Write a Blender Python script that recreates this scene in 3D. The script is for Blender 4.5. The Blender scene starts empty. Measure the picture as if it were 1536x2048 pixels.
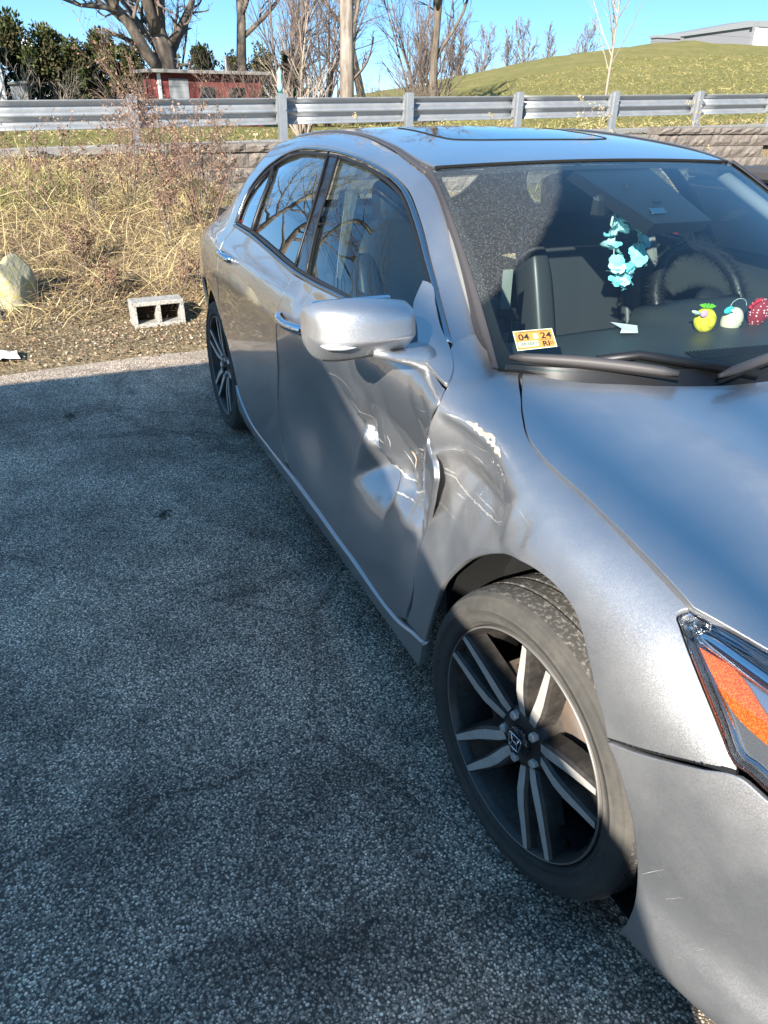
import bpy, bmesh, math, random, json
import numpy as np
from mathutils import Vector, Matrix
from mathutils.geometry import delaunay_2d_cdt
sc=bpy.context.scene; C=sc.collection
# ---------------------------------------------------------------- camera, sky, sun, exposure
cd=bpy.data.cameras.new('camera'); cam=bpy.data.objects.new('camera',cd); C.objects.link(cam); sc.camera=cam
YAW,PIT,ROL=math.radians(156.509),math.radians(28.145),math.radians(.541)
fw=Vector((math.cos(YAW)*math.cos(PIT),math.sin(YAW)*math.cos(PIT),-math.sin(PIT)))
rt=Vector((math.sin(YAW),-math.cos(YAW),0)); up=rt.cross(fw)
r2=math.cos(ROL)*rt+math.sin(ROL)*up; u2=-math.sin(ROL)*rt+math.cos(ROL)*up
m=Matrix((r2,u2,-fw)).transposed().to_4x4(); m.translation=Vector((.9626,-1.6062,1.5131)); cam.matrix_world=m
cd.sensor_fit='VERTICAL'; cd.sensor_height=36; cd.lens=1496.4/2048*36; cd.clip_start=.05; cd.clip_end=3000
SUN_EL,SUN_AZ=math.radians(26),math.radians(-44)      # azimuth measured from +X towards +Y
w=bpy.data.worlds.new('World'); sc.world=w; w.use_nodes=True
nt=w.node_tree; bg=nt.nodes['Background']; sky=nt.nodes.new('ShaderNodeTexSky'); sky.sky_type='NISHITA'
sky.sun_disc=False; sky.sun_elevation=SUN_EL; sky.sun_rotation=math.pi/2-SUN_AZ; sky.air_density=.75; sky.dust_density=0; sky.ozone_density=5; sky.altitude=4000
# the camera's flatter, more saturated rendering of a clear winter sky, applied to the whole dome alike
def vscale(k): q=nt.nodes.new('ShaderNodeVectorMath'); q.operation='SCALE'; q.inputs['Scale'].default_value=k; return q
k1=vscale(.1); gm=nt.nodes.new('ShaderNodeGamma'); gm.inputs['Gamma'].default_value=.38; hs=nt.nodes.new('ShaderNodeHueSaturation'); hs.inputs['Saturation'].default_value=1.78; k2=vscale(4.6)
nt.links.new(sky.outputs[0],k1.inputs[0]); nt.links.new(k1.outputs[0],gm.inputs['Color']); nt.links.new(gm.outputs[0],hs.inputs['Color']); nt.links.new(hs.outputs[0],k2.inputs[0]); nt.links.new(k2.outputs[0],bg.inputs[0]); bg.inputs[1].default_value=.104
sd=bpy.data.lights.new('sun','SUN'); sun=bpy.data.objects.new('sun',sd); C.objects.link(sun)
sd.energy=3.9; sd.angle=math.radians(.53); sd.color=(1,.94,.85)
L=Vector((math.cos(SUN_EL)*math.cos(SUN_AZ),math.cos(SUN_EL)*math.sin(SUN_AZ),math.sin(SUN_EL)))
sun.rotation_euler=L.to_track_quat('Z','Y').to_euler(); sun.location=(20,-20,20)
sc.view_settings.view_transform='Standard'; sc.view_settings.look='None'; sc.view_settings.gamma=1; sc.view_settings.use_curve_mapping=False
sc.view_settings.exposure=1.85
# ---------------------------------------------------------------- helpers
rng=np.random.RandomState(7); random.seed(7)
def tag(o,label=None,cat=None,group=None,kind=None):
    if label: o['label']=label
    if cat: o['category']=cat
    if group: o['group']=group
    if kind: o['kind']=kind
    return o
def empty(name,loc=(0,0,0),label=None,cat=None,group=None,parent=None):
    o=bpy.data.objects.new(name,None); C.objects.link(o); o.location=loc; o.empty_display_size=.1
    if parent: o.parent=parent
    return tag(o,label,cat,group)
def link(name,me,mat=None,parent=None,world=True):
    o=bpy.data.objects.new(name,me); C.objects.link(o)
    if mat is not None and not me.materials: me.materials.append(mat)
    if parent is not None:
        o.parent=parent
        if world:   # geometry is given in world coordinates: undo the parents' placement
            p=parent; T=Matrix.Identity(4)
            while p is not None: T=p.matrix_basis@T; p=p.parent
            o.matrix_basis=T.inverted()
    return o
def mesh(name,v,f,mat=None,parent=None,smooth=False,normals=None,world=True,col=None):
    me=bpy.data.meshes.new(name)
    v=np.asarray(v,float)
    if isinstance(f,np.ndarray) and f.ndim==2:
        n=len(f);k=f.shape[1]
        me.vertices.add(len(v)); me.vertices.foreach_set('co',v.astype(np.float32).ravel())
        me.loops.add(n*k); me.loops.foreach_set('vertex_index',f.astype(np.int32).ravel())
        me.polygons.add(n); me.polygons.foreach_set('loop_start',(np.arange(n)*k).astype(np.int32))
        me.update(calc_edges=True)
    else: me.from_pydata(v.tolist(),[],[list(map(int,q)) for q in f])
    if smooth: me.polygons.foreach_set('use_smooth',np.ones(len(me.polygons),bool))
    if col is not None:
        a=me.attributes.new('tint','FLOAT_COLOR','POINT'); c=np.ones((len(v),4),np.float32); c[:,:3]=col; a.data.foreach_set('color',c.ravel())
    if normals is not None:
        me.polygons.foreach_set('use_smooth',np.ones(len(me.polygons),bool)); me.normals_split_custom_set_from_vertices(np.asarray(normals).tolist())
    me.update()
    return link(name,me,mat,parent,world)
class MB:
    "collects simple solids into one mesh"
    def __init__(s): s.v=[];s.f=[];s.n=0
    def add(s,v,f):
        s.v.append(np.asarray(v,float)); s.f+= [[i+s.n for i in q] for q in f]; s.n+=len(v); return s
    def box(s,c,d,M=None,bev=0):
        x,y,z=np.asarray(d,float)/2; b=min(bev,x*.9,y*.9,z*.9)
        if b<=0:
            v=np.array([(i,j,k) for i in(-x,x) for j in(-y,y) for k in(-z,z)]); f=[(0,1,3,2),(4,6,7,5),(0,4,5,1),(2,3,7,6),(0,2,6,4),(1,5,7,3)]
        else:
            v=[];ix={}
            for i in(-1,1):
                for j in(-1,1):
                    for k in(-1,1):
                        for a in range(3):
                            q=[x-b,y-b,z-b]; q[a]+=b; ix[(i,j,k,a)]=len(v); v.append((i*q[0],j*q[1],k*q[2]))
            f=[]
            for i in(-1,1):
                for j in(-1,1):
                    for k in(-1,1): f.append([ix[(i,j,k,a)] for a in((0,1,2) if i*j*k>0 else (0,2,1))])
            for a in range(3):
                o=[q for q in range(3) if q!=a]
                for sg in(-1,1):
                    cc=[]
                    for p,q in((-1,-1),(1,-1),(1,1),(-1,1)):
                        t=[0,0,0];t[a]=sg;t[o[0]]=p;t[o[1]]=q;cc.append(ix[tuple(t)+(a,)])
                    f.append(cc)
                for p in(-1,1):
                    for q in(-1,1):
                        r=[]
                        for sg in(-1,1):
                            t=[0,0,0];t[a]=sg;t[o[0]]=p;t[o[1]]=q; r.append((ix[tuple(t)+(o[0],)],ix[tuple(t)+(o[1],)]))
                        f.append([r[0][0],r[0][1],r[1][1],r[1][0]])
            v=np.array(v)
        if M is not None: v=v@np.array(M).T
        return s.add(v+np.array(c),f)
    def tube(s,pts,r,n=8,cap=True,flat=1.0,upv=(0,0,1)):
        P=np.asarray(pts,float);r=np.broadcast_to(np.asarray(r,float),(len(P),))
        T=np.gradient(P,axis=0);T/=np.linalg.norm(T,axis=1)[:,None]+1e-12
        u=np.asarray(upv,float)
        if abs(T[0]@u)>.9: u=np.array([1.,0,0])
        v=[]
        for p,t,rr in zip(P,T,r):
            a=np.cross(t,u);a/=np.linalg.norm(a)+1e-12;b=np.cross(a,t)
            u=b if abs(t@u)>.95 else u
            an=np.linspace(0,2*np.pi,n,endpoint=False)
            v.append(p+rr*(np.cos(an)[:,None]*a+flat*np.sin(an)[:,None]*b))
        v=np.concatenate(v);f=[]
        for i in range(len(P)-1):
            for j in range(n): f.append([i*n+j,i*n+(j+1)%n,(i+1)*n+(j+1)%n,(i+1)*n+j])
        if cap: f.append(list(range(n))[::-1]); f.append([(len(P)-1)*n+j for j in range(n)])
        return s.add(v,f)
    def lathe(s,prof,n=48,M=None,c=(0,0,0),closed=False):
        "prof: (axial a, radius r); axis along +Y of the local frame"
        p=np.asarray(prof,float);an=np.linspace(0,2*np.pi,n,endpoint=False)
        v=np.stack([p[:,None,1]*np.cos(an),np.broadcast_to(p[:,None,0],(len(p),n)),p[:,None,1]*np.sin(an)],-1).reshape(-1,3)
        f=[];k=len(p)
        for i in range(k if closed else k-1):
            i2=(i+1)%k
            for j in range(n): f.append([i*n+j,i2*n+j,i2*n+(j+1)%n,i*n+(j+1)%n])
        if M is not None: v=v@np.array(M).T
        return s.add(v+np.array(c),f)
    def ball(s,c,r,nu=16,nv=10,M=None,fn=None):
        u=np.linspace(0,2*np.pi,nu,endpoint=False);w_=np.linspace(-np.pi/2,np.pi/2,nv)
        U,V=np.meshgrid(u,w_,indexing='ij');p=np.stack([np.cos(V)*np.cos(U),np.cos(V)*np.sin(U),np.sin(V)],-1).reshape(-1,3)
        if fn is not None: p=fn(p)
        p=p*np.asarray(r)
        if M is not None: p=p@np.array(M).T
        f=[[i*nv+j,((i+1)%nu)*nv+j,((i+1)%nu)*nv+j+1,i*nv+j+1] for i in range(nu) for j in range(nv-1)]
        return s.add(p+np.array(c),f)
    def build(s,name,mat=None,parent=None,smooth=False,world=True,col=None,angle=None):
        v=np.concatenate(s.v)
        o=mesh(name,v,s.f,mat,parent,smooth,None,world,col)
        if angle: 
            o.data.polygons.foreach_set('use_smooth',np.ones(len(o.data.polygons),bool)); o.data.set_sharp_from_angle(angle=math.radians(angle))
        return o
def rotz(a): c,s=math.cos(a),math.sin(a); return np.array([[c,-s,0],[s,c,0],[0,0,1.]])
def rotx(a): c,s=math.cos(a),math.sin(a); return np.array([[1.,0,0],[0,c,-s],[0,s,c]])
def roty(a): c,s=math.cos(a),math.sin(a); return np.array([[c,0,s],[0,1.,0],[-s,0,c]])
def copy_tree(o,parent=None):
    c=o.copy(); C.objects.link(c)
    if parent is not None: c.parent=parent
    for ch in list(o.children): copy_tree(ch,c)
    return c
def noise1(n,amp,seed,sm=3):
    r=np.random.RandomState(seed).randn(n);k=np.ones(sm)/sm
    return amp*np.convolve(np.pad(r,sm,'wrap'),k,'same')[sm:-sm]
# ---------------------------------------------------------------- materials
def nmat(name,base=(.5,.5,.5),rough=.5,metal=0,spec=.5,coat=0,coatr=.03,trans=0,ior=1.45):
    mt=bpy.data.materials.new(name); mt.use_nodes=True; b=mt.node_tree.nodes['Principled BSDF']
    b.inputs['Base Color'].default_value=(*base,1); b.inputs['Roughness'].default_value=rough; b.inputs['Metallic'].default_value=metal
    b.inputs['Specular IOR Level'].default_value=spec; b.inputs['Coat Weight'].default_value=coat; b.inputs['Coat Roughness'].default_value=coatr
    b.inputs['Transmission Weight'].default_value=trans; b.inputs['IOR'].default_value=ior
    return mt
class NT:
    def __init__(s,mt): s.t=mt.node_tree; s.b=s.t.nodes.get('Principled BSDF')
    def n(s,ty,**kw):
        q=s.t.nodes.new(ty)
        for k,v in kw.items():
            if k.startswith('i_'): q.inputs[k[2:].replace('_',' ')].default_value=v
            else: setattr(q,k,v)
        return q
    def l(s,a,b): s.t.links.new(a,b)
    def co(s,kind='Object'): return s.n('ShaderNodeTexCoord').outputs[kind]
    def noise(s,vec,scale,detail=4,rough=.55,dist=0):
        q=s.n('ShaderNodeTexNoise'); q.inputs['Scale'].default_value=scale;q.inputs['Detail'].default_value=detail;q.inputs['Roughness'].default_value=rough;q.inputs['Distortion'].default_value=dist
        s.l(vec,q.inputs['Vector']); return q
    def vor(s,vec,scale,feature='F1',rand=1):
        q=s.n('ShaderNodeTexVoronoi',feature=feature); q.inputs['Scale'].default_value=scale; q.inputs['Randomness'].default_value=rand; s.l(vec,q.inputs['Vector']); return q
    def ramp(s,fac,stops,interp='LINEAR'):
        q=s.n('ShaderNodeValToRGB'); e=q.color_ramp.elements; q.color_ramp.interpolation=interp
        while len(e)<len(stops): e.new(.5)
        for el,(p,c) in zip(e,stops): el.position=p; el.color=(*c,1) if len(c)==3 else c
        s.l(fac,q.inputs['Fac']); return q.outputs['Color']
    def mix(s,fac,a,b,blend='MIX'):
        q=s.n('ShaderNodeMix',data_type='RGBA',blend_type=blend)
        for sock,v in((q.inputs[0],fac),(q.inputs[6],a),(q.inputs[7],b)):
            if isinstance(v,(int,float)): sock.default_value=v
            elif isinstance(v,tuple): sock.default_value=(*v,1)
            else: s.l(v,sock)
        return q.outputs[2]
    def math(s,op,a,b=None,clamp=False):
        q=s.n('ShaderNodeMath',operation=op,use_clamp=clamp)
        for i,v in enumerate((a,b)):
            if v is None: continue
            if isinstance(v,(int,float)): q.inputs[i].default_value=v
            else: s.l(v,q.inputs[i])
        return q.outputs[0]
    def bump(s,h,strength=.3,dist=.002,normal=None):
        q=s.n('ShaderNodeBump'); q.inputs['Strength'].default_value=strength;q.inputs['Distance'].default_value=dist; s.l(h,q.inputs['Height'])
        if normal is not None: s.l(normal,q.inputs['Normal'])
        return q.outputs[0]
    def scale(s,vec,sc_):
        q=s.n('ShaderNodeMapping'); q.inputs['Scale'].default_value=sc_; s.l(vec,q.inputs['Vector']); return q.outputs[0]
    def set(s,name,v):
        if isinstance(v,(int,float)): s.b.inputs[name].default_value=v
        elif isinstance(v,tuple): s.b.inputs[name].default_value=(*v,1)
        else: s.l(v,s.b.inputs[name])
M={}
def paint(name,dusty=0.):
    C0=(.42,.422,.43) if not dusty else (.47,.47,.475); cw=1. if not dusty else .55
    mt=nmat(name,C0,.35 if not dusty else .41,.86,coat=cw,coatr=.015); mt.node_tree.nodes['Principled BSDF'].inputs['Coat IOR'].default_value=1.6 if not dusty else 1.5; t=NT(mt); o=t.co()
    fl=t.vor(o,900.); r=t.n('ShaderNodeSeparateColor'); t.l(fl.outputs['Color'],r.inputs[0])
    flake=t.n('ShaderNodeVectorMath',operation='SUBTRACT'); t.l(fl.outputs['Color'],flake.inputs[0]); flake.inputs[1].default_value=(.5,.5,.5)
    sc2=t.n('ShaderNodeVectorMath',operation='SCALE'); t.l(flake.outputs[0],sc2.inputs[0]); sc2.inputs['Scale'].default_value=.16
    geo=t.n('ShaderNodeNewGeometry'); ad=t.n('ShaderNodeVectorMath',operation='ADD'); t.l(geo.outputs['Normal'],ad.inputs[0]); t.l(sc2.outputs[0],ad.inputs[1])
    nn=t.n('ShaderNodeVectorMath',operation='NORMALIZE'); t.l(ad.outputs[0],nn.inputs[0]); t.l(nn.outputs[0],t.b.inputs['Normal'])
    dirt=t.noise(o,3.,6,.6); spk=t.noise(o,700.,2,.5)
    d=t.ramp(dirt.outputs[0],[(.42,(0,0,0)),(.75,(1,1,1))]); s_=t.ramp(spk.outputs[0],[(.62,(0,0,0)),(.72,(1,1,1))])
    dd=t.math('ADD',t.math('MULTIPLY',d,.10+dusty),t.math('MULTIPLY',s_,.06+dusty*.4),True)
    t.set('Base Color',t.mix(dd,C0,(.50,.48,.44))); t.set('Metallic',t.math('SUBTRACT',.88,t.math('MULTIPLY',dd,.6)))
    t.set('Coat Roughness',t.math('ADD',.03,t.math('MULTIPLY',dd,.35))); t.set('Coat Weight',t.math('SUBTRACT',cw,t.math('MULTIPLY',dd,.4*cw)))
    return mt
M['paint']=paint('silver_metallic_paint'); M['paint_dusty']=paint('dusty_silver_paint',.22)
M['black']=nmat('black_plastic',(.012,.012,.013),.45); M['gloss_black']=nmat('gloss_black',(.008,.008,.009),.08,coat=.6)
M['trim']=nmat('weathered_black_trim',(.055,.05,.05),.55); M['gap']=nmat('dark_gap',(.004,.004,.004),.9)
M['chrome']=nmat('chrome',(.78,.78,.8),.07,1); M['satin']=nmat('satin_bright_trim',(.42,.42,.43),.22,1)
def dusty(name,base,rough,dcol,scale,lo,hi,amt,bump=.0,metal=0):
    mt=nmat(name,base,rough,metal); t=NT(mt); o=t.co(); n1=t.noise(o,scale,7,.62); d=t.ramp(n1.outputs[0],[(lo,(0,0,0)),(hi,(1,1,1))])
    n2=t.noise(o,scale*9,3,.6); d2=t.math('MULTIPLY',d,t.math('MULTIPLY',n2.outputs[0],1.7*amt),True)
    t.set('Base Color',t.mix(d2,base,dcol)); t.set('Roughness',t.math('ADD',rough,t.math('MULTIPLY',d2,.3),True))
    if bump: t.set('Normal',t.bump(n2.outputs[0],bump,.001))
    return mt
M['rubber']=dusty('tyre_rubber',(.042,.040,.037),.75,(.12,.11,.092),7,.3,.68,.6,.35)
M['tread']=dusty('tyre_tread',(.055,.052,.047),.85,(.30,.28,.25),110,.50,.70,.9,.9)
M['rim_lip']=dusty('rim_lip_metal',(.30,.29,.27),.4,(.18,.155,.13),20,.35,.7,.7,0,.6); M['rim_black']=dusty('rim_black_paint',(.016,.016,.016),.35,(.17,.145,.12),9,.3,.75,.5)
M['rim_face']=dusty('machined_rim',(.62,.59,.54),.5,(.30,.26,.20),25,.4,.75,.5,0,.35)
M['disc']=dusty('rusty_brake_disc',(.12,.10,.085),.55,(.17,.11,.075),30,.4,.7,.8,0,.5)
def glass(name,tint,refl=1.0,rough=0.0,dust=None,refl2=1.5):
    mt=bpy.data.materials.new(name); mt.use_nodes=True; t=NT(mt); t.t.nodes.remove(t.b); out=t.t.nodes['Material Output']
    tr=t.n('ShaderNodeBsdfTransparent'); tr.inputs[0].default_value=(*tint,1); gl=t.n('ShaderNodeBsdfGlossy'); gl.inputs['Roughness'].default_value=rough; gl.inputs[0].default_value=(refl,refl,refl,1)
    geo=t.n('ShaderNodeNewGeometry'); dt=t.n('ShaderNodeVectorMath',operation='DOT_PRODUCT'); t.l(geo.outputs['Normal'],dt.inputs[0]); t.l(geo.outputs['Incoming'],dt.inputs[1])
    cosv=t.math('ABSOLUTE',dt.outputs['Value']); fac=t.math('MULTIPLY',t.math('ADD',.045,t.math('MULTIPLY',.955,t.math('POWER',t.math('SUBTRACT',1.,cosv,True),5.))),refl2,True)
    mx=t.n('ShaderNodeMixShader'); t.l(fac,mx.inputs[0]); t.l(tr.outputs[0],mx.inputs[1]); t.l(gl.outputs[0],mx.inputs[2]); last=mx
    if dust is not None:
        df=t.n('ShaderNodeBsdfDiffuse'); df.inputs[0].default_value=(.62,.63,.60,1)
        m2=t.n('ShaderNodeMixShader'); t.l(dust(t),m2.inputs[0]); t.l(last.outputs[0],m2.inputs[1]); t.l(df.outputs[0],m2.inputs[2]); last=m2
    t.l(last.outputs[0],out.inputs['Surface']); return mt
def film(t):
    o=t.co(); sp=t.noise(o,330.,2,.6); s_=t.ramp(sp.outputs[0],[(.56,(0,0,0)),(.70,(1,1,1))]); n=t.noise(o,4.,4,.5)
    return t.math('ADD',t.math('MULTIPLY',s_,t.math('MULTIPLY',n.outputs[0],.04)),.003,True)
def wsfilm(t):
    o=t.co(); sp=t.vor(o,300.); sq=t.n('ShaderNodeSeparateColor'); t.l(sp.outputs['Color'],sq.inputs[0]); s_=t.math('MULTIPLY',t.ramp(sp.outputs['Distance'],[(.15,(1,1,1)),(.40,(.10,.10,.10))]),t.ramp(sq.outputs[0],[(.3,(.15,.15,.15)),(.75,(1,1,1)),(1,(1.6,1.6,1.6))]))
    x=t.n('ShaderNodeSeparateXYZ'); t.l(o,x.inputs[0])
    # dried dust lies thick along the passenger side pillar and stops at a slanting edge
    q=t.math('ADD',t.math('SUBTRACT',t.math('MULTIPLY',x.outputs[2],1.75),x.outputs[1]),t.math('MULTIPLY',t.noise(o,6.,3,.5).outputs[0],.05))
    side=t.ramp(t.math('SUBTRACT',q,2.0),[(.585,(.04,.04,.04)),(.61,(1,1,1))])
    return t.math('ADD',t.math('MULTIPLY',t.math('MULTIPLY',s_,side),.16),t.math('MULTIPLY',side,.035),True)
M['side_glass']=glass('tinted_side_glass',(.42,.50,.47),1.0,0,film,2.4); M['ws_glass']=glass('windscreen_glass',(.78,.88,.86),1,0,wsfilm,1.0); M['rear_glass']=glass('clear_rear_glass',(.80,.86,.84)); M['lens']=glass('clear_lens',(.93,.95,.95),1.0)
M['amber']=nmat('amber_reflector',(.60,.11,.012),.18,coat=.8)
t=NT(M['amber']); v=t.vor(t.co(),420); t.set('Normal',t.bump(v.outputs['Distance'],.5,.0015)); t.set('Base Color',t.ramp(t.vor(t.co(),420).outputs['Distance'],[(.1,(.72,.22,.035)),(.6,(.42,.07,.012))]))
M['reflector']=nmat('lamp_reflector',(.62,.63,.64),.20,.9)
M['seat']=nmat('black_leather',(.032,.033,.036),.40); M['dash']=nmat('dark_dash_vinyl',(.040,.044,.045),.5); M['grey_trim']=nmat('grey_inner_trim',(.16,.16,.155),.7)
def leafy(name,rough=.75,trans=.25,sat=1):
    mt=nmat(name,(.3,.25,.15),rough,spec=.2); t=NT(mt); a=t.n('ShaderNodeAttribute',attribute_name='tint'); t.set('Base Color',a.outputs['Color']); t.b.inputs['Subsurface Weight'].default_value=0
    return mt
M['leafy']=leafy('plant_tissue')
def bark(name,a,b,scale):
    mt=nmat(name,a,.9,spec=.15); t=NT(mt); o=t.co(); n1=t.noise(t.scale(o,(1,1,.22)),scale,8,.65); t.set('Base Color',t.ramp(n1.outputs[0],[(.33,a),(.66,b)])); t.set('Normal',t.bump(n1.outputs[0],.8,.03)); return mt
M['bark']=bark('grey_brown_bark',(.055,.043,.033),(.20,.165,.13),6); M['bark_pale']=bark('pale_bark',(.13,.105,.085),(.34,.29,.24),7)
M['twig']=nmat('bare_twigs',(.15,.115,.095),.85,spec=.15); M['twig_red']=nmat('red_brown_twigs',(.17,.11,.085),.85,spec=.15); M['twig_pale']=nmat('pale_twigs',(.30,.25,.20),.85,spec=.15)
def rocky(name,a,b,scale,bs,bd=.01,c=None,rough=.9):
    mt=nmat(name,a,rough,spec=.25); t=NT(mt); o=t.co(); n1=t.noise(o,scale,8,.65); n2=t.noise(o,scale*6,5,.7)
    col=t.ramp(n1.outputs[0],[(.3,a),(.7,b)])
    if c: col=t.mix(t.ramp(n2.outputs[0],[(.52,(0,0,0)),(.62,(1,1,1))]),col,c)
    t.set('Base Color',col); t.set('Normal',t.bump(t.math('ADD',n1.outputs[0],t.math('MULTIPLY',n2.outputs[0],.6)),bs,bd)); return mt
M['boulder']=rocky('lichen_boulder',(.27,.235,.17),(.36,.33,.22),3,.6,.03,(.36,.34,.12)); M['block']=rocky('concrete_block',(.30,.28,.25),(.42,.40,.36),12,.7,.004,(.12,.11,.09))
M['split']=rocky('split_face_block',(.13,.112,.095),(.24,.205,.175),9,1.,.02,(.12,.10,.085)); M['kerb']=rocky('granite_kerb',(.17,.165,.16),(.24,.235,.22),30,.3,.003)
M['galv']=dusty('galvanised_steel',(.29,.31,.33),.42,(.36,.36,.35),6,.3,.7,.8,0,.55)
M['paper']=nmat('white_paper',(.78,.78,.76),.7); M['white']=nmat('white_paint',(.8,.8,.78),.5)
# ================================================================ SETTING
def sstep(a,b,x): t=np.clip((np.asarray(x,float)-a)/(b-a),0,1); return t*t*(3-2*t)
_nz=[(rng.uniform(-1,1,2)*s,rng.uniform(0,6.28),a) for s,a in [(1.1,.05)]*5+[(2.6,.025)]*6+[(6,.010)]*8]
def wob(x,y): return sum(a*np.sin(k[0]*x+k[1]*y+p) for k,p,a in _nz)
WALLX=lambda y:-8.86-.045*np.asarray(y,float)
RAILX=lambda y:-9.755-.08*(np.asarray(y,float)+.34)
HILLY=np.array([-60,2,8,11.5,13.4,14.74,15.64,17.1,18.08,20.64,23.72,26.12,29.09,33.45,45,80]); HILLZ=np.array([1.3,1.3,1.35,1.45,1.7,2.13,2.42,2.70,2.98,3.39,3.86,4.17,4.45,4.69,4.9,5.])
def H(x,y):
    x=np.asarray(x,float);y=np.asarray(y,float)
    toe=-5.05+.25*np.sin(y*1.3)+.12*np.sin(y*3.1+1)
    k=np.clip((toe-x)/(toe+8.9),0,1.2); bank=.98*(k**.8)
    low=.50*np.clip((-5.4-x)/3.2,0,1)
    m=sstep(-.15,.75,y); z=bank*(1-m)+low*m
    z=z+wob(x,y)*sstep(.02,.35,z)*.55*(1-.6*m)
    z=z+.018*(y+.3)*sstep(.3,.9,z)
    back=.98+.021*(y+.3)+wob(x,y)*.25
    beh=sstep(0,.10,WALLX(y)-.05-x)
    z=np.where(y>-.15, z*(1-beh)+back*beh, np.where(x<-9.3, z+(back-z)*sstep(-9.2,-9.9,x), z))
    far=RAILX(y)-.9-x
    hz=np.interp(y-(-32-x)*.28-.6,HILLY,HILLZ)-.12
    hill=(hz-1.3)*np.clip(far/21.,0,1.35)**.9
    hill=hill*(1+.022*np.sin(x*.55+y*.31)+.018*np.sin(x*1.3-y*.9)+.012*np.sin(x*.8+y*2.3))-.05
    z=np.where(far>0, np.where(far<.3,z,1.1+.021*(y+.3)*np.exp(-far/12)+hill+.1*wob(x,y)+.18*sstep(0,2,far)*sstep(8,-2,y)), z)
    z=np.where(x>-4.55,-.035,z)
    return z
def sheet(name,xs,ys,fn,mat,kind='structure'):
    X,Y=np.meshgrid(xs,ys,indexing='ij');v=np.stack([X,Y,fn(X,Y)],-1).reshape(-1,3);ny=len(ys)
    i,j=np.meshgrid(np.arange(len(xs)-1),np.arange(ny-1),indexing='ij');a=(i*ny+j).ravel()
    o=mesh(name,v,np.stack([a,a+ny,a+ny+1,a+1],1),mat,smooth=True); o['kind']=kind; return o
mt=nmat('bank_soil',(.2,.16,.1),.95,spec=.1); t=NT(mt); o=t.co(); n1=t.noise(o,2.2,6,.6); n2=t.noise(o,38,5,.7); x=t.n('ShaderNodeSeparateXYZ'); t.l(o,x.inputs[0])
soil=t.ramp(n2.outputs[0],[(.3,(.10,.075,.045)),(.5,(.22,.165,.095)),(.7,(.40,.33,.21))]); grs=t.ramp(n2.outputs[0],[(.3,(.11,.11,.03)),(.55,(.19,.175,.06)),(.72,(.31,.26,.11))])
far=t.math('MULTIPLY',t.math('ADD',x.outputs[0],10.4),-2.,True)
straw=t.ramp(t.noise(o,1.1,5,.6).outputs[0],[(.45,(0,0,0)),(.7,(1,1,1))]); grs=t.mix(t.math('MULTIPLY',straw,.45),grs,t.ramp(n2.outputs[0],[(.3,(.20,.15,.06)),(.7,(.38,.30,.14))]))
t.set('Base Color',t.mix(far,soil,grs)); t.set('Normal',t.bump(t.math('ADD',n2.outputs[0],n1.outputs[0]),1.,.03)); M['soil']=mt
xs=np.r_[-400,-300,-220,-160,-120,-90,-70,-55,np.arange(-46,-14,1.),np.arange(-14,-9,.12),np.arange(-9,-4.4,.07),-4.36,-3,0,20,60,150,400]
ys=np.r_[-400,-250,-150,-90,-60,-40,-25,-15,np.arange(-9,-4,.5),np.arange(-4,12,.12),np.arange(12,40,1.),50,65,90,140,250,400]
sheet('bank_ground',xs,ys,H,M['soil'])
# asphalt lot, with a ragged far edge
mt=nmat('worn_asphalt',(.05,.05,.05),.8,spec=.35); t=NT(mt); o=t.co()
dis=t.noise(o,30,2,.5); dv=t.n('ShaderNodeVectorMath',operation='SCALE'); t.l(dis.outputs['Color'],dv.inputs[0]); dv.inputs['Scale'].default_value=.012; ov=t.n('ShaderNodeVectorMath',operation='ADD'); t.l(o,ov.inputs[0]); t.l(dv.outputs[0],ov.inputs[1]); ov=ov.outputs[0]
v1=t.vor(ov,160); v2=t.vor(ov,300); s1=t.n('ShaderNodeSeparateColor'); t.l(v1.outputs['Color'],s1.inputs[0]); s2=t.n('ShaderNodeSeparateColor'); t.l(v2.outputs['Color'],s2.inputs[0])
big=t.noise(o,.9,6,.62); mid=t.noise(o,7,5,.6)
st1=t.ramp(s1.outputs[0],[(.0,(.11,.105,.098)),(.28,(.18,.172,.16)),(.5,(.30,.285,.262)),(.8,(.52,.495,.455)),(1,(.74,.71,.66))])
st2=t.ramp(s2.outputs[1],[(.0,(.085,.081,.075)),(.45,(.17,.162,.15)),(.8,(.32,.305,.28)),(1,(.58,.555,.51))])
core=t.ramp(v1.outputs['Distance'],[(.30,(1,1,1)),(.52,(0,0,0))])
agg=t.mix(t.math('MULTIPLY',core,1.),st2,st1)
agg=t.mix(t.ramp(v1.outputs['Distance'],[(.45,(0,0,0)),(.7,(1,1,1))]),agg,(.06,.058,.054))
wear=t.ramp(big.outputs[0],[(.28,(.55,.55,.56)),(.5,(1.2,1.2,1.2)),(.72,(1.75,1.72,1.66))]); wear2=t.ramp(mid.outputs[0],[(.3,(.72,.72,.72)),(.65,(1.2,1.2,1.2))])
agg=t.mix(1.,t.mix(1.,agg,wear,'MULTIPLY'),wear2,'MULTIPLY')
sx=t.n('ShaderNodeSeparateXYZ'); t.l(o,sx.inputs[0]); edge=t.math('MULTIPLY',t.math('ADD',t.math('ADD',sx.outputs[0],3.95),t.math('MULTIPLY',mid.outputs[0],.5)),-3.,True)
sand=t.ramp(t.noise(o,160,4,.7).outputs[0],[(.35,(.24,.20,.14)),(.65,(.46,.40,.30))])
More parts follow.
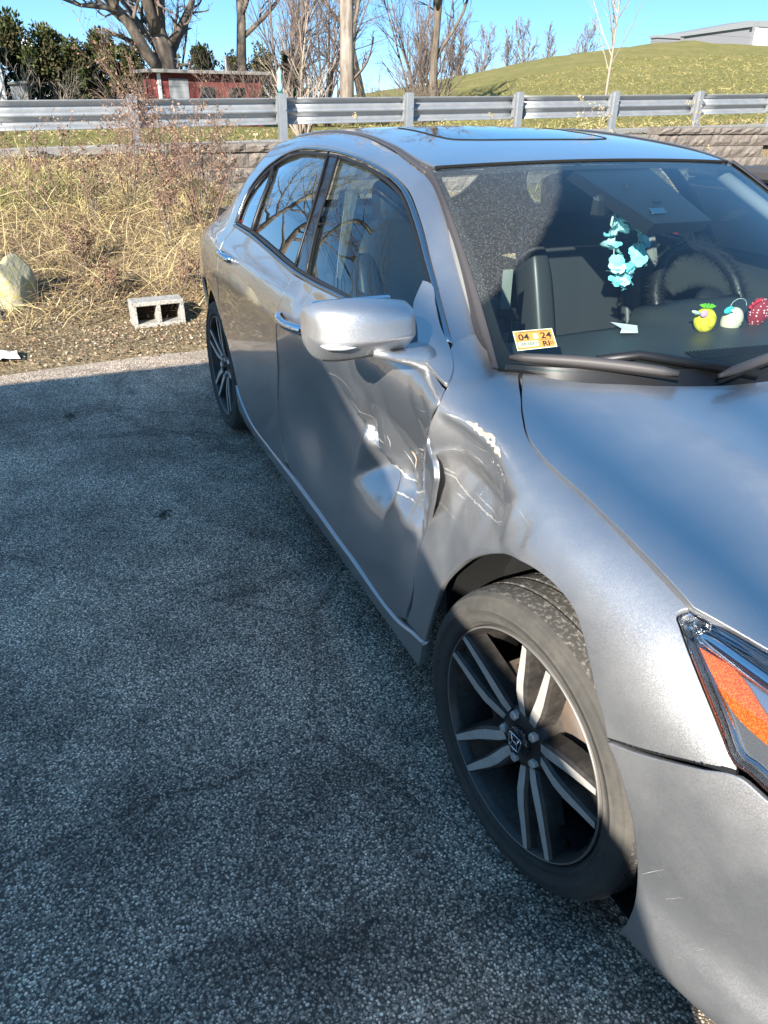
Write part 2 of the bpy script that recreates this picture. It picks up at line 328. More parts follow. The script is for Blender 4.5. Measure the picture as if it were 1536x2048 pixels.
smear=t.noise(t.scale(o,(1.,.35,1)),1.7,5,.65,.6); agg=t.mix(1.,agg,t.ramp(smear.outputs[0],[(.56,(1,1,1)),(.66,(.50,.50,.51)),(.74,(.42,.42,.43))]),'MULTIPLY')
crk=t.vor(t.mix(.12,o,t.noise(o,3.,4,.6).outputs['Color']),.55,'DISTANCE_TO_EDGE'); cr=t.ramp(crk.outputs['Distance'],[(.0,(.25,.25,.25)),(.006,(1,1,1))]); agg=t.mix(.55,agg,t.mix(1.,agg,cr,'MULTIPLY'))
t.set('Base Color',t.mix(t.math('MULTIPLY',edge,.8),agg,sand)); t.set('Roughness',t.ramp(s1.outputs[2],[(0,(.55,.55,.55)),(1,(.9,.9,.9))]))
agg=t.mix(1.,agg,(1.52,1.27,1.05),'MULTIPLY'); t.set('Base Color',t.mix(t.math('MULTIPLY',edge,.8),agg,sand))
h=t.math('ADD',t.math('MULTIPLY',core,1.),t.math('MULTIPLY',t.ramp(v2.outputs['Distance'],[(.1,(1,1,1)),(.5,(0,0,0))]),.5)); t.set('Normal',t.bump(h,.6,.0025))
ey=np.linspace(-60,1.1,260); ex=-4.42+noise1(260,.05,3,9)*3+noise1(260,.03,4,2)
poly=[(60,-60)]+[(float(a),float(b)) for a,b in zip(ex,ey)]+[(-5.6,1.25),(-8.3,1.5),(-9.2,14),(-11,60),(60,60)]
mesh('asphalt_lot',[(a,b,0.) for a,b in poly],[list(range(len(poly)))[::-1]],mt)['kind']='structure'
C.objects['asphalt_lot'].data.flip_normals() if C.objects['asphalt_lot'].data.polygons[0].normal.z<0 else None
# ---- blades, litter, stalks
def ribbons(P0,dirv,length,width,bend,col,nseg=2):
    "thin tapering blades rooted at P0; dirv unit initial direction; bends towards horizontal drift"
    n=len(P0); side=np.cross(dirv,rng.randn(n,3)); side/=np.linalg.norm(side,axis=1)[:,None]+1e-9
    V=[];cols=[]
    for k in range(nseg+1):
        s=k/nseg; c=P0+dirv*(length*s)[:,None]+bend*((length*s*s)[:,None]); ww=(width*(1-.85*s))[:,None]
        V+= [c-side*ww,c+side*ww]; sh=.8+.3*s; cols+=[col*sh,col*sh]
    V=np.stack(V,1);cols=np.stack(cols,1); k=2*(nseg+1); base=(np.arange(n)*k)[:,None]
    F=np.concatenate([np.stack([base[:,0]+2*q,base[:,0]+2*q+1,base[:,0]+2*q+3,base[:,0]+2*q+2],1) for q in range(nseg)])
    return V.reshape(-1,3),F,cols.reshape(-1,3)
def unit(a): return a/(np.linalg.norm(a,axis=1)[:,None]+1e-9)
def grass(name,n,region,lmin,lmax,wid,cols,flat=.5,bendk=.5,seg=2,mask=None):
    x=rng.uniform(region[0],region[1],n);y=rng.uniform(region[2],region[3],n)
    if mask is not None:
        k=mask(x,y); x=x[k];y=y[k]
    n=len(x); z=H(x,y)-.01
    d=rng.randn(n,3)*flat; d[:,2]=1; d=unit(d); L_=rng.uniform(lmin,lmax,n)*(.4+.6*rng.rand(n)); b=rng.randn(n,3)*bendk; b[:,2]=-abs(b[:,2])*1.1
    c=np.array(cols)[rng.randint(0,len(cols),n)]*rng.uniform(.75,1.2,(n,1))
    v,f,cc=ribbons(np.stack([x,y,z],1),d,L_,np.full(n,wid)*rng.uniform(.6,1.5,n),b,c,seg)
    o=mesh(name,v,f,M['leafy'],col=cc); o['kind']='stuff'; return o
STRAW=[(.60,.48,.24),(.48,.38,.18),(.66,.55,.31),(.36,.27,.14),(.26,.18,.10),(.52,.40,.19),(.20,.15,.09)]
BROWN=[(.17,.11,.07),(.22,.145,.09),(.13,.09,.06),(.28,.20,.13)]
GREEN=[(.17,.21,.05),(.22,.24,.06),(.28,.27,.09),(.13,.18,.045)]
dens=lambda x,y:(np.sin(x*2.1+1)*np.sin(y*1.7)+np.sin(x*.9-y*2.3))
onbank=lambda x,y:(H(x,y)>.03)&~((y>0.05)&(x<WALLX(y)+.06)&(x>WALLX(y)-.4))
grass('dry_grass',23000,(-9.6,-5.0,-3.6,.8),.10,.42,.0026,STRAW,.8,.42,3,lambda x,y:onbank(x,y)&(rng.rand(len(x))<.75+.25*dens(x,y)))
grass('dry_grass',5200,(-8.2,-5.05,-3.4,.6),.25,.75,.0020,STRAW+BROWN,1.3,.26,3,onbank)
grass('green_grass',9000,(-9.0,-7.6,-3.4,-1.0),.06,.20,.0028,GREEN,.7,.5,2,onbank)
grass('green_grass',15000,(-9.6,-7.2,-3.6,.9),.07,.22,.0028,GREEN+STRAW[:2],.7,.5,2,lambda x,y:onbank(x,y)&(np.sin(y*1.9+.6)+np.sin(x*2.3)+.4*rng.randn(len(x))>.1))
grass('dead_weed_tangle',13000,(-7.4,-5.0,-3.2,.8),.12,.42,.0022,BROWN,1.2,.7,3,lambda x,y:onbank(x,y)&(dens(x*1.4,y*1.2)+.5*rng.randn(len(x))>0))
grass('dry_grass',9000,(-8.7,-5.5,.6,8),.06,.35,.0026,STRAW+GREEN[2:3],.7,.5,2,onbank)
grass('verge_grass',9000,(-13.5,-9.0,-4.,16),.05,.20,.004,STRAW[:4]+GREEN[:2],.7,.5,2,lambda x,y:(x<WALLX(y)-.35)&(abs(x-RAILX(y)+.94)>.16))
grass('hill_grass',42000,(-34,-11.5,2,34),.08,.22,.012,[(.22,.20,.065),(.28,.24,.09),(.17,.17,.05),(.36,.29,.13)],.8,.5,1,lambda x,y:y>(6+(x+12)*-.1))
def litter(name,n,region,size,cols,mask=None,zoff=.012):
    x=rng.uniform(region[0],region[1],n);y=rng.uniform(region[2],region[3],n)
    if mask is not None: k=mask(x,y);x=x[k];y=y[k]
    n=len(x); z=np.maximum(H(x,y),0)+zoff*rng.rand(n)+.004
    a=unit(rng.randn(n,3)*[1,1,.45]);b=np.cross(a,rng.randn(n,3)*[.35,.35,1]);b=unit(b);s=(rng.uniform(.45,1.3,n)*size)[:,None]
    p=np.stack([x,y,z],1); up_=np.array([0,0,1])*s*.25
    V=np.stack([p-a*s,p+b*s*.5+up_,p+a*s,p-b*s*.5+up_],1).reshape(-1,3); V[:,2]=np.maximum(V[:,2],.002)
    F=np.arange(4*n).reshape(-1,4); c=np.repeat(np.array(cols)[rng.randint(0,len(cols),n)]*rng.uniform(.7,1.25,(n,1)),4,0)
    o=mesh(name,V,F,M['leafy'],col=c); o['kind']='stuff'; return o
LEAF=[(.28,.20,.12),(.21,.145,.09),(.36,.28,.18),(.15,.105,.07),(.27,.16,.10),(.38,.32,.23),(.26,.21,.15)]
litter('leaf_litter',14000,(-6.0,-4.25,-3.2,.6),.0125,LEAF,lambda x,y:rng.rand(len(x))<sstep(-4.2,-4.75,x))
litter('leaf_litter',7000,(-9.6,-5.6,-3.5,.9),.018,LEAF,onbank)
litter('leaf_litter',3200,(-13,-9.0,-3,13),.03,LEAF+[(.5,.4,.2)],lambda x,y:x<WALLX(y)-.3)
# few leaves and a crushed scrap out on the asphalt
for (x,y,s,lab,cl) in [(-3.33,-1.65,.032,'small dark clump of leaves alone on the shaded asphalt, farther left',(.08,.085,.05)),(-1.96,-1.35,.028,'dark flattened leaf clump on asphalt halfway along the car',(.07,.068,.055)),(-3.62,-1.28,.028,'small pale scrap lying on asphalt near the shadow edge',(.30,.30,.27))]:
    n=26;p=np.c_[x+rng.randn(n)*s*.8,y+rng.randn(n)*s*.55,np.full(n,.006)+rng.rand(n)*.012];a=unit(rng.randn(n,3)*[1,1,.3])*s*.45;b=unit(np.cross(a,[0,0,1]))*s*.2
    o=mesh('leaf_clump',np.stack([p-a,p+b,p+a,p-b],1).reshape(-1,3),np.arange(4*n).reshape(-1,4),M['leafy'],col=np.tile(cl,(4*n,1))); tag(o,lab,'leaf clump')
# ---- boulders, cinder block, litter
def boulder(name,c,r,lab,seed,mat='boulder'):
    rr=np.random.RandomState(seed); ks=[(rr.randn(3)*f,rr.rand()*6.28,a) for f,a in [(1.6,.10)]*5+[(4,.035)]*7+[(9,.014)]*8]
    planes=[unit(rr.randn(1,3))[0] for _ in range(9)]
    def fn(p):
        d=1+sum(a*np.sin(p@k+ph) for k,ph,a in ks)
        for q in planes: d=np.minimum(d,.86/np.maximum(p@q,.55))
        return p*d[:,None]
    b=MB().ball(c,r,64,40,None,fn); o=b.build(name,M[mat],smooth=True); tag(o,lab,'boulder'); return o
boulder('boulder',(-5.72,-1.90,.17),(.23,.22,.33),'big pale lichen covered boulder at the left edge of the bank',5)
M['darkstone']=rocky('dark_blue_stone',(.03,.045,.075),(.055,.075,.11),5,.5,.02)
boulder('boulder',(-5.47,-2.06,.07),(.12,.11,.10),'small dark blue-grey stone in front of the pale boulder',9,'darkstone')
M['hole_shade']=rocky('block_hole_shade',(.012,.009,.006),(.04,.028,.018),60,.9,.01)  # near-black colour that paints the shade inside the hollow block
cb=empty('cinder_block',(-5.22,-.885,0),'weathered hollow concrete block with two dark holes beside the rear tyre','concrete block')
b=MB(); R_=rotz(.06)@rotx(0)
Wd,Ht,Dp=.40,.20,.19; tk=.032
def cbx(cx,cy,cz,dx,dy,dz): b.box(np.array([-5.27,-.885,.095])+R_@np.array([cx,cy,cz]),(dx,dy,dz),R_,.004)
cbx(0,0,Ht/2-tk/2,Dp,Wd,tk); cbx(0,0,-Ht/2+tk/2,Dp,Wd,tk)
for yy in(-Wd/2+tk/2,0,Wd/2-tk/2): cbx(.0,yy,0,Dp-.004,tk,Ht-2*tk)
b.build('shell',M['block'],cb)
b=MB(); cbx(-Dp/2+.03,0,-.004,.05,Wd-2*tk-.004,Ht-2*tk-.012); b.build('dark_hole_back',M['hole_shade'],cb)  # added back plate; darkness of the holes is put into its colour
o=mesh('paper_scrap',np.array([(-4.62+.07*i+.01*rng.randn(),-2.0+.045*j+.01*rng.randn(),.012+.03*rng.rand()) for i in range(-2,2) for j in range(-2,3)]),[[i*5+j,i*5+5+j,i*5+6+j,i*5+1+j] for i in range(3) for j in range(4)],M['paper']); tag(o,'crumpled white scrap of litter in the leaves at far left','litter')
# ---- retaining wall of split-face blocks
wall=empty('retaining_wall',(-8.86,4,0),'stepped retaining wall of rough split-face blocks behind the car','wall')
def blockmesh(l,h,d,seed):
    rr=np.random.RandomState(seed); ny,nz=7,4; v=[];f=[]
    for i in range(ny):
        for k in range(nz):
            ed=i in(0,ny-1) or k in(0,nz-1); v.append((d/2+(-.022 if ed else .012*rr.randn()),-l/2+l*i/(ny-1)+(0 if i in(0,ny-1) else .006*rr.randn()),-h/2+h*k/(nz-1)))
    for i in range(ny-1):
        for k in range(nz-1): a=i*nz+k; f.append((a,a+nz,a+nz+1,a+1))
    n=len(v); v+=[(-d/2,-l/2,-h/2),(-d/2,l/2,-h/2),(-d/2,l/2,h/2),(-d/2,-l/2,h/2)]
    top=[i*nz+nz-1 for i in range(ny)];bot=[i*nz for i in range(ny)]
    f+=[top+[n+2,n+3],bot[::-1]+[n,n+1][::1],[k for k in range(nz)]+[n+3,n],[ (ny-1)*nz+k for k in range(nz)][::-1]+[n+1,n+2],[n,n+3,n+2,n+1]]
    me=bpy.data.meshes.new('block'); me.from_pydata(v,[],f); me.materials.append(M['split']); return me
bms=[blockmesh(.437,.165,.25,s) for s in range(6)]; caps=[blockmesh(.437,.092,.29,s+20) for s in range(4)]
def put(me,y,z,dx=0.,nm='block'):
    o=bpy.data.objects.new(nm,me); C.objects.link(o); o.parent=wall; o.location=(float(WALLX(y))-.12+dx+8.86+rng.uniform(-.008,.008),y-4,z); o.rotation_euler=(0,0,.045+rng.uniform(-.012,.012))
for r_ in range(4):
    z0=.985+.0-.17*r_
    for i in range(22):
        y=.18+.443*i+(.22 if r_%2 else 0); zz=z0+.0
        put(bms[(i*3+r_)%6],y,zz-.0)
for i in range(16): put(caps[i%4],.14+.443*i,1.118,.012,'cap_block')
for i in range(8): put(bms[i%6],6.95+.443*i,1.157)
for i in range(6): put(caps[i%4],7.55+.443*i,1.29,.012,'cap_block')
# ---- kerb behind the rail
kb=empty('kerb',(-10.2,4,1.1),'low pale granite kerb running under the guardrail','kerb')
for i in range(12):
    y=-4.4+1.83*i; z=1.00+.021*(y+.3); mb=MB(); mb.box((0,0,0),(.15,1.80,.20),None,.012); o=mb.build('kerb_stone',M['kerb'],kb,world=False); o.location=(float(RAILX(y))-.94+10.2,y-4,z-1.1); o.rotation_euler=(.021,0,.08+.004*math.sin(i*7))
# ---- guardrail
gr=empty('guardrail',(-9.95,4,1.1),'galvanised steel guardrail with posts along the top of the bank','guardrail')
def railpt(y,off,dz): return np.array([float(RAILX(y))+off,y,1.632+.021*(y+.34)+dz])
prof=[(.0,0),(-.004,-.012),(-.035,-.040),(-.075,-.055),(-.081,-.075),(-.075,-.095),(-.030,-.125),(-.004,-.140),(-.0,-.156),(-.004,-.172),(-.030,-.187),(-.075,-.217),(-.081,-.237),(-.075,-.257),(-.035,-.272),(-.004,-.300),(0,-.312)]
for k in range(5):
    ya=-5.92+3.84*k-.1; yb=ya+3.84+.16; v=[];ns=9
    for i in range(ns):
        y=ya+(yb-ya)*i/(ns-1)
        for dx,dz in prof: v.append(railpt(y,-.03+dx+(.004 if k%2 else 0),dz-.01))
    n=len(prof);f=[(i*n+j,i*n+j+1,(i+1)*n+j+1,(i+1)*n+j) for i in range(ns-1) for j in range(n-1)]
    o=mesh('rail_beam',v,f,M['galv'],gr,smooth=True); md=o.modifiers.new('s','SOLIDIFY'); md.thickness=.004; md.offset=-1
pm=MB(); pm.box((.062,0,-.42),(.006,.105,.90),None,.001); pm.box((-.012,0,-.42),(.006,.105,.90)); pm.box((.025,0,-.42),(.069,.008,.898)); pm.box((-.055,0,-.155),(.08,.09,.32),None,.006); pm.tube([(.060,.03,-.155),(.075,.03,-.155)],.014,6)
pme=None
for i in range(11):
    y=-.34+1.919*(i-3); p=railpt(y,.02,.012)
    if pme is None: o=pm.build('post',M['galv'],gr,world=False); pme=o.data
    else: o=link('post',pme,None,gr,False)
    o.location=Vector(p)-gr.location; o.rotation_euler=(.012*math.sin(i*5.1)-.02,.0,.08+.02*math.sin(i*3.3))
# ---- bird feeder-like ornament on the second post
orn=empty('garden_ornament',(-9.93,1.585,1.70),'pale blue bottle shaped ornament with green base standing on a guardrail post','ornament')
M['paleblue']=nmat('pale_blue_plastic',(.22,.46,.52),.4); M['dgreen']=nmat('dark_green_plastic',(.02,.09,.06),.5)
MB().lathe([(.055,.0),(.055,.028),(.10,.038),(.15,.03),(.22,.026),(.27,.036),(.30,.018),(.33,.0)],14,np.array([[1,0,0],[0,0,-1],[0,1,0.]])@np.eye(3),(-9.93,1.585,1.68)).build('bottle',M['paleblue'],orn,True)
MB().lathe([(.0,.0),(.0,.05),(.02,.055),(.05,.035),(.06,.0)],12,np.array([[1,0,0],[0,0,-1],[0,1,0.]]),(-9.93,1.585,1.68)).build('base',M['dgreen'],orn,True)
# ---- trees
def branchset(seed,base,height,r0,levels,lean=(0,0),nchild=(5,4,4,3),spread=.9,first=.35,lenk=.55,updraft=.35,limbs=None,trunk_pts=None,nseg=7,wig=.06):
    rr=np.random.RandomState(seed); out=[]
    def grow(p,d,L_,r,lev):
        n=max(3,nseg-lev*1); pts=[np.array(p)]; d=d/np.linalg.norm(d)
        for i in range(n):
            d=d+rr.randn(3)*wig*(1+lev*.9)+np.array([0,0,updraft*(.05 if lev==0 else .16)]); d/=np.linalg.norm(d); pts.append(pts[-1]+d*L_/n)
        pts=np.array(pts); rad=r*np.linspace(1,.34 if lev<levels else .15,len(pts)); out.append((lev,pts,rad))
        if lev>=levels: return
        k=nchild[min(lev,len(nchild)-1)]
        for j in range(k):
            s=first+(1-first)*(j+rr.rand()*.8)/k if lev==0 else .25+.75*(j+rr.rand()*.8)/k
            s=min(s,.98);q=s*n;i=int(q);fr=q-i;pp=pts[i]*(1-fr)+pts[min(i+1,n)]*fr;t_=pts[min(i+1,n)]-pts[max(i-1,0)];t_/=np.linalg.norm(t_)
            a=rr.randn(3);a-=t_*(a@t_);a/=np.linalg.norm(a); ang=spread*rr.uniform(.65,1.15); dd=t_*math.cos(ang)+a*math.sin(ang)
            rl=np.interp(q,np.arange(len(rad)),rad); grow(pp,dd,L_*lenk*rr.uniform(.7,1.15)*(1.15-.45*s),rl*rr.uniform(.5,.72),lev+1)
    if limbs is None: grow(np.array(base,float),np.array([lean[0],lean[1],1.]),height,r0,0)
    else:
        for pts,ra,rb in limbs:
            pts=np.array(pts,float); rad=np.linspace(ra,rb,len(pts)); out.append((0,pts,rad)); n=len(pts)-1; Lh=np.linalg.norm(np.diff(pts,axis=0),axis=1).sum()
            for j in range(nchild[0]):
                s=.3+.7*(j+rr.rand()*.8)/nchild[0];q=min(s,.98)*n;i=int(q);fr=q-i;pp=pts[i]*(1-fr)+pts[i+1]*fr;t_=pts[i+1]-pts[i];t_/=np.linalg.norm(t_)
                a=rr.randn(3);a-=t_*(a@t_);a/=np.linalg.norm(a);ang=spread*rr.uniform(.65,1.15);dd=t_*math.cos(ang)+a*math.sin(ang)
                grow(pp,dd,Lh*lenk*rr.uniform(.6,1.1)*(1.15-.45*s),np.interp(q,np.arange(len(rad)),rad)*rr.uniform(.35,.6),1)
    return out
def tree_meshes(name,br,mt,mtw,parent,split=1,thin=.006):
    tb=MB();tw=MB()
    for lev,pts,rad in br:
        if lev<=split: tb.tube(pts,np.maximum(rad,thin),10 if lev==0 else 6)
        else: tw.tube(pts,np.maximum(rad,thin*.6),3,False)
    tb.build('trunk',mt,parent,True)
    if tw.n: tw.build('crown',mtw,parent)
def tree(name,loc,lab,grp,br,mt='bark',mtw='twig',split=1,thin=.006,cat='tree'):
    e=empty(name,loc,lab,cat,grp); tree_meshes(name,br,M[mt],M[mtw],e,split,thin); return e
# the big oak over the shed: limbs traced at x=-27
X0=-27
oakl=[([(X0,2.66,1.2),(X0,2.85,1.9),(X0,2.9,2.5),(X0+.1,2.86,3.1),(X0+.1,2.73,3.7),(X0,2.85,4.4),(X0-.2,3.1,5.6),(X0-.3,3.2,7.5)],.43,.14),
 ([(X0,2.78,2.55),(X0+.4,2.35,2.95),(X0+.7,1.85,3.75),(X0+.9,1.25,4.4),(X0+1,.7,5.2),(X0+1.2,-.4,6.6)],.22,.06),
 ([(X0,2.85,2.75),(X0-.3,2.5,3.05),(X0-.5,2.1,3.35),(X0-.6,1.2,3.7)],.16,.04),
 ([(X0+.1,2.75,3.5),(X0+.5,2.5,4.2),(X0+.8,2.35,5.0),(X0+.9,1.9,6.5)],.22,.06),
 ([(X0+.1,2.9,3.15),(X0+.3,3.3,3.6),(X0+.4,3.75,4.3),(X0+.6,4.3,5.4)],.15,.05),
 ([(X0+.8,1.7,3.95),(X0+1,1.2,4.1),(X0+1.2,.5,4.1),(X0+1.2,-.2,4.3)],.09,.03),([(X0,2.95,2.6),(X0+.2,3.3,2.75),(X0+.2,3.75,2.8)],.07,.03)]
tree('oak_tree',(X0,2.7,1.2),'huge bare oak spreading behind the low red shed','trees beyond the guardrail',branchset(3,0,0,0,3,nchild=(7,5,4),limbs=oakl,spread=.9,lenk=.42,wig=.09),split=1,thin=.009)
tree('bare_tree',(-30,5.9,1.2),'bare tree with dark ivy-scarred trunk rising behind the shed roof','trees beyond the guardrail',branchset(11,(-30,5.9,1.2),7.5,.22,3,(.0,.10),(9,6,4),.8,.3,.42,.3),split=1,thin=.009)
tree('bare_tree',(-20,6.33,1.2),'tall thick straight grey trunk left of the grass hill','trees beyond the guardrail',branchset(21,(-20,6.33,1.2),11,.20,3,(0,.01),(9,5,4),.7,.38,.35,.3,wig=.02),'bark_pale','twig',1,.007)
tree('bare_tree',(-26,9.3,1.2),'slim crooked bare tree right beside the thick grey trunk','trees beyond the guardrail',branchset(33,(-26,9.3,1.2),7.5,.16,3,(0,-.02),(9,5,4),.8,.25,.42,.3,wig=.1),split=1,thin=.008)
tree('bare_tree',(-24,10.85,1.2),'dark bare tree with sideways limbs at the foot of the hill','trees beyond the guardrail',branchset(42,(-24,10.85,1.2),6.5,.15,3,(0,-.03),(9,5,4),1.0,.25,.5,.3,wig=.05),split=1,thin=.008)
for i,(x,y,h,s) in enumerate([(-33,11.5,5.5,5),(-36,10.2,5.,6),(-23,7.6,4.2,8),(-40,14.0,5,9)]):
    tree('bare_tree',(x,y,1.2),['thin bare tree behind the dark tree with sideways limbs','thin bare tree in the haze of twigs left of the hill','low bare tree just right of the thick grey trunk','small bare tree just above the left end of the hill'][i],'trees beyond the guardrail',branchset(60+s,(x,y,1.2),h,.10,3,(0,0),(8,5,4),.75,.2,.45,.35),split=0,thin=.010)
sp=branchset(77,(-14,9.97,1.6),3.1,.028,2,(0,0),(22,4,2),.62,.22,.42,.55,nseg=6,wig=.03)
tree('young_tree',(-14,9.97,1.5),'slender young bare tree planted in front of the hill','young trees',sp,'twig_pale','twig_pale',0,.0042)
# far tree row beyond the hill: one shape, seven copies
protos=[branchset(90+q,(0,0,0),7.8,.16,3,(0,0),(22,7,4),.5,.10,.42,.5) for q in range(2)]
fartree=[]
for q in range(2):
    e=empty('bare_tree',(0,0,0)); tree_meshes('t',protos[q],M['twig'],M['twig'],e,0,.035); fartree.append(e)
spots=[(-88,45.2,1.,'leftmost of the hazy bare trees beyond the hill'),(-90,47.5,1.05,'hazy bare tree second from left beyond the hill'),(-92,51.2,1.0,'hazy bare tree third from left beyond the hill crest'),(-90,53.6,.92,'hazy bare tree in the middle of the row beyond the crest'),(-90,56.2,1.06,'tall hazy bare tree right of the middle beyond the crest'),(-92,60.5,1.0,'hazy bare tree second from right beyond the crest'),(-90,64.2,1.06,'rightmost hazy bare tree beyond the hill crest'),(-86,41.,1.0,'hazy bare tree left of the others near the dark tree')]
for i,(x,y,s,lab) in enumerate(spots):
    e=fartree[i] if i<2 else copy_tree(fartree[i%2]); e.location=(x,y,1.2); e.scale=(s,s,s); e.rotation_euler=(0,0,i*1.3); tag(e,lab,'tree','bare trees beyond the hill')
# evergreens
def evergreen(name,loc,h,r,lab,seed,grp,n=5200,tone=1.):
    rr=np.random.RandomState(seed); e=empty(name,loc,lab,'evergreen',grp)
    MB().tube([loc,(loc[0],loc[1],loc[2]+h*.8)],[.09,.03],7).build('trunk',M['bark'],e)
    k=34; cz=rr.rand(k)**.8; ca=rr.rand(k)*6.28; cr=np.sqrt(rr.rand(k)); cs=rr.uniform(.22,.42,k)*r
    i=rr.randint(0,k,n); d=unit(rr.randn(n,3)); rad=rr.rand(n)**.35
    prof=lambda z:r*np.clip((1-z)*2.2,0.12,1)**.6*np.clip(.75+z,0,1)
    cx=np.stack([np.cos(ca)*cr*prof(cz)*.8,np.sin(ca)*cr*prof(cz)*.8,cz*h*.93+.08*h],1)
    p=cx[i]+d*(cs[i]*rad)[:,None]*[1,1,1.25]+np.array(loc)
    a=unit(d+rr.randn(n,3)*.6+[0,0,.7]);b=unit(np.cross(a,rr.randn(n,3)));s=(rr.uniform(.035,.085,n))[:,None]*(h/2.2)**.5
    V=np.stack([p,p+a*s+b*s*.5,p+a*s*1.9,p+a*s-b*s*.5],1).reshape(-1,3)
    base=np.array([(.032,.045,.014),(.05,.062,.02),(.07,.075,.028),(.045,.05,.02),(.09,.075,.035)]); c=np.repeat(base[(i+rr.randint(0,2,n))%5]*rr.uniform(.7,1.3,(n,1))*tone,4,0)
    mesh('crown',V,np.arange(4*n).reshape(-1,4),M['leafy'],e,col=c); return e
for i,(y,top,r,lab) in enumerate([(-2.6,3.95,1.0,'dark evergreen at the left frame edge behind the white house'),(-1.5,3.85,.92,'dark evergreen second from left in the tall hedge'),(-.45,3.7,.92,'dark evergreen third from left in the tall hedge'),(.4,3.3,.75,'shorter evergreen fourth in the hedge, lower than its neighbours'),(1.25,3.55,.85,'rounded olive evergreen fifth in the hedge'),(2.15,3.3,.75,'evergreen at the right end of the hedge beside the red shed')]):
    evergreen('arborvitae',(-30+.3*(i%2),y,1.15),top-1.15,r,lab,100+i,'evergreens in the hedge',8500,1.15)
for i,(y,top,r,lab) in enumerate([(3.9,3.1,.8,'dark evergreen behind the left half of the shed roof'),(5.1,3.35,.8,'dark evergreen behind the right half of the shed'),(6.3,3.25,.75,'dark evergreen right of the ivy-scarred trunk'),(7.4,3.5,.8,'pointed dark evergreen behind the pale shrub'),(8.6,3.3,.8,'dark evergreen behind the tall thick grey trunk')]):
    evergreen('arborvitae',(-33,y*1.03,1.15),top-1.05,r,lab,120+i,'evergreens behind the shed',4200)
# ---- buildings
def siding(name,c,gap=.11):
    mt=nmat(name,c,.6); t=NT(mt); x=t.n('ShaderNodeSeparateXYZ'); t.l(t.co(),x.inputs[0]); fr=t.math('FRACT',t.math('MULTIPLY',x.outputs[2],1/gap)); t.set('Normal',t.bump(fr,.6,.01)); t.set('Base Color',t.mix(t.ramp(fr,[(.0,(1,1,1)),(.10,(0,0,0))]),c,tuple(q*.55 for q in c))); return mt
M['red']=rocky('faded_red_boards',(.13,.032,.030),(.20,.06,.052),5,.3,.01,(.14,.03,.03)); M['sidewhite']=siding('white_siding',(.62,.62,.60)); M['sidegrey']=siding('grey_siding',(.22,.23,.235),.14); M['shingle']=rocky('grey_roof_shingle',(.16,.15,.14),(.26,.25,.23),20,.5,.01); M['panelgrey']=siding('grey_metal_panels',(.19,.19,.20),.5); M['panelwhite']=siding('white_metal_panels',(.66,.66,.66),.5)
sh=empty('shed',(-24,3.4,1.1),'low red shed with grey flat roof and pale door under the oak','shed')
MB().box((-25.3,3.6,1.72),(2.5,3.1,1.5)).build('wall',M['red'],sh); MB().box((-25.25,3.6,2.50),(3.0,3.55,.09),roty(.02),.01).build('roof',M['shingle'],sh); MB().box((-24.035,2.72,1.65),(.03,.55,1.3)).build('door',M['sidegrey'],sh); MB().box((-24.035,2.18,1.7),(.05,.10,1.45)).build('corner_board',M['white'],sh)
for yy in (3.5,4.4): MB().box((-24.035,yy,1.9),(.03,.45,.4)).build('window',M['gloss_black'],sh)
MB().tube([(-25,4.35,2.5),(-25,4.35,2.95)],.05,8).build('vent_pipe',M['galv'],sh)
hs=empty('house',(-26,-2.6,1.1),'white sided house corner at the left frame edge','house')
MB().box((-28,-3.2,2.0),(4,2.62,2.1)).build('wall',M['sidewhite'],hs); MB().add([(-26,-4.6,3.02),(-26,-1.75,3.02),(-28,-3.2,4.2),(-30,-4.6,3.02),(-30,-1.75,3.02),(-28,-3.2,4.2)],[(0,1,2),(3,5,4),(1,4,5,2),(0,2,5,3)]).build('roof',M['shingle'],hs)
MB().box((-25.985,-1.93,2.0),(.05,.10,2.08)).build('corner_board',M['white'],hs)
w_=MB().box((-25.98,-2.9,2.2),(.06,.6,.8)).build('window',M['white'],hs); MB().box((-25.945,-2.9,2.2),(.02,.5,.7)).build('pane',M['gloss_black'],w_)
gs=empty('garden_shed',(-25.5,-1.5,1.1),'small grey sided garden shed beside the white house','shed')
MB().box((-25.9,-1.52,1.62),(.8,.42,1.0)).build('wall',M['sidegrey'],gs); MB().box((-25.9,-1.52,2.15),(.95,.52,.06),rotx(.08)).build('roof',M['shingle'],gs)
h2=empty('house',(-42,-.6,1.1),'white roofed house showing just above the hedge','house'); MB().box((-43,-.7,2.2),(2,1.6,3)).build('wall',M['sidewhite'],h2); MB().add([(-42,-1.7,3.7),(-42,.2,3.75),(-43,-.6,4.30),(-43,-1.3,4.35),(-44.2,-1.7,3.7),(-44.2,.2,3.75)],[(0,1,2,3),(1,5,2),(0,3,4),(4,3,2,5)]).build('roof',M['white'],h2)
bd=empty('school_building',(-46,44,4.5),'long grey flat roofed building on top of the grass hill','building')
MB().add([(-46,40.55,4.3),(-46,46.35,4.3),(-46,46.35,6.62),(-46,40.55,5.85),(-48,40.55,4.3),(-48,46.35,4.3),(-48,46.35,6.62),(-48,40.55,5.85)],[(0,1,2,3),(4,7,6,5),(0,3,7,4),(1,5,6,2)]).build('wall',M['panelgrey'],bd)
MB().add([(-45.8,40.45,5.85),(-45.8,46.4,6.64),(-45.8,46.4,7.02),(-45.8,40.45,6.06),(-48,40.45,5.85),(-48,46.4,6.64),(-48,46.4,7.02),(-48,40.45,6.06)],[(0,1,2,3),(4,7,6,5),(0,3,7,4),(1,5,6,2),(3,2,6,7),(0,4,5,1)]).build('roof',M['sidegrey'],bd)
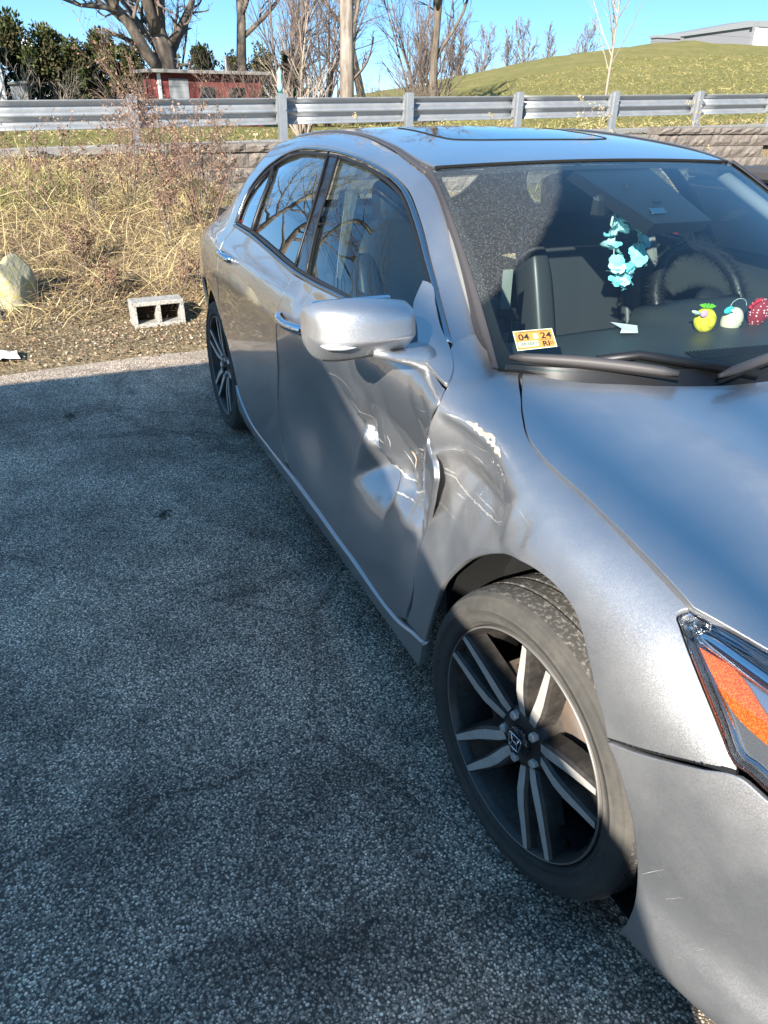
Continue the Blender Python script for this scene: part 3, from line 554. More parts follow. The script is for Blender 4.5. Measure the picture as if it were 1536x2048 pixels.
MB().box((-47.2,46.75,5.6),(2,.75,2.4)).build('recess_wall',M['panelgrey'],bd); MB().box((-47,49.6,5.55),(2,5.,2.3)).build('wing_wall',M['panelwhite'],bd); MB().box((-47,49.6,6.85),(2.2,5.1,.36)).build('wing_roof',M['sidegrey'],bd)
MB().box((-46.6,39.6,5.3),(.6,2,.9)).build('low_wall',M['panelgrey'],bd); MB().box((-46.6,39.6,5.8),(.8,2.2,.15)).build('low_roof',M['sidegrey'],bd)
for o_ in bd.children: o_.location.z+=.32; o_.scale.z*=1.0
ws=empty('white_shed',(-60,28.2,2.2),'small white gabled shed at the left foot of the hill','shed'); MB().box((-60.8,28.2,2.5),(1.4,1.2,1.3)).build('wall',M['sidewhite'],ws); MB().add([(-60,27.5,3.12),(-60,28.9,3.12),(-60.8,28.2,3.65),(-61.6,27.5,3.12),(-61.6,28.9,3.12)],[(0,1,2),(3,2,4),(1,4,2),(0,2,3)]).build('roof',M['white'],ws)
# ---- weeds and shrubs
def weed(name,loc,h,lab,seed,grp,cols,nst=5,cat='weed',bushy=1.,sprays=9):
    rr=np.random.RandomState(seed); e=empty(name,loc,lab,cat,grp); mb=MB(); V=[];Cc=[]
    for s in range(nst):
        d=np.array([rr.randn()*.16,rr.randn()*.16,1.]);L_=h*rr.uniform(.6,1.05);n=7;p=np.array(loc)+rr.randn(3)*[.04,.04,0];pts=[p]
        for i in range(n): d=d+rr.randn(3)*.06;d/=np.linalg.norm(d);pts.append(pts[-1]+d*L_/n)
        pts=np.array(pts);mb.tube(pts,np.linspace(.005,.0016,n+1),4,False)
        for q in range(int(sprays*bushy)):
            f_=rr.uniform(.35,1.)*n;i=min(int(f_),n-1);pp=pts[i]*(1-f_+i)+pts[i+1]*(f_-i);a=rr.rand()*6.28;dd=np.array([math.cos(a)*.8,math.sin(a)*.8,.55]);LL=h*rr.uniform(.10,.26)*(1.3-f_/n*.6)
            sp=[pp+dd*LL*u+np.array([0,0,.08*LL*u]) for u in(0,.5,1)];mb.tube(sp,[.0022,.0016,.001],3,False)
            k=16; u=rr.rand(k)[:,None];c=pp+dd*LL*(.25+.8*u)+rr.randn(k,3)*.012*h/.9;a2=unit(rr.randn(k,3));b2=unit(np.cross(a2,rr.randn(k,3)));s2=rr.uniform(.006,.016,(k,1))
            V.append(np.stack([c-a2*s2,c+b2*s2*.45,c+a2*s2,c-b2*s2*.45],1).reshape(-1,3)); Cc.append(np.repeat(np.array(cols)[rr.randint(0,len(cols),k)]*rr.uniform(.7,1.2,(k,1)),4,0))
    mb.build('stem',M['twig'],e)['kind']='stuff'; V=np.concatenate(V); mesh('seed_heads',V,np.arange(len(V)).reshape(-1,4),M['leafy'],e,col=np.concatenate(Cc))['kind']='stuff'; return e
RB=[(.20,.115,.075),(.25,.15,.10),(.16,.095,.065),(.30,.20,.13)]
for i,(x,y,h,lab) in enumerate([(-7.6,-.75,1.15,'tall red-brown dead weed in front of the leftmost guardrail post'),(-7.4,-.35,1.0,'bushy red-brown dead weed right of the leftmost post'),(-7.2,-1.15,.8,'leaning red-brown weed at the left of the weed clump'),(-7.9,.25,1.05,'dark dead weed in front of the left end of the block wall'),(-7.0,-.05,1.1,'thin dark dead stalks standing before the block wall'),(-6.4,-.55,.7,'short brown weed above the cinder block'),(-6.3,-1.3,.5,'low brown weed tangle right of the boulder'),(-5.75,-1.2,.35,'low reddish weed between boulder and cinder block'),(-5.7,-.55,.36,'low reddish weed just behind the cinder block')]):
    weed('dead_weed',(x,y,float(H(x,y))-.02),h,lab,200+i,'dead weeds on the bank',RB if i!=3 else BROWN,6,'weed',1.2 if h>.6 else 1.)
for i,(x,y,h,lab) in enumerate([(-9.35,3.6,.45,'dry pale weed at the third guardrail post'),(-9.4,4.6,.5,'dry pale weeds between third and fourth guardrail posts'),(-9.5,6.2,.85,'tall leaning pale stalk between fourth and fifth posts'),(-9.5,6.55,.55,'dry weed left of the fifth guardrail post'),(-9.55,8.3,.6,'dry pale weed left of the sixth guardrail post'),(-8.4,8.9,.7,'bent dry stalks before the right end of the wall'),(-8.5,7.6,.6,'dry stalks before the step in the wall'),(-9.4,2.6,.5,'dry weed between second and third guardrail posts')]):
    weed('dry_stalk',(x,y,float(H(x,y))-.02),h,lab,230+i,'pale dry stalks along the guardrail',STRAW[:4],3,'weed',.5)
for i,(x,y,h,lab) in enumerate([(-8.75,-.15,1.3,'tall red-brown twiggy bush rising above the guardrail beside the leftmost post'),(-8.3,-.62,.95,'tall twiggy red-brown bush right in front of the leftmost guardrail post'),(-7.5,-1.5,.75,'low grey-brown twiggy bush near the left frame edge'),(-6.5,-.2,.8,'dark twiggy bush between the cinder block and the wall')]):
    e=empty('brush',(x,y,float(H(x,y))),lab,'brush','twiggy brush on the bank'); br=[]
    for q in range(6): a=rng.rand()*6.28; br+=branchset(700+i*20+q,(x+rng.randn()*.12,y+rng.randn()*.14,float(H(x,y))-.03),h*rng.uniform(.65,1.1),.007,2,(.35*math.cos(a),.4*math.sin(a)),(8,5,2),.6,.15,.42,.2,nseg=6)
    tree_meshes('b',br,M['twig_red'],M['twig_red'],e,0,.0022)
    tips=np.concatenate([p[-2:] for l,p,r in br if l>=1]); k=len(tips); a_=unit(rng.randn(k,3));b_=unit(np.cross(a_,rng.randn(k,3)));s2=rng.uniform(.008,.02,(k,1)); c_=tips+rng.randn(k,3)*.01
    mesh('seed_heads',np.stack([c_-a_*s2,c_+b_*s2*.5,c_+a_*s2,c_-b_*s2*.5],1).reshape(-1,3),np.arange(4*k).reshape(-1,4),M['leafy'],e,col=np.repeat(np.array(RB)[rng.randint(0,4,k)],4,0))['kind']='stuff'
for i,(x,y,h,lab) in enumerate([(-24,6.9,4.6,'many-stemmed bare tree between the shed and the thick grey trunk'),(-22,5.3,4.,'thin many-stemmed bare tree above the right end of the shed'),(-27,8.2,5.2,'hazy bare thicket tree just left of the thick grey trunk'),(-28,12.4,4.8,'hazy bare thicket tree between the two dark trunks'),(-31,14.6,4.6,'fine twigged bare tree at the far left end of the hill'),(-35,9.2,5.5,'pale hazy bare tree far behind the thick grey trunk'),(-38,16.8,4.8,'hazy bare tree peeping over the lowest part of the hill'),(-29,3.2,5.0,'fine twigged bare tree right behind the oak trunk')]):
    e=empty('thicket_tree',(x,y,1.2),lab,'tree','thicket trees beyond the guardrail'); br=[]
    for q in range(5): a=rng.rand()*6.28; br+=branchset(800+i*20+q,(x+rng.randn()*.15,y+rng.randn()*.15,1.1),h*rng.uniform(.7,1.1),.045,3,(.22*math.cos(a),.22*math.sin(a)),(10,5,3),.6,.15,.42,.3,nseg=6)
    tree_meshes('b',br,M['twig'],M['twig'],e,0,.006)
e=empty('shrub',(-11.5,2.38,1.15),'tall pale bare shrub with dark seed heads behind the second guardrail post','shrub')
br=[]
for q in range(13):
    a=q*2.4; hh=rng.uniform(.7,1.1) if q else 1.75; br+=branchset(300+q,(-11.5+.05*math.cos(a),2.38+.05*math.sin(a),1.1),hh,.020,2,(.45*math.cos(a)*(q>0),.5*math.sin(a)*(q>0)),(6,3,2),.5,.25,.42,.3,nseg=6)
tree_meshes('s',br,M['twig_pale'],M['twig_pale'],e,1,.004)
mb=MB()
for q,(y,z) in enumerate([(2.06,2.10),(2.32,2.52),(2.18,2.28),(2.3,2.2),(2.42,2.05),(2.48,2.12),(2.36,1.95)]):
    p=unit(rng.randn(14,3))
    for d in p: mb.tube([(-11.5,y,z),np.array((-11.5,y,z))+d*.045],[.010,.002],3,False)
mb.build('seed_heads',M['bark'],e)['kind']='stuff'
for i,(x,y,h,lab) in enumerate([(-22.5,4.6,1.5,'brown leafless brush in front of the red shed wall'),(-22.8,3.9,1.3,'brown leafless brush before the shed door'),(-22,5.6,1.2,'brown brush at the right end of the shed'),(-24,1.4,1.1,'arching bare brush at the left of the shed'),(-27,-.3,1.2,'pale thin bare brush before the hedge'),(-21,8.2,1.1,'brown brush right of the thick grey trunk'),(-23,9.9,1.1,'brown brush at the foot of the dark tree'),(-24,-1.9,1.3,'pale bare brush before the white house corner')]):
    e=empty('brush',(x,y,1.2),lab,'brush','leafless brush beyond the guardrail'); br=[]
    for q in range(11): a=rng.rand()*6.28; br+=branchset(400+i*20+q,(x+rng.randn()*.25,y+rng.randn()*.3,1.15),h*rng.uniform(.7,1.2),.016,2,(.5*math.cos(a),.5*math.sin(a)),(6,4,2),.6,.2,.5,.15,nseg=5)
    tree_meshes('b',br,M['twig'] if i not in(4,7) else M['twig_pale'],M['twig'] if i not in(4,7) else M['twig_pale'],e,0,.006)
# ---------------------------------------------------------------- body surfaces of the sedan
def pchip(xs,ys,x):
    xs=np.asarray(xs,float);ys=np.asarray(ys,float);x=np.clip(x,xs[0],xs[-1])
    h=np.diff(xs);d=np.diff(ys)/h
    m=np.zeros(len(xs));m[0]=d[0];m[-1]=d[-1]
    for i in range(1,len(xs)-1):
        if d[i-1]*d[i]>0:
            w1=2*h[i]+h[i-1];w2=h[i]+2*h[i-1];m[i]=(w1+w2)/(w1/d[i-1]+w2/d[i])
    i=np.clip(np.searchsorted(xs,x,side='right')-1,0,len(xs)-2)
    t=(x-xs[i])/h[i];a=1-t
    return ys[i]*(1+2*t)*a*a+ys[i+1]*t*t*(3-2*t)+h[i]*(m[i]*t*a*a-m[i+1]*t*t*a)
def crom(xs,ys,x):
    xs=np.asarray(xs,float);ys=np.asarray(ys,float);x=np.clip(x,xs[0],xs[-1])
    m=np.gradient(ys,xs)
    i=np.clip(np.searchsorted(xs,x,side='right')-1,0,len(xs)-2);h=np.diff(xs)
    t=(x-xs[i])/h[i];a=1-t
    return ys[i]*(1+2*t)*a*a+ys[i+1]*t*t*(3-2*t)+h[i]*(m[i]*t*a*a-m[i+1]*t*t*a)
HX=[-.6,-.25,0,.25,.45,.6,.7,.9]
HZ=[1.008,.985,.962,.92,.873,.835,.805,.70]
HC=[.07,.08,.095,.118,.170,.22,.25,.35]
def hood(x,y):
    return crom(HX,HZ,x)-crom(HX,HC,x)*np.abs(y)**2.2
RX=[-2.95,-2.75,-2.6,-2.3,-1.95,-1.6,-1.3,-1.1,-.9]
RZ=[1.33,1.392,1.422,1.455,1.466,1.450,1.420,1.388,1.34]
def roof(x,y):
    return crom(RX,RZ,x)-.06*y*y
# stations: x : list of (z,w) A..J
ST={
-3.95:[(.22,.60),(.30,.63),(.42,.65),(.62,.66),(.80,.65),(.88,.63),(.92,.59),(.935,.55),(.945,.50),(.95,.45)],
-3.5:[(.21,.74),(.29,.765),(.42,.78),(.65,.79),(.84,.785),(.92,.77),(.965,.73),(.985,.66),(.995,.58),(1.0,.5)],
-3.15:[(.20,.80),(.28,.83),(.42,.85),(.65,.878),(.85,.880),(.945,.86),(1.01,.79),(1.045,.71),(1.075,.61),(1.09,.5)],
-2.85:[(.19,.85),(.28,.88),(.42,.90),(.65,.917),(.86,.917),(.965,.898),(1.045,.838),(1.125,.745),(1.20,.63),(1.24,.5)],
-2.5:[(.19,.875),(.27,.892),(.42,.905),(.65,.928),(.86,.93),(.97,.915),(1.055,.866),(1.22,.775),(1.375,.63),(1.415,.5)],
-2.0:[(.19,.88),(.27,.897),(.42,.907),(.65,.928),(.86,.932),(.97,.916),(1.045,.872),(1.23,.785),(1.405,.655),(1.449,.5)],
-1.5:[(.19,.88),(.27,.897),(.42,.907),(.65,.926),(.85,.931),(.965,.916),(1.035,.872),(1.215,.788),(1.38,.66),(1.426,.5)],
-1.12:[(.19,.88),(.27,.897),(.42,.906),(.65,.924),(.85,.929),(.96,.914),(1.03,.868),(1.185,.775),(1.325,.645),(1.378,.5)],
-.85:[(.19,.88),(.27,.895),(.42,.905),(.65,.922),(.85,.927),(.95,.910),(1.02,.860),(1.10,.77),(1.165,.665),(1.23,.5)],
-.62:[(.19,.88),(.27,.893),(.42,.903),(.65,.920),(.84,.922),(.93,.898),(.985,.845),(1.02,.76),(1.035,.675),(1.06,.5)],
-.5:[(.19,.88),(.27,.892),(.42,.901),(.63,.917),(.81,.918),(.90,.895),(.95,.838),'h.74','h.64','h.5'],
-.25:[(.19,.875),(.27,.89),(.42,.90),(.60,.914),(.77,.915),(.86,.885),(.915,.82),'h.72','h.62','h.5'],
0.:[(.19,.87),(.27,.885),(.42,.897),(.58,.908),(.72,.910),(.82,.880),(.88,.815),'h.72','h.62','h.5'],
.25:[(.19,.862),(.28,.877),(.42,.887),(.56,.896),(.68,.893),(.765,.862),(.825,.80),'h.7','h.6','h.5'],
.45:[(.2,.845),(.28,.86),(.42,.865),(.55,.868),(.65,.858),(.71,.825),(.765,.76),'h.67','h.58','h.48'],
.7:[(.2,.75),(.28,.765),(.42,.77),(.53,.772),(.62,.755),(.67,.72),(.705,.66),'h.57','h.48','h.4'],
}
SX=np.array(sorted(ST));Z=np.zeros((len(SX),10));W=np.zeros((len(SX),10))
for i,x in enumerate(SX):
    for k,p in enumerate(ST[x]):
        if isinstance(p,str):
            w=float(p[1:]);p=(float(hood(np.array([x]),w)[0]),w)
        Z[i,k],W[i,k]=p
def S(x,t,dmg=None):
    x=np.atleast_1d(np.asarray(x,float));t=np.nan_to_num(np.clip(np.atleast_1d(np.asarray(t,float)),0,9))
    zz=np.stack([pchip(SX,Z[:,k],x) for k in range(10)],1);ww=np.stack([pchip(SX,W[:,k],x) for k in range(10)],1)
    def ev(a):
        m=np.zeros_like(a);m[:,1:-1]=(a[:,2:]-a[:,:-2])/2;m[:,0]=a[:,1]-a[:,0];m[:,-1]=a[:,-1]-a[:,-2]
        i=np.clip(t.astype(int),0,8);f=t-i;r=np.arange(len(t));b=1-f
        return a[r,i]*(1+2*f)*b*b+a[r,i+1]*f*f*(3-2*f)+m[r,i]*f*b*b-m[r,i+1]*f*f*b
    z=ev(zz);w=ev(ww)
    if dmg is not None: w=w-dmg(x,z)
    return np.stack([x,-w,z],1)
PLAN_X=[.2,.30,.45,.58,.70,.80,.875,.925,.95,.955]
PLAN_W=[.890,.884,.862,.825,.765,.68,.56,.38,.18,0.]
PS=np.concatenate([[0],np.cumsum(np.hypot(np.diff(PLAN_X),np.diff(PLAN_W)))])
OFZ=[.12,.18,.24,.29,.35,.45,.55,.62,.68,.74,.79,.84]
OFF=[-.06,-.02,.008,.008,-.006,-.002,.006,.004,-.012,-.045,-.085,-.14]
def Cn(s,z):
    s=np.atleast_1d(np.asarray(s,float));z=np.atleast_1d(np.asarray(z,float))
    x=crom(PS,PLAN_X,s);w=crom(PS,PLAN_W,s);e=1e-3
    dx=(crom(PS,PLAN_X,s+e)-crom(PS,PLAN_X,s-e));dw=(crom(PS,PLAN_W,s+e)-crom(PS,PLAN_W,s-e));l=np.hypot(dx,dw)+1e-9
    o=crom(OFZ,OFF,z)
    return np.stack([x-dw/l*o*1.4,-(w+dx/l*o),z],1)
WB=lambda u:np.stack([-.235-.27*np.abs(u)**2.2,.685*u,.988-.008*u*u],-1)
WT=lambda u:np.stack([-1.10-.03*u*u,.565*u,1.386-.014*u*u],-1)
def WS(u,v):
    u=np.atleast_1d(np.asarray(u,float));v=np.atleast_1d(np.asarray(v,float))[:,None]
    p=WB(u)*(1-v)+WT(u)*v
    b=(4*v[:,0]*(1-v[:,0]))*.035*(1-.35*u*u)
    p[:,0]+=b*.45;p[:,2]+=b*.9
    return p

def delaunay(P):
    P=np.asarray(P,float);n=len(P)
    c=P.mean(0);r=np.ptp(P,0).max()*30
    Q=np.vstack([P+1e-6*np.random.RandomState(1).randn(n,2),c+[0,r],c+[-r,-r],c+[r,-r]])
    T=[(n,n+1,n+2)]
    def circ(t):
        a,b,d=Q[list(t)];D=2*((b-a)[0]*(d-a)[1]-(b-a)[1]*(d-a)[0])
        B=((b-a)**2).sum();C=((d-a)**2).sum()
        u=np.array([((d-a)[1]*B-(b-a)[1]*C)/D,((b-a)[0]*C-(d-a)[0]*B)/D]);return a+u,(u**2).sum()
    CC={T[0]:circ(T[0])}
    for i in range(n):
        bad=[t for t in T if ((Q[i]-CC[t][0])**2).sum()<CC[t][1]]
        ed={}
        for t in bad:
            for e in ((t[0],t[1]),(t[1],t[2]),(t[2],t[0])):
                k=tuple(sorted(e));ed[k]=ed.get(k,0)+1
        bs=set(bad);T=[t for t in T if t not in bs]
        for e,k in ed.items():
            if k==1:
                t=(e[0],e[1],i);T.append(t);CC[t]=circ(t)
    return [t for t in T if max(t)<n]
class Field:
    """inward dent depth over (x,z): crumpled facets through control points, slightly rounded creases"""
    def __init__(s,pts,x0,x1,z0,z1,step=.006,sig=1.0,xs=-9.):
        s.x0,s.z0,s.h=x0,z0,step
        nx=int((x1-x0)/step)+1;nz=int((z1-z0)/step)+1
        gx=x0+step*np.arange(nx);gz=z0+step*np.arange(nz);G=np.zeros((nx,nz))
        A=np.array(pts,float);X,Zz=np.meshgrid(gx,gz,indexing='ij')
        for t in delaunay(A[:,:2]):
            a,b,c=A[list(t)]
            D=(b[0]-a[0])*(c[1]-a[1])-(b[1]-a[1])*(c[0]-a[0])
            if abs(D)<1e-9: continue
            u=((X-a[0])*(c[1]-a[1])-(Zz-a[1])*(c[0]-a[0]))/D;v=((b[0]-a[0])*(Zz-a[1])-(b[1]-a[1])*(X-a[0]))/D
            m=(u>=-1e-6)&(v>=-1e-6)&(u+v<=1+1e-6)
            G[m]=(a[2]+u*(b[2]-a[2])+v*(c[2]-a[2]))[m]
        def blur(G,sig):
            r=int(sig*3)+1;k=np.exp(-.5*(np.arange(-r,r+1)/sig)**2);k/=k.sum()
            for ax in (0,1): G=np.apply_along_axis(lambda q:np.convolve(np.pad(q,r,'edge'),k,'valid'),ax,G)
            return G
        # crisp creases where the metal buckled (towards xs), a smooth dish elsewhere
        t=np.clip((gx-xs)/.16,0,1)[:,None]; t=t*t*(3-2*t); t=t*np.clip((gz-.46)/.12,0,1)[None,:]; t=np.maximum(t,np.clip((gz-.87)/.04,0,1)[None,:])
        G=blur(G,sig)*t+blur(G,9.)*(1-t)
        s.G=G
    def __call__(s,x,z):
        fx=np.clip((x-s.x0)/s.h,0,s.G.shape[0]-1.001);fz=np.clip((z-s.z0)/s.h,0,s.G.shape[1]-1.001)
        i=fx.astype(int);j=fz.astype(int);u=fx-i;v=fz-j;G=s.G
        return G[i,j]*(1-u)*(1-v)+G[i+1,j]*u*(1-v)+G[i,j+1]*(1-u)*v+G[i+1,j+1]*u*v
DOOR=[(-1.242, 0.87, 0.0246), (-1.221, 0.868, 0.0263), (-1.191, 0.868, 0.0279), (-1.171, 0.866, 0.0295), (-1.143, 0.866, 0.0311), (-1.123, 0.864, 0.0327), (-1.096, 0.864, 0.0343), (-1.077, 0.861, 0.036), (-1.059, 0.859, 0.0376), (-1.033, 0.859, 0.0392), (-1.005, 0.852, 0.0442), (-0.97, 0.847, 0.0492), (-0.943, 0.839, 0.0541), (-0.918, 0.832, 0.0591), (-0.886, 0.826, 0.0641), (-0.862, 0.819, 0.0691), (-0.838, 0.811, 0.074), (-0.809, 0.806, 0.079), (-0.787, 0.798, 0.084), (-0.772, 0.793, 0.0877), (-0.757, 0.788, 0.0915), (-0.748, 0.78, 0.0952), (-0.734, 0.775, 0.0989), (-0.719, 0.77, 0.1027), (-0.705, 0.765, 0.1064), (-0.697, 0.757, 0.1101), (-0.683, 0.752, 0.1139), (-0.669, 0.747, 0.1176), (-0.669, 0.744, 0.1185), (-0.662, 0.745, 0.1193), (-0.655, 0.746, 0.1202), (-0.648, 0.746, 0.1211), (-0.647, 0.744, 0.122), (-0.641, 0.745, 0.1228), (-0.634, 0.745, 0.1237), (-0.633, 0.743, 0.1246), (-0.627, 0.744, 0.1254), (-1.17, 0.836, 0.0504), (-1.143, 0.823, 0.057), (-1.117, 0.809, 0.0636), (-1.092, 0.795, 0.0702), (-1.076, 0.778, 0.0768), (-1.052, 0.764, 0.0834), (-1.029, 0.751, 0.09), (-1.006, 0.737, 0.0966), (-0.984, 0.723, 0.1032), (-0.969, 0.706, 0.1098), (-0.954, 0.699, 0.1144), (-0.946, 0.69, 0.119), (-0.931, 0.684, 0.1236), (-0.923, 0.674, 0.1282), (-0.908, 0.668, 0.1328), (-0.9, 0.658, 0.1374), (-0.886, 0.652, 0.142), (-0.878, 0.643, 0.1466), (-0.864, 0.637, 0.1512), (-0.862, 0.629, 0.1518), (-0.853, 0.625, 0.1524), (-0.845, 0.621, 0.1531), (-0.836, 0.617, 0.1537), (-0.828, 0.613, 0.1543), (-0.826, 0.605, 0.1549), (-0.818, 0.601, 0.1556), (-0.81, 0.597, 0.1562), (-0.801, 0.593, 0.1568), (-1.148, 0.803, 0.0381), (-1.126, 0.801, 0.0403), (-1.113, 0.797, 0.0426), (-1.1, 0.792, 0.0448), (-1.087, 0.787, 0.047), (-1.066, 0.786, 0.0493), (-1.054, 0.781, 0.0515), (-1.042, 0.776, 0.0538), (-1.03, 0.772, 0.056), (-1.01, 0.77, 0.0582), (-1.001, 0.758, 0.0611), (-0.991, 0.746, 0.064), (-0.982, 0.733, 0.0668), (-0.973, 0.721, 0.0697), (-0.964, 0.709, 0.0726), (-0.955, 0.697, 0.0754), (-0.947, 0.684, 0.0783), (-0.938, 0.672, 0.0811), (-0.929, 0.659, 0.084), (-0.912, 0.659, 0.0852), (-0.903, 0.654, 0.0865), (-0.887, 0.653, 0.0877), (-0.878, 0.649, 0.089), (-0.862, 0.648, 0.0902), (-0.846, 0.647, 0.0915), (-0.837, 0.643, 0.0927), (-0.822, 0.642, 0.094), (-0.813, 0.638, 0.0952), (-0.803, 0.635, 0.0983), (-0.792, 0.632, 0.1014), (-0.782, 0.629, 0.1045), (-0.772, 0.626, 0.1076), (-0.762, 0.623, 0.1108), (-0.752, 0.62, 0.1139), (-0.743, 0.617, 0.117), (-0.733, 0.614, 0.1201), (-0.723, 0.611, 0.1232), (-0.732, 0.692, 0.14), (-0.732, 0.671, 0.14), (-0.733, 0.651, 0.14), (-0.734, 0.63, 0.14), (-0.722, 0.622, 0.1374), (-0.71, 0.614, 0.1348), (-0.698, 0.606, 0.1322), (-0.613, 0.75, 0.1053), (-0.605, 0.736, 0.103), (-0.603, 0.719, 0.1008), (-0.595, 0.705, 0.0986), (-0.599, 0.692, 0.1008), (-0.597, 0.683, 0.103), (-0.601, 0.67, 0.1053), (-0.63, 0.734, 0.1322), (-0.63, 0.715, 0.1344), (-0.631, 0.695, 0.1366), (-0.626, 0.677, 0.1389), (-0.695, 0.598, 0.1322), (-0.659, 0.61, 0.1299), (-0.631, 0.618, 0.1277), (-0.598, 0.629, 0.1254), (-0.617, 0.536, 0.0582), (-0.598, 0.54, 0.0638), (-0.58, 0.544, 0.0694), (-0.566, 0.545, 0.0762), (-0.558, 0.541, 0.0829), (-0.556, 0.49, 0.0616), (-0.547, 0.448, 0.0448), (-0.518, 0.39, 0.0168), (-0.525, 0.3, 0.0), (-0.494, 0.955, 0.0), (-0.474, 0.929, 0.0168), (-0.509, 0.863, 0.0616), (-0.594, 0.78, 0.112), (-0.743, 0.566, 0.084), (-0.769, 0.463, 0.0426), (-1.023, 0.492, 0.0504), (-0.966, 0.365, 0.0179), (-1.368, 0.548, 0.0784), (-1.445, 0.62, 0.0381), (-1.2, 0.733, 0.0538), (-1.462, 0.479, 0.0448), (-1.436, 0.435, 0.0134), (-1.526, 0.598, 0.0067), (-0.654, 0.447, 0.0224), (-1.4, 1.018, 0.0), (-1.359, 0.997, 0.0224), (-1.299, 1.017, 0.0022), (-1.258, 0.995, 0.0224), (-1.165, 0.992, 0.0179), (-1.385, 0.971, 0.009), (-1.297, 0.954, 0.0157), (-1.371, 0.92, 0.0067), (-1.133, 0.943, 0.0134), (-1.7, 0.27, 0.0), (-1.7, 0.42, 0.0), (-1.7, 0.6, 0.0), (-1.7, 0.75, 0.0), (-1.7, 0.86, 0.0), (-1.7, 0.95, 0.0), (-1.7, 1.03, 0.0), (-1.55, 0.27, 0.0), (-1.55, 0.42, 0.0), (-1.55, 0.6, 0.0), (-1.55, 0.75, 0.0), (-1.55, 0.86, 0.0), (-1.55, 0.95, 0.0), (-1.55, 1.03, 0.0), (-1.3, 0.27, 0.0), (-1.1, 0.27, 0.0), (-0.9, 0.27, 0.0), (-0.7, 0.27, 0.0), (-0.55, 0.27, 0.0), (-0.3, 0.27, 0.0), (-1.4, 1.03, 0.0), (-1.2, 1.03, 0.0), (-1.0, 1.03, 0.0), (-0.8, 1.03, 0.0), (-0.65, 1.03, 0.0), (-0.5, 1.03, 0.0), (-0.3, 1.03, 0.0), (-0.25, 0.3, 0), (-0.25, 1.1, 0), (-1.7, 1.1, 0), (-1.7, 0.15, 0), (-0.25, 0.15, 0)]
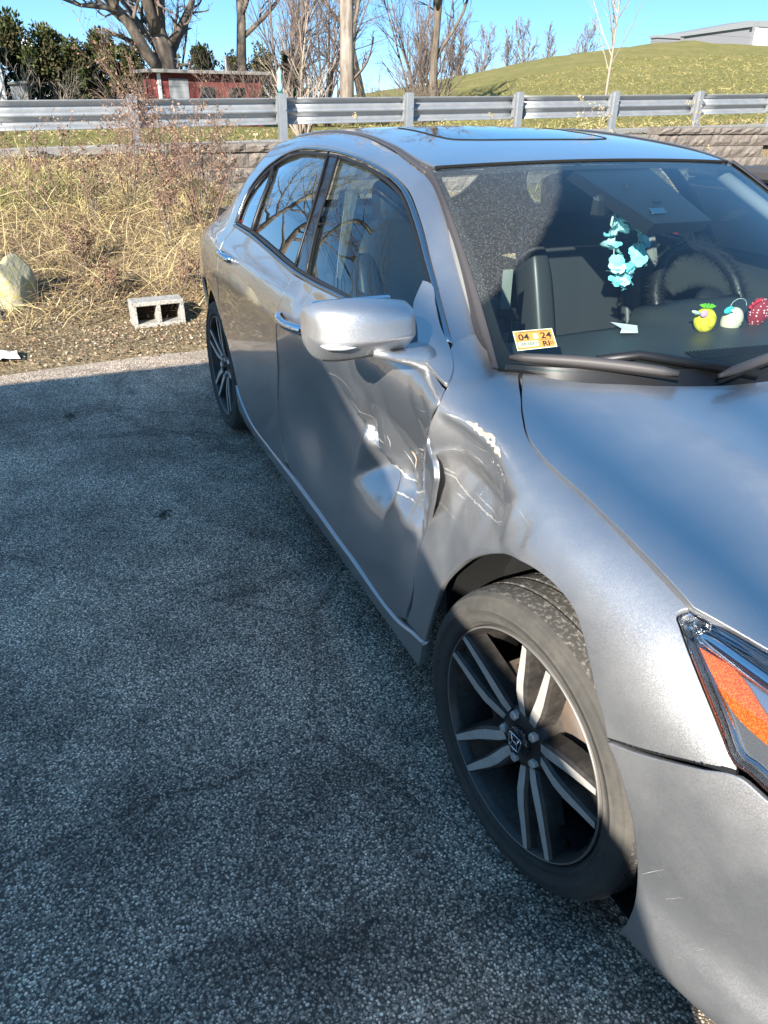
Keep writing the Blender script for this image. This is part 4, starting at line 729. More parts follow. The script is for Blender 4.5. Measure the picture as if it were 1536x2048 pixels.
FEND=[(-0.441, 0.923, 0.0067), (-0.434, 0.921, 0.008), (-0.425, 0.921, 0.0092), (-0.418, 0.919, 0.0105), (-0.409, 0.919, 0.0117), (-0.4, 0.918, 0.0129), (-0.394, 0.917, 0.0142), (-0.385, 0.917, 0.0154), (-0.378, 0.915, 0.0167), (-0.37, 0.915, 0.0179), (-0.36, 0.914, 0.0179), (-0.35, 0.913, 0.0179), (-0.341, 0.912, 0.0179), (-0.331, 0.912, 0.0179), (-0.321, 0.911, 0.0179), (-0.312, 0.91, 0.0179), (-0.303, 0.91, 0.0179), (-0.293, 0.909, 0.0179), (-0.284, 0.908, 0.0179), (-0.278, 0.907, 0.0179), (-0.273, 0.906, 0.0179), (-0.267, 0.905, 0.0179), (-0.261, 0.903, 0.0179), (-0.255, 0.902, 0.0179), (-0.25, 0.901, 0.0179), (-0.244, 0.9, 0.0179), (-0.239, 0.899, 0.0179), (-0.233, 0.897, 0.0179), (-0.225, 0.895, 0.0177), (-0.217, 0.892, 0.0174), (-0.209, 0.889, 0.0172), (-0.201, 0.886, 0.0169), (-0.193, 0.884, 0.0167), (-0.184, 0.882, 0.0164), (-0.176, 0.879, 0.0162), (-0.168, 0.877, 0.0159), (-0.161, 0.874, 0.0157), (-0.153, 0.871, 0.0149), (-0.145, 0.869, 0.0142), (-0.135, 0.868, 0.0134), (-0.128, 0.865, 0.0127), (-0.12, 0.863, 0.0119), (-0.113, 0.86, 0.0112), (-0.105, 0.858, 0.0105), (-0.096, 0.856, 0.0097), (-0.088, 0.854, 0.009), (-0.438, 0.939, 0.0), (-0.413, 0.939, 0.0), (-0.388, 0.938, 0.0), (-0.364, 0.938, 0.0), (-0.342, 0.936, 0.0), (-0.321, 0.935, 0.0), (-0.3, 0.933, 0.0), (-0.275, 0.928, 0.0), (-0.251, 0.923, 0.0), (-0.228, 0.918, 0.0), (-0.193, 0.908, 0.0), (-0.16, 0.898, 0.0), (-0.129, 0.888, 0.0), (-0.092, 0.877, 0.0), (-0.058, 0.866, 0.0), (-0.026, 0.855, 0.0), (-0.448, 0.901, 0.0336), (-0.441, 0.899, 0.0366), (-0.433, 0.897, 0.0396), (-0.426, 0.895, 0.0426), (-0.419, 0.894, 0.0455), (-0.412, 0.892, 0.0485), (-0.405, 0.89, 0.0515), (-0.397, 0.888, 0.0545), (-0.39, 0.886, 0.0575), (-0.383, 0.885, 0.0605), (-0.373, 0.883, 0.0602), (-0.363, 0.882, 0.06), (-0.353, 0.881, 0.0597), (-0.343, 0.88, 0.0595), (-0.333, 0.879, 0.0592), (-0.323, 0.878, 0.059), (-0.313, 0.876, 0.0587), (-0.303, 0.875, 0.0585), (-0.291, 0.875, 0.0582), (-0.284, 0.873, 0.0577), (-0.277, 0.871, 0.0572), (-0.269, 0.869, 0.0567), (-0.262, 0.866, 0.0562), (-0.255, 0.864, 0.0558), (-0.246, 0.863, 0.0553), (-0.239, 0.861, 0.0548), (-0.232, 0.859, 0.0543), (-0.225, 0.856, 0.0538), (-0.477, 0.823, 0.0538), (-0.473, 0.822, 0.057), (-0.468, 0.822, 0.0602), (-0.463, 0.821, 0.0635), (-0.458, 0.82, 0.0667), (-0.453, 0.82, 0.0699), (-0.449, 0.819, 0.0732), (-0.444, 0.818, 0.0764), (-0.444, 0.815, 0.0796), (-0.439, 0.814, 0.0829), (-0.435, 0.813, 0.0856), (-0.426, 0.813, 0.0884), (-0.422, 0.811, 0.0911), (-0.417, 0.809, 0.0938), (-0.413, 0.808, 0.0966), (-0.409, 0.806, 0.0993), (-0.405, 0.804, 0.102), (-0.401, 0.802, 0.1048), (-0.397, 0.8, 0.1075), (-0.389, 0.8, 0.1075), (-0.381, 0.8, 0.1075), (-0.374, 0.799, 0.1075), (-0.367, 0.799, 0.1075), (-0.359, 0.799, 0.1075), (-0.352, 0.799, 0.1075), (-0.345, 0.798, 0.1075), (-0.337, 0.798, 0.1075), (-0.33, 0.798, 0.1075), (-0.32, 0.799, 0.1055), (-0.31, 0.799, 0.1035), (-0.304, 0.798, 0.1015), (-0.293, 0.799, 0.0996), (-0.287, 0.798, 0.0976), (-0.278, 0.799, 0.0956), (-0.268, 0.8, 0.0936), (-0.262, 0.798, 0.0916), (-0.252, 0.799, 0.0896), (-0.244, 0.801, 0.0861), (-0.235, 0.802, 0.0826), (-0.224, 0.805, 0.0791), (-0.215, 0.807, 0.0757), (-0.207, 0.808, 0.0722), (-0.199, 0.809, 0.0687), (-0.191, 0.81, 0.0652), (-0.184, 0.811, 0.0617), (-0.173, 0.814, 0.0582), (-0.551, 0.638, 0.1008), (-0.49, 0.649, 0.0889), (-0.43, 0.66, 0.0769), (-0.373, 0.671, 0.065), (-0.323, 0.681, 0.0553), (-0.28, 0.687, 0.0455), (-0.239, 0.693, 0.0358), (-0.462, 0.934, 0.0), (-0.469, 0.881, 0.0314), (-0.497, 0.823, 0.0538), (-0.502, 0.764, 0.0784), (-0.516, 0.721, 0.0896), (-0.545, 0.659, 0.0986), (-0.522, 0.576, 0.0728), (-0.53, 0.507, 0.0504), (-0.521, 0.467, 0.0336), (-0.491, 0.41, 0.0056), (-0.441, 0.739, 0.0918), (-0.357, 0.734, 0.0874), (-0.194, 0.758, 0.056), (-0.053, 0.822, 0.0157), (-0.392, 0.578, 0.0336), (-0.306, 0.56, 0.0112), (-0.036, 0.774, 0.0045), (-0.212, 0.684, 0.0224), (-0.408, 0.333, 0.0), (-0.433, 0.427, 0.0), (-0.112, 0.762, 0.0224), (-0.6, 0.25, 0.0), (-0.6, 0.4, 0.0), (-0.6, 0.6, 0.0), (-0.6, 0.8, 0.0), (-0.6, 1.0, 0.0), (-0.6, 1.1, 0.0), (-0.4, 1.05, 0.0), (-0.2, 1.05, 0.0), (0, 1.05, 0.0), (0.2, 1.05, 0.0), (0.35, 1.05, 0.0), (0.35, 0.25, 0.0), (0.35, 0.4, 0.0), (0.35, 0.6, 0.0), (0.35, 0.8, 0.0), (0.35, 0.95, 0.0), (-0.45, 0.25, 0), (-0.3, 0.25, 0), (-0.1, 0.25, 0), (0.1, 0.25, 0), (0.1, 0.5, 0), (0.2, 0.72, 0), (0.1, 0.8, 0), (0.0, 0.87, 0), (-0.3, 0.95, 0)]
PRM={'seamF_door': [(-0.5347, 1.1864), (-0.5242, 1.7996), (-0.5407, 2.1668), (-0.5462, 2.3641), (-0.5215, 2.7313), (-0.4434, 3.4915), (-0.4229, 3.8262), (-0.4417, 3.9682), (-0.4879, 3.9693), (-0.5168, 3.9974), (-0.5086, 4.4835), (-0.4753, 5.5767), (-0.4962, 6.1757)], 'seamF_fender': [(-0.5286, 1.2242), (-0.4983, 1.9124), (-0.5061, 2.2881), (-0.5108, 2.4824), (-0.5165, 2.7489), (-0.535, 3.139), (-0.511, 3.4687), (-0.4992, 3.7131), (-0.4971, 3.9241), (-0.4921, 4.1343), (-0.4718, 4.7911), (-0.4637, 5.732), (-0.4946, 6.2209)], 'seamB': [(-1.5014, 6.0038), (-1.4912, 5.1141), (-1.5296, 4.3711), (-1.5353, 4.1045), (-1.5575, 3.2333), (-1.6065, 2.6617), (-1.6298, 2.206), (-1.629, 1.6503), (-1.5917, 1.3558)], 'fender_top': [(-0.4944, 6.2267), (-0.5551, 6.6955), (-0.5987, 6.9869), (-0.6197, 7.6084), (-0.622, 7.9891)], 'ws_molding': [(-0.622, 7.9891), (-0.5845, 7.9487), (-0.561, 7.9458), (-0.5329, 7.9565), (-0.5108, 8.0023), (-0.4837, 8.036)], 'hoodseam': [(-0.4837, 8.036), (-0.3805, 7.3448), (-0.2998, 6.8249), (-0.2101, 6.4526), (-0.1593, 6.372), (-0.0889, 6.3582), (-0.0021, 6.3443), (0.1409, 6.3086), (0.2182, 6.2746), (0.2707, 6.2271)], 'hl_fender': [(0.2707, 6.2271), (0.2644, 6.1114), (0.2643, 5.9662), (0.279, 5.8757), (0.3381, 5.5309), (0.4001, 5.1444), (0.4598, 4.6829)], 'bumper_fender': [(0.4598, 4.6829), (0.4178, 4.2558), (0.3467, 3.7375), (0.2666, 3.3044)], 'arch_fender': [(0.2666, 3.3044), (0.2485, 3.5804), (0.2274, 3.7901), (0.1983, 4.1169), (0.1682, 4.3944), (0.1251, 4.6588), (0.0829, 4.6964), (0.0175, 4.592), (-0.0386, 4.3979), (-0.1419, 3.8184), (-0.2028, 3.4773), (-0.2471, 3.2275), (-0.314, 2.7226), (-0.3456, 2.3755), (-0.3646, 2.1206), (-0.3873, 1.7095), (-0.4056, 1.3475)], 'fender_low': [(-0.4057, 1.4137), (-0.5289, 1.1839)], 'dlo_front': [(-0.6184, 7.082), (-0.7685, 7.5957), (-0.9215, 7.8092), (-1.0432, 7.8653), (-1.1796, 7.9457), (-1.3889, 8.0088), (-1.6416, 7.9873)], 'dlo_rear': [(-1.6416, 7.9873), (-1.7808, 7.9182), (-1.9565, 7.8465), (-2.0934, 7.7265), (-2.2131, 7.5631), (-2.338, 7.2776), (-2.3719, 7.0421), (-2.3801, 6.6531), (-2.3647, 6.1755)], 'belt': [(-2.3647, 6.1755), (-2.1073, 6.1716), (-1.8006, 6.101), (-1.5156, 6.0199), (-1.2852, 6.0384), (-1.1021, 6.0892)], 'ditch': [(-1.9505, 8.8724), (-1.7406, 8.9176), (-1.4432, 8.7233), (-1.2088, 8.5023), (-1.1367, 8.6082)], 'bpillar_r': [(-1.7092, 7.9012), (-1.588, 7.2685), (-1.5158, 6.4472), (-1.513, 6.0358)], 'bpillar_f': [(-1.6091, 7.9542), (-1.5095, 7.4057), (-1.4428, 6.7397), (-1.3902, 6.1397)], 'qdiv': [(-2.2479, 7.5611), (-2.1451, 7.0523), (-2.1258, 6.5915), (-2.1073, 6.1716)], 'arch_rear': [(-2.8919, 3.2301), (-2.7786, 3.2883), (-2.7002, 3.2238), (-2.5354, 3.0726), (-2.4701, 2.8831), (-2.4209, 2.7098), (-2.4094, 2.4711), (-2.4282, 1.9874)], 'seamR': [(-2.4945, 3.5658), (-2.4636, 3.9813), (-2.448, 4.6322), (-2.4504, 5.0695), (-2.4431, 5.6452), (-2.4006, 6.0905)], 'hood_rear': [(-0.4792, -0.631), (-0.4097, -0.5834), (-0.3616, -0.5353), (-0.3053, -0.4545), (-0.2632, -0.3778), (-0.2209, -0.2731), (-0.2003, -0.1505)], 'hoodseam_h': [(-0.4792, -0.631), (-0.2958, -0.7421), (-0.1991, -0.7843), (-0.1458, -0.7939), (0.0097, -0.7948), (0.1527, -0.793), (0.2802, -0.7889), (0.323, -0.7619), (0.3802, -0.7311)], 'hood_crease': [(-0.2309, -0.4195), (-0.1254, -0.4708), (-0.0528, -0.4844), (0.0134, -0.4707), (0.0922, -0.4545)], 'hl': [(0.0783, 0.8213), (0.0609, 0.8141), (0.0587, 0.806), (0.0761, 0.7986), (0.1446, 0.7678), (0.2114, 0.732), (0.2703, 0.695), (0.279, 0.6962), (0.3203, 0.6874)], 'hl_top': [(0.0783, 0.8213), (0.0922, 0.8217), (0.1525, 0.8235), (0.2259, 0.8234)], 'hl_inner': [(0.0777, 0.8106), (0.0939, 0.8142), (0.2362, 0.8138), (0.3139, 0.701), (0.2739, 0.7115), (0.0887, 0.7997)], 'amber': [(0.1177, 0.7956), (0.195, 0.7947), (0.2763, 0.7652), (0.2911, 0.7424), (0.225, 0.7496), (0.169, 0.7729)], 'bumper_top': [(0.0642, 0.5928), (0.145, 0.6345), (0.2212, 0.6722), (0.279, 0.6962), (0.3205, 0.6869)], 'bumper_arch': [(0.0642, 0.5928), (0.0887, 0.5677), (0.124, 0.5147), (0.1412, 0.4751), (0.154, 0.4337), (0.1657, 0.3843), (0.1735, 0.3525), (0.1866, 0.3031), (0.1848, 0.2529)], 'bumper_bottom': [], 'wsedge': [(-0.9843, 0.9803), (-1.0004, 0.7577), (-1.0047, 0.5487), (-0.9998, 0.3432), (-0.9856, 0.1931), (-0.9761, 0.0659), (-0.9681, 0.0515)], 'sticker': [(-0.9215, 0.1535), (-0.7995, 0.1698), (-0.8057, 0.1012), (-0.9251, 0.079)], 'sunroof': [(-1.9168, -0.3144), (-1.7474, -0.3217), (-1.5782, -0.3264), (-1.4793, -0.3113), (-1.4335, -0.2335), (-1.4557, -0.1056), (-1.472, 0.0448)]}
# ================================================================ THE SILVER SEDAN
car=empty('parked_car',(-1.4,0,0),'silver four door sedan with a crushed front passenger door and fender','car')
FD=Field(DOOR,-1.72,-.2,.15,1.12,xs=-1.08); FF=Field(FEND,-.62,.36,.2,1.1)
zero=lambda x,z:0*x
QS=.115   # one section step is roughly this many metres
def sS(dm=None,off=0.,side=-1):
    def f(u,v):
        p=S(u,np.asarray(v)/QS,dm)
        if off: p=p+off*nrm(lambda a,b:S(a,np.asarray(b)/QS,dm),u,v)
        p[:,1]*=-side; return p
    return f
def nrm(f,u,v,e=.004):
    a=f(u+e,v)-f(u-e,v);b=f(u,v+e)-f(u,v-e);n=np.cross(a,b);n/=np.linalg.norm(n,axis=1)[:,None]+1e-12; return n
def spline(P,h):
    "Catmull-Rom through P, resampled at about h"
    P=np.asarray(P,float)
    if len(P)==2: n=max(2,int(np.hypot(*(P[1]-P[0]))/h)+1);return P[0]+(P[1]-P[0])*np.linspace(0,1,n)[:,None]
    d=np.r_[0,np.cumsum(np.hypot(*np.diff(P,axis=0).T)+1e-9)];n=max(len(P),int(d[-1]/h)+1);s=np.linspace(0,d[-1],n)
    return np.stack([crom(d,P[:,0],s),crom(d,P[:,1],s)],1)
def ring(segs,h):
    out=[]
    for s in segs:
        q=spline(s,h); out.append(q[:-1] if len(q)>1 else q)
    r=np.concatenate(out); k=np.hypot(*(r-np.roll(r,-1,0)).T)>h*.15; return r[k]
def area(r): return .5*np.sum(r[:,0]*np.roll(r[:,1],-1)-np.roll(r[:,0],-1)*r[:,1])
def inset(r,d):
    e=np.roll(r,-1,0)-r;e/=np.linalg.norm(e,axis=1)[:,None]+1e-12;n=np.stack([-e[:,1],e[:,0]],1);m_=n+np.roll(n,1,0);m_/=np.maximum((m_*m_).sum(1),.5)[:,None]/1.0
    return r+m_*d*1.0
def inside(p,r):
    x,y=p[:,0],p[:,1];c=np.zeros(len(p),bool);a=r;b=np.roll(r,-1,0)
    for (x1,y1),(x2,y2) in zip(a,b):
        if y1==y2: continue
        k=(y1>y)!=(y2>y); c^=k&(x<(x2-x1)*(y-y1)/(y2-y1)+x1)
    return c
def dist(p,r):
    a=r;b=np.roll(r,-1,0);out=np.full(len(p),9.)
    for A,B in zip(a,b):
        d=B-A;t_=np.clip(((p-A)@d)/(d@d+1e-12),0,1);out=np.minimum(out,np.hypot(*(p-A-t_[:,None]*d).T))
    return out
def panel(name,segs,f,mat,parent,h=.02,gap=.0022,depth=.014,flip=1,roll=.5,holes=None,he=None):
    """curved sheet panel: the outline (a list of smooth segments in the surface's own coordinates) is triangulated on the surface, with rolled return flanges round its edge"""
    he=he or h*.7
    r=ring(segs,he)
    if area(r)<0: r=r[::-1].copy()
    r=inset(r,gap); r1=inset(r,.0035)
    lo,hi=r.min(0),r.max(0); g=np.stack(np.meshgrid(np.arange(lo[0],hi[0],h),np.arange(lo[1],hi[1],h),indexing='ij'),-1).reshape(-1,2)
    g[:,0]+=(np.round((g[:,1]-lo[1])/h)%2)*h*.5
    g=g[inside(g,r)]; g=g[dist(g,r)>h*.55]; n=len(r)
    r1=r1[inside(r1,r)]
    pts=np.concatenate([r,r1,g]); ed=[(i,(i+1)%n) for i in range(n)]
    vs,_,fs,ov,_,_=delaunay_2d_cdt([Vector(p) for p in pts.tolist()],ed,[],1,1e-6)
    V=np.array([tuple(q) for q in vs]); orig=[o[0] if o else -1 for o in ov]
    P=f(V[:,0],V[:,1]); N=nrm(f,V[:,0],V[:,1])*flip
    F=[list(q) for q in fs]
    new={o:i for i,o in enumerate(orig) if 0<=o<n}; ids=[new[i] for i in range(n) if i in new]
    B=P[ids];NB=N[ids];T=np.roll(B,-1,0)-np.roll(B,1,0);T/=np.linalg.norm(T,axis=1)[:,None]+1e-9
    O=np.cross(T,NB)  # in-surface outward or inward
    O*=np.sign(((B-P.mean(0))*O).sum(1)).mean() if abs(np.sign(((B-P.mean(0))*O).sum(1)).mean())>.01 else 1
    O=O if ((B-P.mean(0))*O).sum(1).mean()>0 else -O
    NB2=NB+roll*O; NB2/=np.linalg.norm(NB2,axis=1)[:,None]; N[ids]=NB2
    base=len(P); k=len(ids)
    rings=[B-NB*.0022+O*.0007, B-NB*depth+O*.0004]; nr=[O*.9+NB*.35,O]
    P=np.concatenate([P]+rings);N=np.concatenate([N]+nr)
    lp=[ids]+[list(range(base+q*k,base+q*k+k)) for q in range(2)]
    for q in range(2):
        for i in range(k): F.append([lp[q][i],lp[q+1][i],lp[q+1][(i+1)%k],lp[q][(i+1)%k]])
    fn=np.array([np.cross(P[q[1]]-P[q[0]],P[q[2]]-P[q[0]]) for q in F]); bad=(fn*N[[q[0] for q in F]]).sum(1)<0
    F=[q[::-1] if b_ else q for q,b_ in zip(F,bad)]
    N/=np.linalg.norm(N,axis=1)[:,None]+1e-9
    return mesh(name,P,F,mat,parent,True,N)
def q_(L): return [(a,b*QS) for a,b in L]
PR={k:q_(v) if k not in('hood_rear','hoodseam_h','hood_crease','hl','hl_top','hl_inner','amber','bumper_top','bumper_arch','sticker','wsedge','sunroof') else v for k,v in PRM.items()}
def bothsides(fn):
    for sd_ in (-1,1): fn(sd_)
door_top=[(-.4944,6.1259*QS),(-.56,6.13*QS),(-.66,6.12*QS)]
belt_all=PR['belt']                                     # rear -> front
front_belt=[(-.66,6.12*QS),(-.85,6.115*QS),(-1.1021,6.0892*QS),(-1.2852,6.0384*QS),(-1.5014,6.0038*QS)]
strip=[(-1.5917,1.30*QS),(-1.362,1.12*QS),(-.935,1.02*QS),(-.60,.99*QS),(-.5284,1.2256*QS)]
def car_side(sd_):
    L=sd_==1; A_=(lambda P:[(a-.30*(a<-2.2 and b>6.12*QS),b) for a,b in P]) if L else (lambda P:P); dm=None if L else FD; df=None if L else FF; tn=M['paint']; sfx={}
    # outlines on the undamaged side reuse the smooth seams
    sFd=PR['seamF_door'] if not L else [(-.5284,1.2256*QS),(-.53,2.2*QS),(-.52,3.2*QS),(-.49,4.5*QS),(-.48,5.5*QS),(-.4944,6.1259*QS)]
    sFf=PR['seamF_fender'] if not L else sFd
    if not L: sFf=[(a+.009*(3.6*QS<b<4.5*QS)+.010*(b<2.1*QS),b) for a,b in sFf]
    # --- front fender
    fen=panel('front_fender',[sFf,PR['fender_top'],PR['ws_molding'],PR['hoodseam'],PR['hl_fender'],PR['bumper_fender'],PR['arch_fender'],[PR['arch_fender'][-1],(-.47,1.27*QS),sFf[0]]],sS(df,0,sd_),M['paint_dusty'],car,.011 if not L else .03)
    if not L: tag(fen,'crumpled front fender with scraped paint above the wheel')
    # --- doors
    fd_=panel('front_door',[sFd,door_top,front_belt,PR['seamB'],[PR['seamB'][-1],strip[0]],strip],sS(dm,0,sd_),tn,car,.0095 if not L else .03)
    if not L: tag(fd_,'caved in front passenger door with deep creases')
    aR=[(-2.42,1.60*QS)]+[(-2.4094,2.4711*QS),(-2.4209,2.71*QS),(-2.4701,2.8831*QS),(-2.495,3.35*QS)]
    rd=panel('rear_door',[PR['seamB'][::-1],[PR['seamB'][0],(-1.8006,6.101*QS),(-2.1073,6.1716*QS),(-2.3647,6.1755*QS)],[(-2.3647,6.1755*QS),(-2.4006,6.0*QS),(-2.4431,5.6452*QS),(-2.4504,5.0695*QS),(-2.4636,3.98*QS),(-2.485,3.45*QS)],[(-2.485,3.45*QS),(-2.4701,2.95*QS),(-2.4209,2.71*QS),(-2.40,2.4*QS),(-2.385,1.75*QS),(-2.32,1.35*QS)],[(-2.32,1.35*QS),(-2.18,1.04*QS),(-1.9,1.0*QS),(-1.7,1.1*QS),(-1.5917,1.3558*QS)]],sS(None,0,sd_),tn,car,.018 if not L else .035)
    # --- sill
    panel('side_sill',[[(-2.42,1.75*QS),(-2.36,1.40*QS),(-2.20,.98*QS),(-1.9,.94*QS),(-1.5,1.02*QS),(-.95,.95*QS),(-.56,.93*QS),(-.49,1.12*QS),(-.412,1.27*QS)],[(-.412,1.27*QS),(-.43,.7*QS),(-.455,.02*QS)],[(-.455,.02*QS),(-1.5,.02*QS),(-2.36,.02*QS),(-2.44,.4*QS),(-2.42,1.75*QS)]],sS(None,.004,sd_),tn,car,.02 if not L else .04,depth=.03)
    # --- quarter panel with rear pillar
    ra=[(-2.39,.6*QS),(-2.42,1.75*QS),(-2.4094,2.4711*QS),(-2.4209,2.71*QS),(-2.49,3.05*QS),(-2.60,3.42*QS),(-2.72,3.58*QS),(-2.86,3.63*QS),(-3.0,3.57*QS),(-3.12,3.38*QS),(-3.22,3.0*QS),(-3.28,2.4*QS),(-3.30,1.6*QS),(-3.30,.5*QS)]
    qp=panel('quarter_panel',[A_([(-2.487,3.05*QS),(-2.495,3.5*QS),(-2.4736,3.98*QS),(-2.4604,5.07*QS),(-2.4531,5.6452*QS),(-2.4106,6.0*QS),(-2.385,6.3*QS)]),A_([(-2.385,6.3*QS),(-2.40,6.65*QS),(-2.392,7.05*QS),(-2.356,7.32*QS),(-2.30,7.5*QS)]),A_([(-2.30,7.5*QS),(-2.33,8.0*QS),(-2.42,8.62*QS)]),[A_([(-2.42,8.62*QS)])[0],(-2.74,8.48*QS),(-2.85,8.35*QS),(-3.15,8.1*QS),(-3.6,7.9*QS),(-3.86,7.6*QS)],[(-3.86,7.6*QS),(-3.9,6*QS),(-3.9,3.6*QS),(-3.88,2.4*QS)],[(-3.88,2.4*QS),(-3.5,2.3*QS),(-3.285,2.4*QS)],ra[-3:3:-1]],sS(None,0,sd_),tn,car,.022 if not L else .04)
    panel('rear_bumper_side',[[(-3.285,2.35*QS),(-3.5,2.25*QS),(-3.88,2.35*QS)],[(-3.88,2.35*QS),(-3.92,1*QS),(-3.88,.1*QS)],[(-3.88,.1*QS),(-3.31,.1*QS)],[(-3.31,.1*QS),(-3.305,1.6*QS),(-3.285,2.35*QS)]],sS(None,0,sd_),tn,car,.04)
    # --- roof side and front pillar in one pressing
    rr_=[(-.6187,7.18*QS),(-.70,7.52*QS),(-.7685,7.70*QS),(-.9215,7.915*QS),(-1.0432,7.972*QS),(-1.1796,8.05*QS),(-1.3889,8.115*QS),(-1.6416,8.095*QS),(-1.9565,7.955*QS),(-2.15,7.78*QS),(-2.30,7.52*QS)]
    up_=[(-2.42,8.60*QS),(-2.2,8.78*QS),(-1.95,8.85*QS),(-1.7406,8.86*QS),(-1.4432,8.66*QS),(-1.2088,8.46*QS),(-1.05,8.42*QS),(-.85,8.30*QS),(-.70,8.12*QS),(-.622,7.985*QS)]
    panel('roof_side',[A_(rr_),A_([(-2.30,7.52*QS),(-2.33,8.0*QS),(-2.42,8.60*QS)]),A_(up_),[(-.622,7.985*QS),(-.6197,7.6*QS),(-.605,7.25*QS),(-.6187,7.18*QS)]],sS(None,0,sd_),tn,car,.014 if not L else .03)
    # --- glass
    g=lambda nm,sg,mt_,off,hh=.03: panel(nm,sg,sS(None,off,sd_),mt_,car,hh,gap=0,depth=.004,roll=0)
    dF=[(a,b+.02*QS) for a,b in PR['dlo_front']]
    g('front_door_window',[[(-1.3902,6.1397*QS),(-1.4428,6.7397*QS),(-1.5095,7.4057*QS),(-1.6091,7.97*QS)],[(-1.6091,7.97*QS),(-1.3889,8.03*QS),(-1.1796,7.97*QS),(-1.0432,7.89*QS),(-.9215,7.83*QS),(-.7685,7.62*QS),(-.64,7.2*QS)],[(-.64,7.2*QS),(-.60,6.7*QS),(-.62,6.15*QS)],[(-.62,6.15*QS),(-.85,6.14*QS),(-1.1021,6.13*QS),(-1.3902,6.1397*QS)]],M['side_glass'],-.012)
    g('rear_door_window',[[(-1.525,6.15*QS),(-1.5158,6.4472*QS),(-1.588,7.2685*QS),(-1.7092,7.95*QS)],[(-1.7092,7.95*QS),(-1.9565,7.87*QS),(-2.0934,7.75*QS),(-2.235,7.56*QS)],[(-2.235,7.56*QS),(-2.145,7.05*QS),(-2.12,6.25*QS)],[(-2.12,6.25*QS),(-1.8,6.2*QS),(-1.525,6.15*QS)]],M['side_glass'],-.012)
    g('quarter_glass',[[(-2.125,6.25*QS),(-2.15,7.05*QS),(-2.19,7.55*QS)],A_([(-2.19,7.55*QS),(-2.338,7.29*QS),(-2.375,7.04*QS),(-2.385,6.65*QS),(-2.36,6.25*QS)]),[A_([(-2.36,6.25*QS)])[0],(-2.125,6.25*QS)]],M['side_glass'],-.012)
    g('pillar_cover',[[(-1.3950,6.12*QS),(-1.4478,6.7397*QS),(-1.5145,7.4057*QS),(-1.6141,7.97*QS)],[(-1.6141,7.97*QS),(-1.7042,7.94*QS)],[(-1.7042,7.94*QS),(-1.583,7.2685*QS),(-1.5108,6.4472*QS),(-1.52,6.12*QS)],[(-1.52,6.12*QS),(-1.395,6.12*QS)]],M['gloss_black'],-.004)
    def curve(nm,L_,mt_,r,off,flat=1.,n=6,parent=car,h_=.03):
        p=spline(A_(q_(L_)),h_); P=sS(None,off,sd_)(p[:,0],p[:,1]); return MB().tube(P,r,n,True,flat).build(nm,mt_,parent,True)
    curve('glass_divider',[(-2.238,7.55),(-2.146,7.05),(-2.12,6.2)],M['black'],.008,-.004)
    for dx in (0,.108): curve('window_seal',[(-1.392+-dx*1.13,6.13),(-1.4428-dx*.8,6.7397),(-1.512-dx*.8,7.4057),(-1.611-dx*.9,7.96)],M['black'],.0045,-.001)
    # bright strip round the side windows, dark seal under it
    dl=[(-.6187,7.10),(-.70,7.45),(-.7685,7.64),(-.9215,7.855),(-1.0432,7.915),(-1.1796,7.99),(-1.3889,8.055),(-1.6416,8.03),(-1.7808,7.965),(-1.9565,7.89),(-2.0934,7.77),(-2.2131,7.61),(-2.338,7.325),(-2.382,7.05),(-2.396,6.65),(-2.385,6.25)]
    curve('window_trim',dl,M['satin'],.0085,.000,.55,8); curve('window_seal',[(a+(.012 if a<-2.3 else 0),b-.085) for a,b in dl],M['black'],.006,-.005)
    curve('belt_trim',[(-2.385,6.2),(-2.1073,6.215),(-1.8006,6.145),(-1.5156,6.075),(-1.2852,6.085),(-1.1021,6.13),(-.85,6.155),(-.62,6.165)],M['satin'],.0075,.001,.8,8); curve('window_seal',[(-2.36,6.27),(-2.1,6.285),(-1.8,6.215),(-1.5156,6.145),(-1.2852,6.155),(-1.1021,6.19),(-.85,6.21),(-.62,6.21)],M['black'],.0065,-.004)
    curve('roof_ditch_trim',[(-1.13,8.52),(-1.2088,8.54),(-1.4432,8.74),(-1.7406,8.925),(-1.95,8.905),(-2.2,8.83),(-2.5,8.68)],M['trim'],.011,.000,.45,8)
    # --- handles
    for (x0,x1,t0,nm) in ((-1.485,-1.245,4.47,'door_handle'),(-2.40,-2.185,5.02,'door_handle')):
        f=sS(dm if x0>-2 else None,0,sd_); xs_=np.linspace(x0,x1,11); s_=np.linspace(0,1,11); off=.004+.030*np.sin(np.pi*s_)**.45
        tt=np.full(11,t0*QS); P=f(xs_,tt); N=nrm(f,xs_,tt); N*=np.sign(N[5,1]*sd_); P=P+N*off[:,None]
        hb=MB().tube(P,np.interp(s_,[0,.12,.5,.88,1],[.011,.013,.0125,.014,.012]),10,True,1.15); o=hb.build('door_handle',M['chrome'],car,True)
    # --- mirror
    mirror(sd_)
    return fen,fd_,rd
